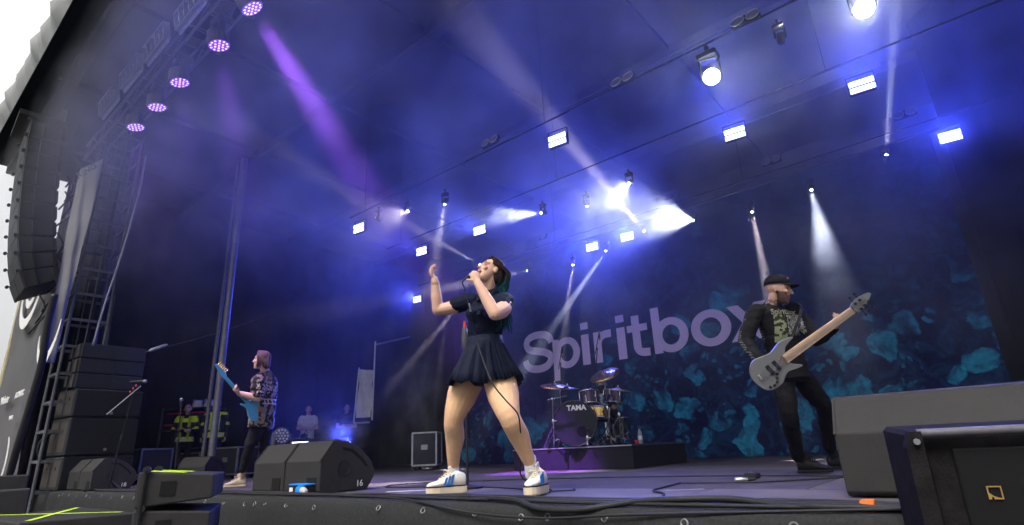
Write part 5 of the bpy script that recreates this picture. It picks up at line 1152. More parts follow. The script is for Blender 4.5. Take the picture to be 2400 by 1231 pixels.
def sole_shoe(root, heel, toe, w, h_sole, h_top, sole_mat, upper_mat, nm='shoe', ankle=None, boot_h=0.0, lace=None, trim=None, stripes=None, stripe_side=1):
    """laced shoe: sole and upper as lofts between heel and toe points on the floor"""
    heel, toe = Vector(heel), Vector(toe); L_ = (toe - heel).length; X = (toe - heel).normalized(); Zv = Vector((0, 0, 1)); Yv = Zv.cross(X).normalized()
    P = lambda x, y, z: heel + X * x * L_ + Yv * y + Zv * z
    o = MB(); prof = [(0.0, .30), (.04, .36), (.15, .40), (.35, .39), (.55, .43), (.72, .48), (.88, .40), (.97, .22), (1.0, .08)]
    ring = [(x, y * w) for x, y in prof] + [(x, -y * w) for x, y in prof[::-1]]
    n_ = len(ring); V = [P(x, y, 0.002) for x, y in ring] + [P(x, y * 1.03, h_sole) for x, y in ring]
    o.add(V, [tuple(range(n_))[::-1], tuple(range(n_, 2 * n_))] + [(i, (i + 1) % n_, n_ + (i + 1) % n_, n_ + i) for i in range(n_)]); shoe = o.build(nm, sole_mat, root); bvm = shoe.modifiers.new('b', 'BEVEL'); bvm.width = .010; bvm.segments = 2; bvm.limit_method = 'ANGLE'; bvm.angle_limit = R(50)
    u = MB(); hs = h_sole - 0.004
    rings = []
    for x, hh, ww in ((.03, h_top * .86, .30), (.12, h_top, .36), (.25, h_top * .98, .37), (.40, h_top * .93, .37), (.52, h_top * .74, .40), (.66, h_top * .52, .44), (.80, h_top * .40, .42), (.92, h_top * .33, .30), (.985, h_top * .2, .12)):
        rings.append((P(x, 0, hs + hh * .42), Yv * ww * w, Zv * hh * .5))
    u.loft(rings, n=18)
    if ankle is not None: limb(u, [P(.22, 0, hs + h_top * .6), Vector(ankle)], [w * .36, w * .34])
    me = remesh(u, .006, 3); up = link_part('upper', me, upper_mat, root); up.parent = shoe
    if trim:
        b = MB(); b.add([P(x, y * 1.045, h_sole + dz) for dz in (-.006, .004) for x, y in ring], [(i, (i + 1) % n_, n_ + (i + 1) % n_, n_ + i) for i in range(n_)]); b.build('foxing_line', trim, root).parent = shoe
    if stripes:
        for k in range(3):
            x = .40 + .085 * k; sd = stripe_side; b = MB(); yy = w * .405
            q = [P(x, sd * yy, hs + .012), P(x + .055, sd * yy * 1.02, hs + .012), P(x - .015, sd * yy * .80, hs + h_top * (.74 - .09 * k)), P(x - .07, sd * yy * .78, hs + h_top * (.78 - .09 * k))]
            b.add(q + [v + Yv * sd * .006 for v in q], [(0, 1, 2, 3), (7, 6, 5, 4), (0, 4, 5, 1), (1, 5, 6, 2), (2, 6, 7, 3), (3, 7, 4, 0)]); b.build('stripe', stripes, root).parent = shoe
    if lace:
        for k in range(5):
            x = .42 + .06 * k; z = hs + h_top * (.86 - .10 * k); b = MB(); b.tube(smoothpath([P(x, w * .22, z - .012), P(x + .01, 0, z + .012), P(x + .02, -w * .22, z - .012)], 3), .0045, 6); b.build('lace', lace, root).parent = shoe
        for s_ in (-1, 1):
            b = MB(); c0 = P(.42, 0, hs + h_top * .88); b.tube(smoothpath([c0, c0 + Yv * s_ * .035 + X * .03 + Zv * .02, c0 + Yv * s_ * .065 + X * .02 - Zv * .01, c0 + Yv * s_ * .03 + X * .02 - Zv * .004, c0], 4), .004, 6); b.build('lace', lace, root).parent = shoe
        b = MB(); b.box(P(.34, 0, hs + h_top * 1.03), (.012, w * .55, .075), rot=rotm(Yv, Zv + X * 0.35) @ Matrix.Rotation(R(90), 3, 'Z'), bev=.005); b.build('tongue', upper_mat, root).parent = shoe
    return shoe

# ---------------------------------------------------------------- the singer
SK = (0.66, 0.40, 0.29)
sg = thing('person', 'singer in navy polo top and pleated skirt, head thrown back, microphone at her mouth', 'person', (0, 0, 0.012))
hc = Vector((0.271, -0.17, 1.714)); hF = Vector((-0.24, -0.84, 0.42)); hU = Vector((0.10, 0.40, 0.90)); nb = Vector((0.223, -0.14, 1.549))
shR, shL = Vector((-0.017, -0.14, 1.529)), Vector((0.388, -0.14, 1.444)); elR, wrR = Vector((-0.239, -0.28, 1.476)), Vector((-0.21, -0.34, 1.729))
elL, wrL = Vector((0.509, -0.4, 1.284)), Vector((0.388, -0.45, 1.545))
wst, pel = Vector((0.104, -0.08, 1.173)), Vector((0.067, -0.05, 0.951))
hipR, hipL = Vector((-0.124, -0.05, 0.887)), Vector((0.228, -0.05, 0.848)); knR, knL = Vector((-0.219, -0.12, 0.589)), Vector((0.394, -0.14, 0.553))
anR, anL = Vector((-0.38, 0.02, 0.219)), Vector((0.37, 0.1, 0.226))
RT = Vector((0.97, 0.22, 0)).normalized(); FW = Vector((0.22, -0.97, 0)).normalized()
mb = MB(); head(mb, hc, hF, hU, 1.0, nb, 0.050)
trg = [(pel - Vector((0, 0, .03)), RT * .165, FW * .11), (wst, RT * .138, FW * .098), (wst * .55 + nb * .45, RT * .150, FW * .115), (wst * .2 + nb * .8, RT * .148, FW * .095), (nb - Vector((0, 0, .02)), RT * .07, FW * .055)]
torso(mb, [(c_, a_ * .84, b_ * .8) for c_, a_, b_ in trg])
limb(mb, [shR, (shR + elR) / 2 + Vector((0, 0, -.012)), elR], [.062, .060, .047]); limb(mb, [elR, elR * .6 + wrR * .4, wrR], [.048, .047, .030])
limb(mb, [shL, (shL + elL) / 2 + Vector((.02, 0, -.02)), elL], [.070, .066, .049]); limb(mb, [elL, elL * .6 + wrL * .4, wrL], [.049, .047, .030])
kn1, kn2 = Vector((-0.258, -0.35, 1.811)), Vector((0.372, -0.46, 1.604))
hand(mb, wrR, kn1 - wrR, Vector((0.75, 0.45, 0.25)), -1, (1.0, .75, .65, .8), 0.5, 1.0, .10)
hand(mb, wrL, kn2 - wrL, Vector((-0.55, 0.45, 0.1)), 1, (1.15, 1.2, 1.25, 1.3), 0.9, 0.95, .0)
for a, k, an in ((hipR, knR, anR), (hipL, knL, anL)): limb(mb, [a, (a + k) / 2, k, k * .6 + an * .4, an], [.115, .104, .066, .066, .040])
me = remesh(mb, .005, 3); face_shape(me, hc, hF, hU, 1.0, 1.0)
co, col = face_paint(me, hc, hF, hU, 1.0, SK, (.38, .09, .09), (.035, .02, .018), shadow=(.10, .07, .07), open_mouth=1.0)
d_ = np.abs(((co - np.array(wrR * .86 + elR * .14)) @ np.array((wrR - elR).normalized())))
tat = (np.linalg.norm(co - np.array(wrR * .86 + elR * .14), axis=1) < .06) & (d_ < .012); col[tat] *= .55
paint(me, np.clip(col, 0, 1)); link_part('body', me, skin_m, sg)
# tights over the legs
mb = MB()
for a, k, an in ((hipR, knR, anR), (hipL, knL, anL)): limb(mb, [a, (a * .55 + k * .45) + FW * .012, k + FW * .006, k * .62 + an * .38 - FW * .012, k * .3 + an * .7, an], [.132, .122, .080, .080, .060, .045], 16)
me = remesh(mb, .007, 3); tg = mat('tan_fishnet', (0.74, 0.46, 0.27), 0.55, 0, 0.08, 30)
t = tg.node_tree; pn = t.nodes['Principled BSDF']; wv = t.nodes.new('ShaderNodeTexVoronoi'); wv.inputs['Scale'].default_value = 190; bp = t.nodes.new('ShaderNodeBump'); bp.inputs['Strength'].default_value = .25; bp.inputs['Distance'].default_value = .003
t.links.new(t.nodes['Texture Coordinate'].outputs['Object'], wv.inputs['Vector']); t.links.new(wv.outputs['Distance'], bp.inputs['Height']); t.links.new(bp.outputs['Normal'], pn.inputs['Normal'])
link_part('tights', me, tg, sg)
# polo top
navy = mat('navy_jersey', (0.008, 0.011, 0.026), 0.8, 0, 0.25, 12, 0.3, 90, spec=0.1)
mb = MB(); torso(mb, [(wst - Vector((0, 0, .05)), RT * .155, FW * .115), (wst + Vector((0, 0, .05)), RT * .152, FW * .112), (wst * .62 + nb * .38, RT * .162, FW * .122), (wst * .42 + nb * .58 + FW * .02, RT * .170, FW * .130), (wst * .2 + nb * .8, RT * .160, FW * .105), (nb - Vector((0, 0, .045)), RT * .115, FW * .075), (nb + Vector((0, 0, .005)), RT * .066, FW * .060)])
for s_ in (-1, 1): mb.ell(wst * .44 + nb * .56 + RT * s_ * .075 + FW * .085, RT * .07, FW * .06, Vector((0, 0, .068)), n=12, m=8)
limb(mb, [shR + RT * .05, shR, shR * .62 + elR * .38], [.068, .073, .072]); limb(mb, [shL - RT * .05, shL, shL * .60 + elL * .40], [.070, .079, .078])
me = remesh(mb, .007, 4); co = coords(me); nn = normals(me); zz = co[:, 2]
rib = np.where((zz > wst.z + .0) & (zz < wst.z + .09), .0025 * np.sin((zz - wst.z) * 360), 0.0); wr = .006 * fbm(co, 7.0, 1.0, (1, 1, 2.4)); put(me, co + nn * (rib + wr)[:, None]); link_part('polo_top', me, navy, sg)
b = MB(); cpts = [nb + RT * math.cos(a) * .072 + FW * math.sin(a) * .07 + Vector((0, 0, .014 - .03 * max(0, math.sin(a)))) for a in np.linspace(R(100), R(440), 24)]
b.tube(cpts, .016, 8, flat=1.7); co_ = b.build('collar', navy, sg, smooth='all')
for s_ in (-1, 1):
    b = MB(); q0 = nb + FW * .078 + RT * s_ * .012 + Vector((0, 0, -.03)); b.add([q0 + Vector((0, 0, .02)), q0 + RT * s_ * .065 + Vector((0, 0, .02)) - FW * .02, q0 + RT * s_ * .055 + Vector((0, 0, -.05)) + FW * .03, q0 + Vector((0, 0, -.035)) + FW * .035], [(0, 1, 2, 3)]); o = b.build('collar_point', navy, sg); sm = o.modifiers.new('s', 'SOLIDIFY'); sm.thickness = .006
b = MB(); q0 = wst * .36 + nb * .64 + FW * .135; b.add([q0 + RT * -.016 + Vector((0, 0, .08)) - FW * .03, q0 + RT * .016 + Vector((0, 0, .08)) - FW * .03, q0 + RT * .016 + Vector((0, 0, -.06)) + FW * .006, q0 - RT * .016 + Vector((0, 0, -.06)) + FW * .006], [(0, 1, 2, 3)]); o = b.build('placket', navy, sg); sm = o.modifiers.new('s', 'SOLIDIFY'); sm.thickness = .008
# pleated skirt
sk_m = mat('navy_pleats', (0.009, 0.013, 0.030), 0.7, 0, 0.2, 20, 0.15, 200, spec=0.12)
NP = 46; n_ = NP * 6; b = MB(); rows = [(0.06, 1.04, 0), (0.0, 1.05, 0.0), (-.012, 1.08, .5), (-.07, 1.24, 1.0), (-.15, 1.50, 1.3), (-.23, 1.78, 1.5), (-.31, 2.03, 1.6)]; V = []
for z, rr, pl in rows:
    for j in range(n_):
        a = 2 * math.pi * j / n_; ph = (j / 6.0) % 1.0; saw = (ph - .5) * .030 * pl * (0.75 + 0.5 * math.sin(int(j / 6) * 2.4)); wave = (.055 * math.sin(a * 3 + .8) + .035 * math.sin(a * 7 + 2)) * max(0, (-z - .04)) * 2.2
        ra = (.150 * rr + saw) * (1 + wave * .8); rb = (.112 * (rr if rr < 1.1 else rr * 1.12) + saw) * (1 + wave * .8)
        V.append(wst + RT * math.cos(a) * ra + FW * math.sin(a) * rb + Vector((0, 0, z - .02 + (.03 * math.sin(a * 3 + 1) + .016 * math.sin(a * 9) + saw * .5) * max(0, -z) * 2.2)))
b.add(V, [(i * n_ + j, i * n_ + (j + 1) % n_, (i + 1) * n_ + (j + 1) % n_, (i + 1) * n_ + j) for i in range(len(rows) - 1) for j in range(n_)])
o = b.build('pleated_skirt', sk_m, sg, smooth=True); o.data.set_sharp_from_angle(angle=R(28)); sm = o.modifiers.new('s', 'SOLIDIFY'); sm.thickness = .004
mb = MB(); torso(mb, [(pel + Vector((0, 0, .02)), RT * .172, FW * .125), (pel - Vector((0, 0, .05)), RT * .165, FW * .12), (pel - Vector((0, 0, .12)), RT * .09, FW * .08)]); link_part('shorts', remesh(mb, .01, 3), sk_m, sg)
# hair: swept back and falling behind her, dark at the roots and teal below
random.seed(5); hb = MB(); hcol = []; hFn = hF.normalized(); hUn = (hU - hFn * hU.dot(hFn)).normalized(); hS = hFn.cross(hUn)
imR = Vector((0.763, 0.645, 0))
def strand(p0, pts, r0, n=6):
    P = smoothpath([p0] + pts, 4); k = len(P); rr = [r0 * (1 - .65 * (i / (k - 1)) ** 1.5) for i in range(k)]; hb.tube(P, rr, n, flat=.6)
    for i in range(k):
        w = min(1, max(0, (i / (k - 1) - .22) / .3)); j = random.uniform(.7, 1.25)
        for _ in range(n): hcol.append([(a * (1 - w) + b_ * w) * j for a, b_ in zip((.040, .022, .020), (.012, .085, .09))])
bkw = Vector((-.645, .763, 0))
for k in range(240):
    th = random.uniform(-1.3, 1.3); ph = random.uniform(0.05, 1.0)
    root_ = hc + hFn * (.062 - .11 * ph) + hUn * (.128 * math.cos(th) * (1 - .10 * ph)) + hS * .082 * math.sin(th)
    crown = hc - hFn * (.03 + .06 * ph) + hUn * (.135 * math.cos(th) * (1 - .25 * ph) + .004) + hS * .092 * math.sin(th)
    back = hc - hFn * (.112 + .015 * random.random()) + hUn * (.05 - .06 * ph) + hS * .075 * math.sin(th) + imR * random.uniform(0, .02)
    fall = nb + imR * random.uniform(.050, .135) + bkw * random.uniform(-.03, .09) + Vector((0, 0, random.uniform(-.02, .05)))
    mid = fall + imR * random.uniform(.0, .035) + Vector((0, 0, -random.uniform(.08, .14)))
    tip = mid + imR * random.uniform(-.025, .03) + bkw * random.uniform(-.03, .03) + Vector((0, 0, -random.uniform(.04, .20)))
    strand(root_, [crown, back, (back + fall) / 2 + imR * .018, fall, mid, tip], random.uniform(.005, .011))
hb.ell(hc - hFn * .034 + hUn * .042, hS * .080, hFn * .088, hUn * .084, n=18, m=12); hcol += [(.034, .019, .018)] * (18 * 12)
hb.ell(hc - hFn * .055 + hUn * .0, hS * .078, hFn * .062, hUn * .085, n=18, m=12); hcol += [(.030, .020, .020)] * (18 * 12)
me = hb.mesh('hair'); paint(me, np.array(hcol)); link_part('hair', me, hair_m, sg)
# fingernails, wristband print, earring left as colour; shoes and socks
sock_m = mat('white_cotton', (0.72, 0.72, 0.74), 0.9, 0, 0.05); sole_m = mat('cream_rubber', (0.66, 0.56, 0.40), 0.6, 0, 0.08); shoe_m = mat('off_white_leather', (0.72, 0.69, 0.62), 0.5, 0, 0.06, 10, .15, 120)
str_m = mat('blue_stripe', (0.015, 0.13, 0.42), 0.5, 0, 0.08); trim_m = mat('navy_line', (0.02, 0.02, 0.06), 0.6, 0, 0.05); lace_m = mat('cream_lace', (0.66, 0.58, 0.44), 0.8)
for an, nm in ((anR, 0), (anL, 1)):
    mb = MB(); limb(mb, [an + Vector((0, 0, .03)), an - Vector((0, 0, .03)), an - Vector((0, 0, .08))], [.048, .047, .046]); link_part('sock', remesh(mb, .006, 2), sock_m, sg)
hl, to = Vector((-0.317, 0.077, 0.012)), Vector((-0.436, -0.205, 0.012)); sole_shoe(sg, hl + (hl - to) * .05, to + (to - hl) * .06, .118, .064, .118, sole_m, shoe_m, 'trainer', anR - Vector((0, 0, .05)), lace=lace_m, trim=trim_m, stripes=str_m, stripe_side=1)
to = Vector((0.494, -0.1, 0.012)); dd = Vector((0.28, -0.96, 0)).normalized(); hl = to - dd * .30; sole_shoe(sg, hl - dd * .02, to, .125, .064, .118, sole_m, shoe_m, 'trainer', anL - Vector((0, 0, .05)), lace=lace_m, trim=trim_m, stripes=str_m, stripe_side=1)
# handheld microphone and its lead
tail, tip = Vector((0.286, -0.47, 1.595)), Vector((0.366, -0.4, 1.635)); d = (tip - tail).normalized(); r = thing('microphone', 'handheld black microphone in the singer\'s fist', 'microphone', tail)
b = MB(); Lm = (tip - tail).length; b.lathe([(.012, 0), (.016, .01), (.019, Lm * .55), (.023, Lm * .72), (.024, Lm * .76)], c=tail, axis=d, n=14); b.build('handle', black_metal, r, smooth=True)
b = MB(); b.lathe([(.024, Lm * .76), (.027, Lm * .80), (.027, Lm * .9), (.02, Lm * .98), (.006, Lm)], c=tail, axis=d, n=14); b.build('grille', MATS['mic_grille'], r, smooth=True)
b = MB(); b.tube(smoothpath([tail, tail - d * .03 + Vector((0, 0, -.02)), (0.275, -0.47, 1.505), (0.288, -0.45, 1.388), (0.253, -0.38, 1.288), (0.254, -0.33, 1.128), (0.381, -0.38, 0.914), (0.464, -0.4, 0.781), (0.527, -0.34, 0.664), (0.561, -0.26, 0.576), (0.492, -0.15, 0.487), (0.353, 0.02, 0.309), (0.268, 0.12, 0.123), (0.46, 0.22, 0.03), (0.40, 0.20, 0.012), (0.36, 0.28, 0.012), (0.5, 0.45, 0.012), (0.4, 0.6, 0.012)], 6), .0055, 8); tag(b.build('microphone_lead', cable_m, smooth='all'), 'black microphone lead hanging down past the singer\'s knee', 'cable')
b = MB(); a_ = Vector((0.293, -0.45, 1.397)); b.cyl(a_, Vector((0.28, -0.42, 1.344)), .008, n=8); tag(b.build('lead_tag', mat('pale_tape', (0.4, 0.42, 0.45), 0.5), smooth=True), 'pale tape tag on the lead before the singer\'s chest', 'tape')

# ---------------------------------------------------------------- generic figure
def figure(root, J, o):
    """J: joints; o: options. Builds body, top, trousers, shoes, hair as parts of root"""
    RTv, FWv = Vector(o['right']).normalized(), Vector(o['fwd']).normalized(); s = o.get('s', 1.0); vox = o.get('vox', .007); Zv = Vector((0, 0, 1))
    nb, pel = J['neck'], J['pelvis']; ax = (nb - pel)
    mb = MB(); head(mb, J['head'], o['F'], o['U'], o.get('hs', 1.04) * s, nb, .056 * s, True)
    sw = o.get('sw', .175) * s
    rings = [(pel - Zv * .03, RTv * .145 * s, FWv * .10 * s), (pel + ax * .22, RTv * .135 * s, FWv * .10 * s), (pel + ax * .6, RTv * .155 * s, FWv * .11 * s), (pel + ax * .85, RTv * sw * .9, FWv * .09 * s), (nb - Zv * .01, RTv * .065 * s, FWv * .06 * s)]
    torso(mb, [(c, a * .86, b_ * .84) for c, a, b_ in rings])
    ar = o.get('arm', (.050, .044, .040, .030))
    for sd in 'RL':
        sh, el, wr = J['sh' + sd], J['el' + sd], J['wr' + sd]
        limb(mb, [sh, (sh + el) / 2, el], [ar[0] * s, ar[0] * .94 * s, ar[1] * s]); limb(mb, [el, el * .6 + wr * .4, wr], [ar[1] * s, ar[2] * 1.05 * s, ar[3] * s])
        h = J.get('hand' + sd)
        if h: hand(mb, wr, h[0], h[1], h[2], h[3] if len(h) > 3 else (.9, .9, .9, .9), .5, s)
    me = remesh(mb, vox, 3); face_shape(me, J['head'], o['F'], o['U'], 1.04 * s)
    co, col = face_paint(me, J['head'], o['F'], o['U'], 1.04 * s, o['skin'], o.get('lip', (.36, .15, .13)), o.get('brow', (.03, .02, .018)), beard=o.get('beard'), stub=o.get('stub'))
    if o.get('body_paint'): col = o['body_paint'](co, col)
    paint(me, np.clip(col, 0, 1)); link_part('body', me, skin_m, root)
    # top
    mb = MB(); ti = o.get('top_inf', .022) * s; hem = o.get('hem', -.06)
    torso(mb, [(pel + Zv * hem, RTv * (.150 * s + ti), FWv * (.105 * s + ti)), (pel + ax * .22, RTv * (.140 * s + ti), FWv * (.105 * s + ti)), (pel + ax * .6, RTv * (.158 * s + ti * .8), FWv * (.112 * s + ti * .8)), (pel + ax * .85, RTv * (sw * .92 + ti * .6), FWv * (.095 * s + ti * .6)), (nb - Zv * .045 * s, RTv * .115 * s, FWv * .075 * s), (nb + Zv * .012, RTv * .070 * s, FWv * .066 * s)])
    sl = o.get('sleeve', 1.0); si = o.get('sleeve_inf', .014)
    for sd in 'RL':
        sh, el, wr = J['sh' + sd], J['el' + sd], J['wr' + sd]; inn = (nb - sh) * .3
        if sl < 1: limb(mb, [sh + inn, sh, sh + (el - sh) * sl], [(ar[0] + .006) * s, (ar[0] + si) * s, (ar[0] + si + .004) * s])
        else:
            limb(mb, [sh + inn, sh, (sh + el) / 2, el], [(ar[0] + .006) * s, (ar[0] + si) * s, (ar[0] + si) * s, (ar[1] + si) * s]); limb(mb, [el, el * .55 + wr * .45, el * .04 + wr * .96], [(ar[1] + si) * s, (ar[2] + si) * s, (ar[3] + .010) * s])
    me = remesh(mb, vox, 3); co = coords(me); nn = normals(me); put(me, co + nn * (o.get('wrinkle', .009) * fbm(co, 6.5, 2.0, (1, 1, 2.2)))[:, None])
    co = coords(me); paint(me, np.clip(o['top_paint'](co, normals(me)), 0, 1)); top = link_part(o.get('top_name', 'shirt'), me, cloth_m, root)
    # trousers
    mb = MB(); tr = o.get('leg', (.088, .078, .060, .054, .045))
    torso(mb, [(pel + Zv * .03, RTv * .152 * s, FWv * .112 * s), (pel - Zv * .05, RTv * .160 * s, FWv * .118 * s), (pel - Zv * .12, RTv * .14 * s, FWv * .10 * s)])
    for sd in 'RL':
        h, k, a = J['hip' + sd], J['kn' + sd], J['an' + sd]; limb(mb, [h, (h + k) / 2, k, (k + a) / 2, a], [v * s for v in tr], 14)
    me = remesh(mb, vox * 1.15, 3); co = coords(me); nn = normals(me); put(me, co + nn * (o.get('twrinkle', .009) * fbm(co, 8.0, 5.0, (1, 1, 1.6)))[:, None])
    co = coords(me); paint(me, np.clip(o['leg_paint'](co), 0, 1)); link_part('trousers', me, cloth_m, root)
    for sd in 'RL':
        if 'toe' + sd in J: sole_shoe(root, J['heel' + sd], J['toe' + sd], .105 * s, o.get('sole', .028), .115 * s, o['sole_m'], o['shoe_m'], o.get('shoe_name', 'boot'), J['an' + sd] - Zv * .02 + Vector((0, 0, o.get('boot_up', 0))), lace=o.get('lace'))
    return top
def flat_col(c, v=.25, sc=10.0, seed=0.0): return lambda co, nn=None: np.array(c)[None, :] * (1 + v * fbm(co, sc, seed))[:, None]
def conform(o_text, target, direction, off=.004):
    """lay lettering onto a garment's surface"""
    from mathutils.bvhtree import BVHTree
    tm = target.data; bv = BVHTree.FromPolygons([v.co for v in tm.vertices], [p.vertices[:] for p in tm.polygons]); d = Vector(direction).normalized()
    for v in o_text.data.vertices:
        hit = bv.ray_cast(v.co - d * 0.6, d)
        if hit[0] is not None: v.co = hit[0] - d * off
black_boot = mat('black_boot', (0.012, 0.012, 0.013), 0.55, 0, 0.2); black_sole = mat('black_sole', (0.01, 0.01, 0.01), 0.7, 0, 0.1)
CAMR = Vector((0.763, 0.645, 0)); CAMT = Vector((0.645, -0.763, 0)); UP = Vector((0, 0, 1))
V = lambda p: Vector(p)

# ---------------------------------------------------------------- the bassist
bs = thing('person', 'bearded bassist in black cap and printed long sleeve top, legs apart', 'person', (*(1.75, 2.341, 0.016)[:2], 0.012))
J = dict(head=V((1.925, 1.846, 1.575)), neck=V((1.842, 1.883, 1.459)), pelvis=V((1.83, 2.082, 0.916)),
  shR=V((1.714, 1.751, 1.396)), elR=V((1.607, 1.69, 1.147)), wrR=V((1.739, 1.585, 0.947)), shL=V((1.982, 2.07, 1.386)), elL=V((2.106, 2.013, 1.125)), wrL=V((2.307, 1.766, 1.16)),
  hipR=V((1.759, 2.059, 0.836)), knR=V((1.766, 2.011, 0.489)), anR=V((1.697, 2.305, 0.156)), hipL=V((1.884, 2.232, 0.832)), knL=V((1.954, 2.494, 0.581)), anL=V((1.85, 2.886, 0.207)))
J['handR'] = (V((1.807, 1.524, 0.901)) - J['wrR'], -CAMT, 1, (.8, .8, .8, .8)); J['handL'] = (V((2.377, 1.723, 1.205)) - J['wrL'], V((-.75, -.2, .5)), -1, (1.1, 1.1, 1.1, 1.1))
z0 = .012
def deck(p): return Vector((p[0], p[1], z0))
J['heelR'] = deck((1.659, 2.329, 0.029)); J['toeR'] = deck(V((1.659, 2.329, 0.029)) + (CAMR * .9 + CAMT * .45) * .29); J['heelL'] = deck((1.791, 2.91, 0.072)); J['toeL'] = deck(V((1.791, 2.91, 0.072)) + (CAMR * .95 + CAMT * .2) * .29)
bF = (CAMR * .80 + CAMT * .52 - UP * .22)
bR, bFw = (CAMR * .93 + CAMT * -.20), (CAMT * .93 + CAMR * .25)
bc = J['neck'] * .45 + J['pelvis'] * .55
def btop(co, nn):
    col = np.array((.013, .013, .015))[None, :] * (1 + .3 * fbm(co, 10, 1))[:, None]
    r_ = (co - np.array(J['neck'])) @ np.array(CAMR); u = (co - np.array(J['neck']))[:, 2]; f = nn @ np.array(CAMT)
    n1 = fbm(co, 26, 4.0); n2 = np.sin(fbm(co, 9, 8.0) * 40)
    pa = (r_ > -.045) & (r_ < .06) & (u < -.105) & (u > -.335) & (f > .2); pb = (r_ > .072) & (r_ < .215) & (u < -.10) & (u > -.28) & (f > .1)
    col[pa] = np.where((n1 > -.05)[pa][:, None], np.array((.27, .29, .18)), np.array((.03, .035, .02))); lowp = pa & (u < -.29); col[lowp] = (.25, .28, .15)
    col[pb] = np.where((n2 > 0)[pb][:, None], np.array((.34, .35, .32)), np.array((.02, .02, .02)))
    d_ = (co - np.array(J['shR'])); e_ = np.array((J['elR'] - J['shR']).normalized()); tl = d_ @ e_; side = (nn @ np.array(-CAMR)) > .72
    pr = side & (tl > .02) & (tl < .55) & (np.abs(d_ @ np.array(CAMR)) < .35) & (r_ < -.10) & (np.sin(tl * 330) > .1) & (nn @ np.array(-CAMR) > .9); col[pr] = (.16, .16, .16)
    return col
def btat(co, col):
    f, a, u = head_local(co, J['head'], bF, UP, 1.04); n1 = fbm(co, 30, 2.0); w = (u < -.088) & (u > -.24) & (np.abs(a) < .12) & (f < .055) & (n1 > -.12); col[w] = col[w] * .35 + np.array((.02, .03, .035)); 
    hnd = (np.linalg.norm(co - np.array(J['wrR']), axis=1) < .07) & (n1 > 0); col[hnd] *= .5; return col
top = figure(bs, J, dict(right=bR, fwd=bFw, F=bF, U=UP, skin=(.50, .30, .225), beard=(.045, .024, .018), stub=(.20, .14, .12), vox=.006, top_paint=btop, leg_paint=flat_col((.010, .010, .012)), body_paint=btat, sole_m=black_sole, shoe_m=black_boot, top_name='long_sleeve_top', sw=.19, arm=(.058, .050, .046, .031), leg=(.098, .092, .075, .066, .055), boot_up=.04, lace=black_sole, hem=-.10))
tx = text_mesh('chest_lettering', 'Spiritbox', mat('olive_print', (.36, .37, .26), .8, 0, 0), .068, J['neck'] - CAMR * .065 + CAMT * .3 - UP * .098, CAMR, UP, bs, .0005, .002)
conform(tx, top, -CAMT)
# cap
hb = MB(); hc_ = J['head']; f_ = bF.normalized(); u_ = (UP - f_ * UP.dot(f_)).normalized(); u_ = (u_ * .97 - f_ * .12).normalized(); f2 = f_ - u_ * f_.dot(u_); f2.normalize(); s2 = f2.cross(u_)
cap_m = mat('black_cap', (.014, .013, .016), .85, 0, .3, 20, .3, 250)
ct = hc_ + u_ * .050 - f2 * .008
hb.loft([(ct, s2 * .087, f2 * .108), (ct + u_ * .035, s2 * .087, f2 * .107), (ct + u_ * .065, s2 * .076, f2 * .093), (ct + u_ * .088, s2 * .05, f2 * .062), (ct + u_ * .096, s2 * .01, f2 * .012)], n=22); hb.build('cap_crown', cap_m, bs, smooth='all')
hb = MB(); V_ = []
for j in range(9):
    a = R(-62 + 124 * j / 8); e_ = ct + f2 * math.cos(a) * .10 + s2 * math.sin(a) * .085 + u_ * .006; V_ += [e_, e_ + f2 * .085 * math.cos(a * .9) + s2 * .01 * math.sin(a) - u_ * (.012 + .02 * abs(math.sin(a)))]
hb.add(V_, [(2 * j, 2 * j + 1, 2 * j + 3, 2 * j + 2) for j in range(8)]); o = hb.build('cap_brim', cap_m, bs, smooth='all'); sm = o.modifiers.new('s', 'SOLIDIFY'); sm.thickness = .006
b = MB(); b.box(ct + f2 * .098 + u_ * .05 + s2 * .03, (.02, .004, .018), rot=rotm(f2 * .8 + s2 * .4)); b.build('cap_badge', mat('copper_badge', (.6, .25, .12), .5), bs)
b = MB(); b.ell(hc_ - s2 * 0.0 + s2 * .082 + f2 * .0 - u_ * .03, (.012, 0, 0), (0, .012, 0), (0, 0, .014)); b.ell(hc_ - s2 * .082 - u_ * .03, (.012, 0, 0), (0, .012, 0), (0, 0, .014)); b.build('ear_monitor', black_plastic, bs, smooth='all')['kind'] = 'stuff'

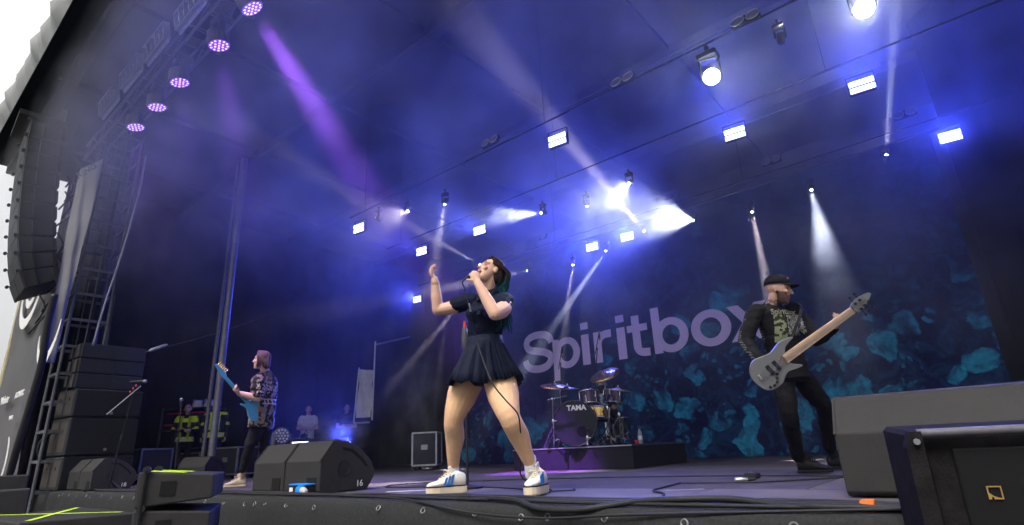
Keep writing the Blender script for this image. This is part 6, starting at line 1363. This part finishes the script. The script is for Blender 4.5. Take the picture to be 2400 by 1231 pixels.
def guitar(root, B, Nn, nrm, L_, outline, body_m, neck_m, board_m, thick, nstr, head_poly, tuner_m, knobs=True, fretless=True, top_side=1):
    """B bridge point, Nn nut point, nrm face normal"""
    X = (Nn - B).normalized(); Zn = Vector(nrm); Zn = (Zn - X * Zn.dot(X)).normalized(); Yv = Zn.cross(X)
    if Yv.z < 0 and top_side > 0: Yv = -Yv
    P = lambda x, y, z: B + (X * x + Yv * y) * L_ + Zn * z
    n_ = len(outline); pts = smoothpath([(x, y, 0) for x, y in outline] + [(*outline[0], 0)], 3)[:-1]
    b = MB(); b.prism([(p.x * L_, p.y * L_) for p in pts], B - Zn * thick / 2, X, Yv, Zn * thick); o = b.build('guitar_body', body_m, root, smooth=True); bv = o.modifiers.new('b', 'BEVEL'); bv.width = .008; bv.segments = 3; bv.limit_method = 'ANGLE'; bv.angle_limit = R(50)
    b = MB(); q = [(.22, .036), (1.0, .026), (1.0, -.026), (.22, -.036)]; b.prism([(x * L_, y * L_) for x, y in q], B + Zn * (-.016), X, Yv, Zn * (thick / 2 + .016)); b.build('neck', neck_m, root)
    b = MB(); q = [(.27, .040), (1.0, .029), (1.0, -.029), (.26, -.042)]; b.prism([(x * L_, y * L_) for x, y in q], B + Zn * (thick / 2 + .001), X, Yv, Zn * .007); b.build('fingerboard', board_m, root)
    b = MB(); b.prism([(x * L_, y * L_) for x, y in head_poly], B - Zn * .012, X, Yv, Zn * .018); o = b.build('headstock', body_m, root)
    b = MB(); b.box(P(1.0, 0, thick / 2 + .008), (.008, .062 * L_, .012), rot=Matrix((X, Yv, Zn)).transposed()); b.build('nut', black_plastic, root)
    for k in range(nstr):
        y = (k - (nstr - 1) / 2) * .0125; b = MB(); b.tube([P(-.01, y, thick / 2 + .016), P(1.0, y * .78, thick / 2 + .016), P(1.08 + .02 * k, y * .7, .012)], .0014 if nstr < 6 else .0009, 5); b.build('string', chrome, root)
        b = MB(); b.box(P(-.012, y, thick / 2 + .010), (.022 * L_, .0095 * L_, .010), rot=Matrix((X, Yv, Zn)).transposed(), bev=.002); b.build('bridge_saddle', tuner_m, root)
    for k in (.10, .17):
        b = MB(); b.box(P(k, 0, thick / 2 + .005), (.035 * L_, .10 * L_, .014), rot=Matrix((X, Yv, Zn)).transposed(), bev=.004); b.build('pickup', black_plastic, root)
    if knobs:
        for (x, y) in ((.10, -.09), (.075, -.118), (.04, -.128), (.0, -.12), (.125, -.06)):
            b = MB(); b.lathe([(.011, 0), (.012, .006), (.009, .016)], c=P(x, y, thick / 2), axis=Zn, n=12); b.build('knob', chrome, root, smooth=True)
    return P, X, Yv, Zn
bg = thing('bass_guitar', 'slate grey bass guitar with pale fingerboard and long upper horn', 'bass guitar', (1.786, 1.543, 0.817))
slate = mat('slate_paint', (.17, .175, .18), .38, 0, .08, 6, coat=.3); maple = mat('pale_maple', (.62, .44, .30), .45, 0, .12, 12)
OUT = [(.27, -.047), (.30, -.085), (.345, -.125), (.342, -.138), (.29, -.128), (.213, -.108), (.16, -.13), (.115, -.158), (.028, -.163), (-.03, -.14), (-.06, -.10), (-.078, -.03), (-.078, .03), (-.054, .085), (-.01, .13), (.045, .15), (.107, .135), (.193, .116), (.26, .13), (.323, .147), (.40, .134), (.448, .112), (.40, .10), (.345, .085), (.318, .06), (.30, .04)]
Bb, Bn = V((1.745, 1.484, 0.814)), V((2.475, 1.694, 1.267)); Lb = (Bn - Bb).length
HP = [(1.0, .03), (1.03, .045), (1.09, .06), (1.19, .045), (1.215, .025), (1.19, .005), (1.08, -.045), (1.03, -.05), (1.0, -.03)]
P_, X_, Y_, Z_ = guitar(bg, Bb, Bn, CAMT - UP * .1, Lb, OUT, slate, maple, maple, .042, 4, HP, chrome)
for (x, y, sd) in ((1.05, .05, 1), (1.10, .055, 1), (1.06, -.055, -1), (1.10, -.045, -1), (1.15, -.03, -1)):
    b = MB(); b.lathe([(.011, 0), (.011, .012)], c=P_(x, y * .6, .006), axis=Z_, n=10); b.build('tuner_post', black_plastic, bg)
    b = MB(); b.cyl(P_(x, y * .8, 0), P_(x, y + sd * .03, 0), .004, n=6); b.box(P_(x, y + sd * .045, 0), (.016, .02, .008), rot=Matrix((X_, Y_, Z_)).transposed(), bev=.003); b.build('tuner_key', black_metal, bg)
b = MB(); b.tube(smoothpath([P_(.44, .115, 0), J['shL'] + UP * .05 + CAMT * .09, J['neck'] + UP * .0 - CAMR * .09 - CAMT * .03, J['shR'] * .5 + J['pelvis'] * .5 - CAMT * .15, P_(-.07, .06, 0)]), .016, 6, flat=.2); b.build('strap', black_sole, bg, smooth='all')

# ---------------------------------------------------------------- the guitarist
gt = thing('person', 'guitarist with chin length brown hair in a patterned shirt, facing away to the wing', 'person', (*(-5.014, 0.543, 0.027)[:2], 0.012))
J = dict(head=V((-4.464, 0.307, 1.664)), neck=V((-4.496, 0.387, 1.515)), pelvis=V((-4.698, 0.498, 0.88)),
  shL=V((-4.424, 0.266, 1.394)), elL=V((-4.414, 0.275, 1.143)), wrL=V((-4.488, 0.05, 1.208)), shR=V((-4.67, 0.545, 1.45)), elR=V((-4.865, 0.649, 1.161)), wrR=V((-4.846, 0.421, 1.093)),
  hipL=V((-4.709, 0.458, 0.795)), knL=V((-4.787, 0.405, 0.518)), anL=V((-5.005, 0.456, 0.243)), hipR=V((-4.78, 0.603, 0.799)), knR=V((-4.878, 0.659, 0.485)), anR=V((-5.039, 0.859, 0.193)))
J['handL'] = (V((-4.48, -0.032, 1.254)) - J['wrL'], V((.2, .6, .75)), -1, (1.0, 1.0, 1.1, 1.1)); J['handR'] = (V((-4.831, 0.373, 1.073)) - J['wrR'], V((.4, .7, -.3)), 1)
for sd, (hx, D_) in dict(L=(575, 7.72), R=(636, 8.02)).items(): pass
J['heelL'] = deck((-5.044, 0.545, 0.027)); J['toeL'] = J['heelL'] - (CAMR * .95 - CAMT * .25) * .30; J['heelR'] = deck((-5.055, 0.923, 0.017)); J['toeR'] = J['heelR'] - (CAMR * .8 + CAMT * .4) * .29
gF = -CAMR * .97 + CAMT * .15 + UP * .05
gFw = (-CAMR * .85 - CAMT * .45); gR = V((-gFw.y, gFw.x, 0))
def gtop(co, nn):
    n1 = fbm(co, 6.0, 3.0, (1, 1, .55)); n2 = fbm(co, 17.0, 9.0, (1, 1, .5)); n3 = fbm(co, 4.5, 15.0); u = (co - np.array(J['neck']))[:, 2]; r_ = (co - np.array(J['neck'])) @ np.array(CAMR)
    col = np.tile(np.array((.016, .014, .014)), (len(co), 1)); a = n2 > .05; col[a] = (.15, .11, .10); b_ = (n1 > .16) & (n2 > -.15); col[b_] = (.30, .12, .06)
    lw = (u < -.42) & (n2 > -.1); col[lw] = (.20, .17, .14); og = (u < -.33) & (u > -.5) & (r_ < -.03) & (n3 > -.15); col[og] = (.45, .15, .045)
    bk = (nn @ np.array(CAMR) > -.15) & (r_ > -.005) & (r_ < .13)
    tx_ = bk & (u < -.12) & (u > -.34) & (np.sin(co[:, 2] * 130 + 8 * n2) > .1) & (n2 > -.2); col[tx_] = (.45, .40, .44)
    bx = bk & (u < -.365) & (u > -.435); col[bx] = (.55, .50, .54); inn = bx & (u < -.38) & (u > -.42) & (np.sin(r_ * 190) > -.45); col[inn] = (.02, .02, .02)
    return col
beige_boot = mat('beige_suede', (.40, .33, .25), .9, 0, .12, 10, .2, 120)
figure(gt, J, dict(right=gR, fwd=gFw, F=gF, U=UP, skin=(.56, .35, .27), vox=.009, sleeve=.72, sleeve_inf=.030, top_inf=.040, hem=-.10, top_paint=gtop, leg_paint=flat_col((.010, .010, .012)), sole_m=beige_boot, shoe_m=beige_boot, leg=(.100, .088, .068, .060, .052), boot_up=.05, lace=beige_boot, wrinkle=.016, arm=(.055, .050, .046, .034), sw=.19))
random.seed(9); hb = MB(); hcol = []; hc_ = J['head']; f_ = gF.normalized(); s_ = f_.cross(UP).normalized()
for k in range(110):
    th = random.uniform(-1.5, 1.5); ph = random.uniform(-.35, 1.0)
    p0 = hc_ + f_ * (.05 - .09 * max(ph, 0)) + UP * (.128 * math.cos(th * .9)) + s_ * .05 * math.sin(th)
    p1 = hc_ + f_ * (.035 - .13 * max(0, ph)) + s_ * .094 * math.copysign(1, math.sin(th)) * (1 - .5 * max(ph, 0)) + UP * .05
    p2 = p1 + UP * -random.uniform(.09, .16) - f_ * random.uniform(0, .02) + s_ * random.uniform(-.01, .01)
    P = smoothpath([p0, p1, p2], 4); rr = [.015 * (1 - .55 * i / (len(P) - 1)) for i in range(len(P))]; hb.tube(P, rr, 6); j = random.uniform(.7, 1.3); hcol += [(.085 * j, .045 * j, .042 * j)] * (6 * len(P))
hb.ell(hc_ - f_ * .022 + UP * .045, s_ * .086, f_ * .100, UP * .094, n=16, m=10); hcol += [(.075, .04, .038)] * 160
hb.ell(hc_ - f_ * .06 - UP * .02, s_ * .08, f_ * .055, UP * .10, n=16, m=10); hcol += [(.07, .037, .035)] * 160
me = hb.mesh('hair'); paint(me, np.array(hcol)); link_part('hair', me, hair_m, gt)
eg = thing('electric_guitar', 'sky blue electric guitar with gold tuners, neck pointing outward', 'guitar', (-4.498, 0.243, 1.059))
sky_b = mat('sky_blue_paint', (.10, .40, .62), .3, 0, .06, coat=.4); gold_m = mat('gold_hardware', (.85, .55, .18), .2, .95, .1)
OG = [(x * .8 + .06, y * .72) for x, y in [(.30, -.05), (.36, -.11), (.41, -.16), (.36, -.165), (.26, -.13), (.16, -.15), (.05, -.22), (-.08, -.24), (-.18, -.19), (-.22, -.06), (-.20, .07), (-.12, .20), (.0, .24), (.10, .20), (.18, .145), (.28, .16), (.38, .20), (.46, .19), (.40, .13), (.33, .085), (.31, .05)]]
Gb, Gn = V((-4.563, 0.367, 0.966)), V((-4.454, -0.171, 1.404)); Lg = (Gn - Gb).length
P_, X_, Y_, Z_ = guitar(eg, Gb, Gn, -CAMT * .75 - CAMR * .55, Lg, OG, sky_b, sky_b, black_plastic, .045, 6, [(1.0, .035), (1.06, .06), (1.30, .05), (1.31, .01), (1.05, -.035), (1.0, -.035)], gold_m, knobs=False)
for k in range(6):
    b = MB(); b.cyl(P_(1.07 + .04 * k, .05, .0), P_(1.07 + .04 * k, .085, .0), .005, n=6); b.box(P_(1.07 + .04 * k, .105, .0), (.014, .03, .014), rot=Matrix((X_, Y_, Z_)).transposed(), bev=.003); b.build('tuner_key', gold_m, eg)

# ---------------------------------------------------------------- crew and drummer
def standing(p, face, h=1.78, arms='crossed', lean=0.0):
    p = Vector(p); Fv = Vector(face).normalized(); Lf = UP.cross(Fv); k = h / 1.78; q = lambda f, l, z: p + Fv * f * k + Lf * l * k + UP * z * k
    J = dict(head=q(.02, 0, 1.645), neck=q(-.01, 0, 1.49), pelvis=q(0, 0, .98), shL=q(0, .185, 1.42), shR=q(0, -.185, 1.42), hipL=q(0, .09, .93), hipR=q(0, -.09, .93), knL=q(.03, .11, .50), knR=q(.03, -.11, .50), anL=q(-.01, .12, .10), anR=q(-.01, -.12, .10))
    for sd, l in (('L', .12), ('R', -.12)): J['heel' + sd] = q(-.07, l, 0.006); J['toe' + sd] = q(.2, l * 1.25, 0.006)
    if arms == 'crossed':
        J.update(elL=q(.08, .25, 1.14), elR=q(.08, -.25, 1.14), wrL=q(.22, -.02, 1.16), wrR=q(.24, .03, 1.12)); J['handL'] = (-Lf * .9 + Fv * .1, -Fv, 1); J['handR'] = (Lf * .9 + Fv * .1, -Fv, -1)
    else:
        J.update(elL=q(-.02, .26, 1.14), elR=q(-.02, -.26, 1.14), wrL=q(.06, .25, .90), wrR=q(.06, -.25, .90)); J['handL'] = (-UP + Fv * .1, -Lf, 1); J['handR'] = (-UP + Fv * .1, Lf, -1)
    return J, Fv, -Lf
def short_hair(root, hc, Fv, col, s=1.0):
    b = MB(); S_ = Fv.cross(UP); b.ell(hc - Fv * .022 + UP * .052, S_ * .083 * s, Fv * .096 * s, UP * .088 * s, n=16, m=10); me = b.mesh('hair'); co = coords(me); put(me, co + normals(me) * (.008 * fbm(co, 40, 1))[:, None]); paint(me, np.tile(np.array(col), (160, 1))); link_part('hair', me, hair_m, root)
def crew(label, p, face, h, skin, top_paint, legc, hair, arms='crossed', top_name='shirt', sleeve=1.0, inf=.022, **kw):
    J, Fv, Rv = standing(p, face, h, arms); r = thing('person', label, 'person', p, group='people watching from the wing'); s = h / 1.78
    figure(r, J, dict(right=Rv, fwd=Fv, F=Fv, U=UP, skin=skin, vox=.013, top_paint=top_paint(J), leg_paint=flat_col(legc), sole_m=black_sole, shoe_m=black_boot, top_name=top_name, sleeve=sleeve, top_inf=inf, s=s, hem=-.12, **kw))
    short_hair(r, J['head'], Fv, hair, s); return r, J, Fv, Rv
def jacket(full):
    def mk(J):
        def f(co, nn):
            u = (co - np.array(J['neck']))[:, 2]; p_ = np.array(J['pelvis']); col = np.array((.012, .013, .018))[None, :] * (1 + .2 * fbm(co, 9, 1))[:, None]; Y = np.array((.62, .78, .04)); G = np.array((.50, .50, .42))
            hz = co - p_; rr = np.linalg.norm(hz[:, :2], axis=1)
            if full: col[(u > -.17) & (u < -.02) & (rr > .11)] = Y
            else: col[(u > -.09) & (u < -.03) & (rr > .12)] = Y
            belt = (np.abs(u + .56) < .05) & (rr < .24); col[belt] = Y; col[(np.abs(u + .56) < .022) & (rr < .24)] = G
            arm = (rr > .24) & (np.abs(u + .30) < .03); col[arm] = Y * .8
            dv = (co - np.array(J['pelvis'])); ln = np.abs(dv @ np.array((J['shL'] - J['shR']).normalized())); vb = (np.abs(ln - .085) < .028) & (u < -.02) & (u > -.56) & (rr < .2); col[vb] = Y if not full else Y * .6
            return col
        return f
    return mk
TOW = Vector((0.85, -0.52, 0))
zc = 0.012
crew('fire crew member with folded arms, neon yellow shoulders on a dark jacket', (*(-11.679, 2.131, 0.438)[:2], zc), TOW, 1.74, (.45, .27, .21), jacket(True), (.012, .012, .016), (.03, .02, .016), top_name='fire_jacket', inf=.05)
crew('fire crew member with neon stripes standing beside the steel post', (*(-11.373, 2.668, 0.408)[:2], zc), TOW, 1.84, (.48, .30, .23), jacket(False), (.012, .012, .016), (.05, .03, .02), arms='down', top_name='fire_jacket', inf=.05)
crew('crew member in a white T-shirt holding a dark bag', (*(-11.857, 5.407, 0.414)[:2], zc), TOW, 1.80, (.52, .33, .26), lambda J: flat_col((.60, .58, .60), .05), (.015, .02, .06), (.05, .03, .022), sleeve=.5, inf=.04, top_name='white_shirt')
crew('crew member in a dark T-shirt with folded arms beyond the wedge', (*(-11.478, 6.422, 0.366)[:2], zc), TOW, 1.84, (.50, .31, .25), lambda J: flat_col((.016, .015, .024), .2), (.012, .012, .02), (.03, .02, .016), sleeve=.5, inf=.03)
pb_ = Vector((-11.394, 5.05, 0.854)); b = MB(); b.box(pb_, (.20, .12, .30), rot=Matrix.Rotation(R(35), 3, 'Z'), bev=.04); r = thing('shoulder_bag', 'dark bag held before the white T-shirt', 'bag', pb_); b.build('bag_body', mat('navy_bag', (.012, .012, .05), .8), r); b = MB(); b.tube(smoothpath([pb_ + UP * .14, pb_ + UP * .24 + Vector((.05, .03, 0)), pb_ + UP * .14 + Vector((.1, .06, 0))]), .012, 6); b.build('strap', black_boot, r, smooth='all')

dp = Vector((*(-1.957, 5.144, 0.388)[:2], DZ)); dF = Vector((.45, -.89, 0)).normalized(); dL = UP.cross(dF)
q = lambda f, l, z: dp + dF * f + dL * l + UP * z
J = dict(head=q(.05, 0, 1.14), neck=q(.02, 0, .98), pelvis=q(0, 0, .52), shL=q(.02, .18, .92), shR=q(.02, -.18, .92), elL=q(.10, .27, .66), elR=q(.10, -.27, .66), wrL=q(.32, .18, .62), wrR=q(.33, -.14, .64), hipL=q(.05, .09, .50), hipR=q(.05, -.09, .50), knL=q(.42, .22, .48), knR=q(.42, -.22, .48), anL=q(.46, .22, .09), anR=q(.46, -.22, .09))
J['handL'] = (dF, -UP, 1); J['handR'] = (dF, -UP, -1)
for sd, l in (('L', .22), ('R', -.22)): J['heel' + sd] = q(.40, l, 0.004); J['toe' + sd] = q(.67, l, 0.004)
dr = thing('person', 'drummer seated behind the kit, face hidden by the crash cymbal', 'person', dp)
def dtop(co, nn):
    col = np.array((.02, .02, .025))[None, :] * np.ones((len(co), 1)); d_ = co - np.array(J['neck']); f = (nn @ np.array(dF)) > .4; l = d_ @ np.array(dL); pr = f & (np.abs(l) < .10) & (d_[:, 2] < -.14) & (d_[:, 2] > -.34); col[pr] = (.35, .42, .45); return col
figure(dr, J, dict(right=-dL, fwd=dF, F=dF, U=UP, skin=(.48, .30, .24), vox=.011, sleeve=.5, top_inf=.03, top_paint=dtop, leg_paint=flat_col((.012, .012, .014)), sole_m=black_sole, shoe_m=black_boot)); short_hair(dr, J['head'], dF, (.03, .02, .018))
r = thing('drum_stool', 'round black stool under the drummer', 'stool', dp); b = MB(); b.lathe([(.16, .38), (.17, .40), (.17, .45), (.14, .46)], c=dp, n=20); b.build('seat', black_boot, r, smooth=True)
b = MB(); b.cyl(dp + UP * .1, dp + UP * .38, .02); b.build('column', chrome, r, smooth=True)
for k in range(3):
    a = 2 * math.pi * k / 3; b = MB(); b.bar(dp + UP * .2, dp + Vector((.22 * math.cos(a), .22 * math.sin(a), .01)), .02); b.build('leg', chrome, r)
for sd in ('L', 'R'):
    w = J['wr' + sd] + dF * .09; b = MB(); b.cyl(w - dF * .1 + UP * .02, w + dF * .30 + UP * .10, .007, .005, n=8); tag(b.build('drumstick', maple, smooth=True), ('drumstick in the hand nearer the singer', 'drumstick in the hand nearer the bassist')[sd == 'L'], 'drumstick', 'drumsticks')

import OpenImageIO as oiio,sys,numpy as np
im=oiio.ImageBuf(sys.argv[1] if len(sys.argv)>1 else '/workdir/render_main.png').get_pixels(oiio.UINT8)
k=im.shape[1]/2400
for nm,x,y in [('floor',1600,1140),('legR',1065,1000),('legL',1200,1020),('sock',1063,1098),('skirt',1130,860),('leftdark',420,650),('leftdark2',400,850),('blueC',1250,420),('rooftop',1150,60),('roofUL',330,60),('upmid',800,300),('bevel16',700,1070),('rear16',700,1110),('bigbevel',2150,950),('bigrear',2010,1080),('skirtfront',1500,1215),('bdright',2150,650),('letter b',1560,760),('sky',40,150),('array',60,500),('fascia',120,120),('banner',60,850),('right top',2350,300),('blue1500_300',1500,300)]:
    a=im[max(0,int(y*k)-2):int(y*k)+3,int(x*k)-2:int(x*k)+3,:3].reshape(-1,3).mean(0).astype(int); print(nm,(x,y),a)
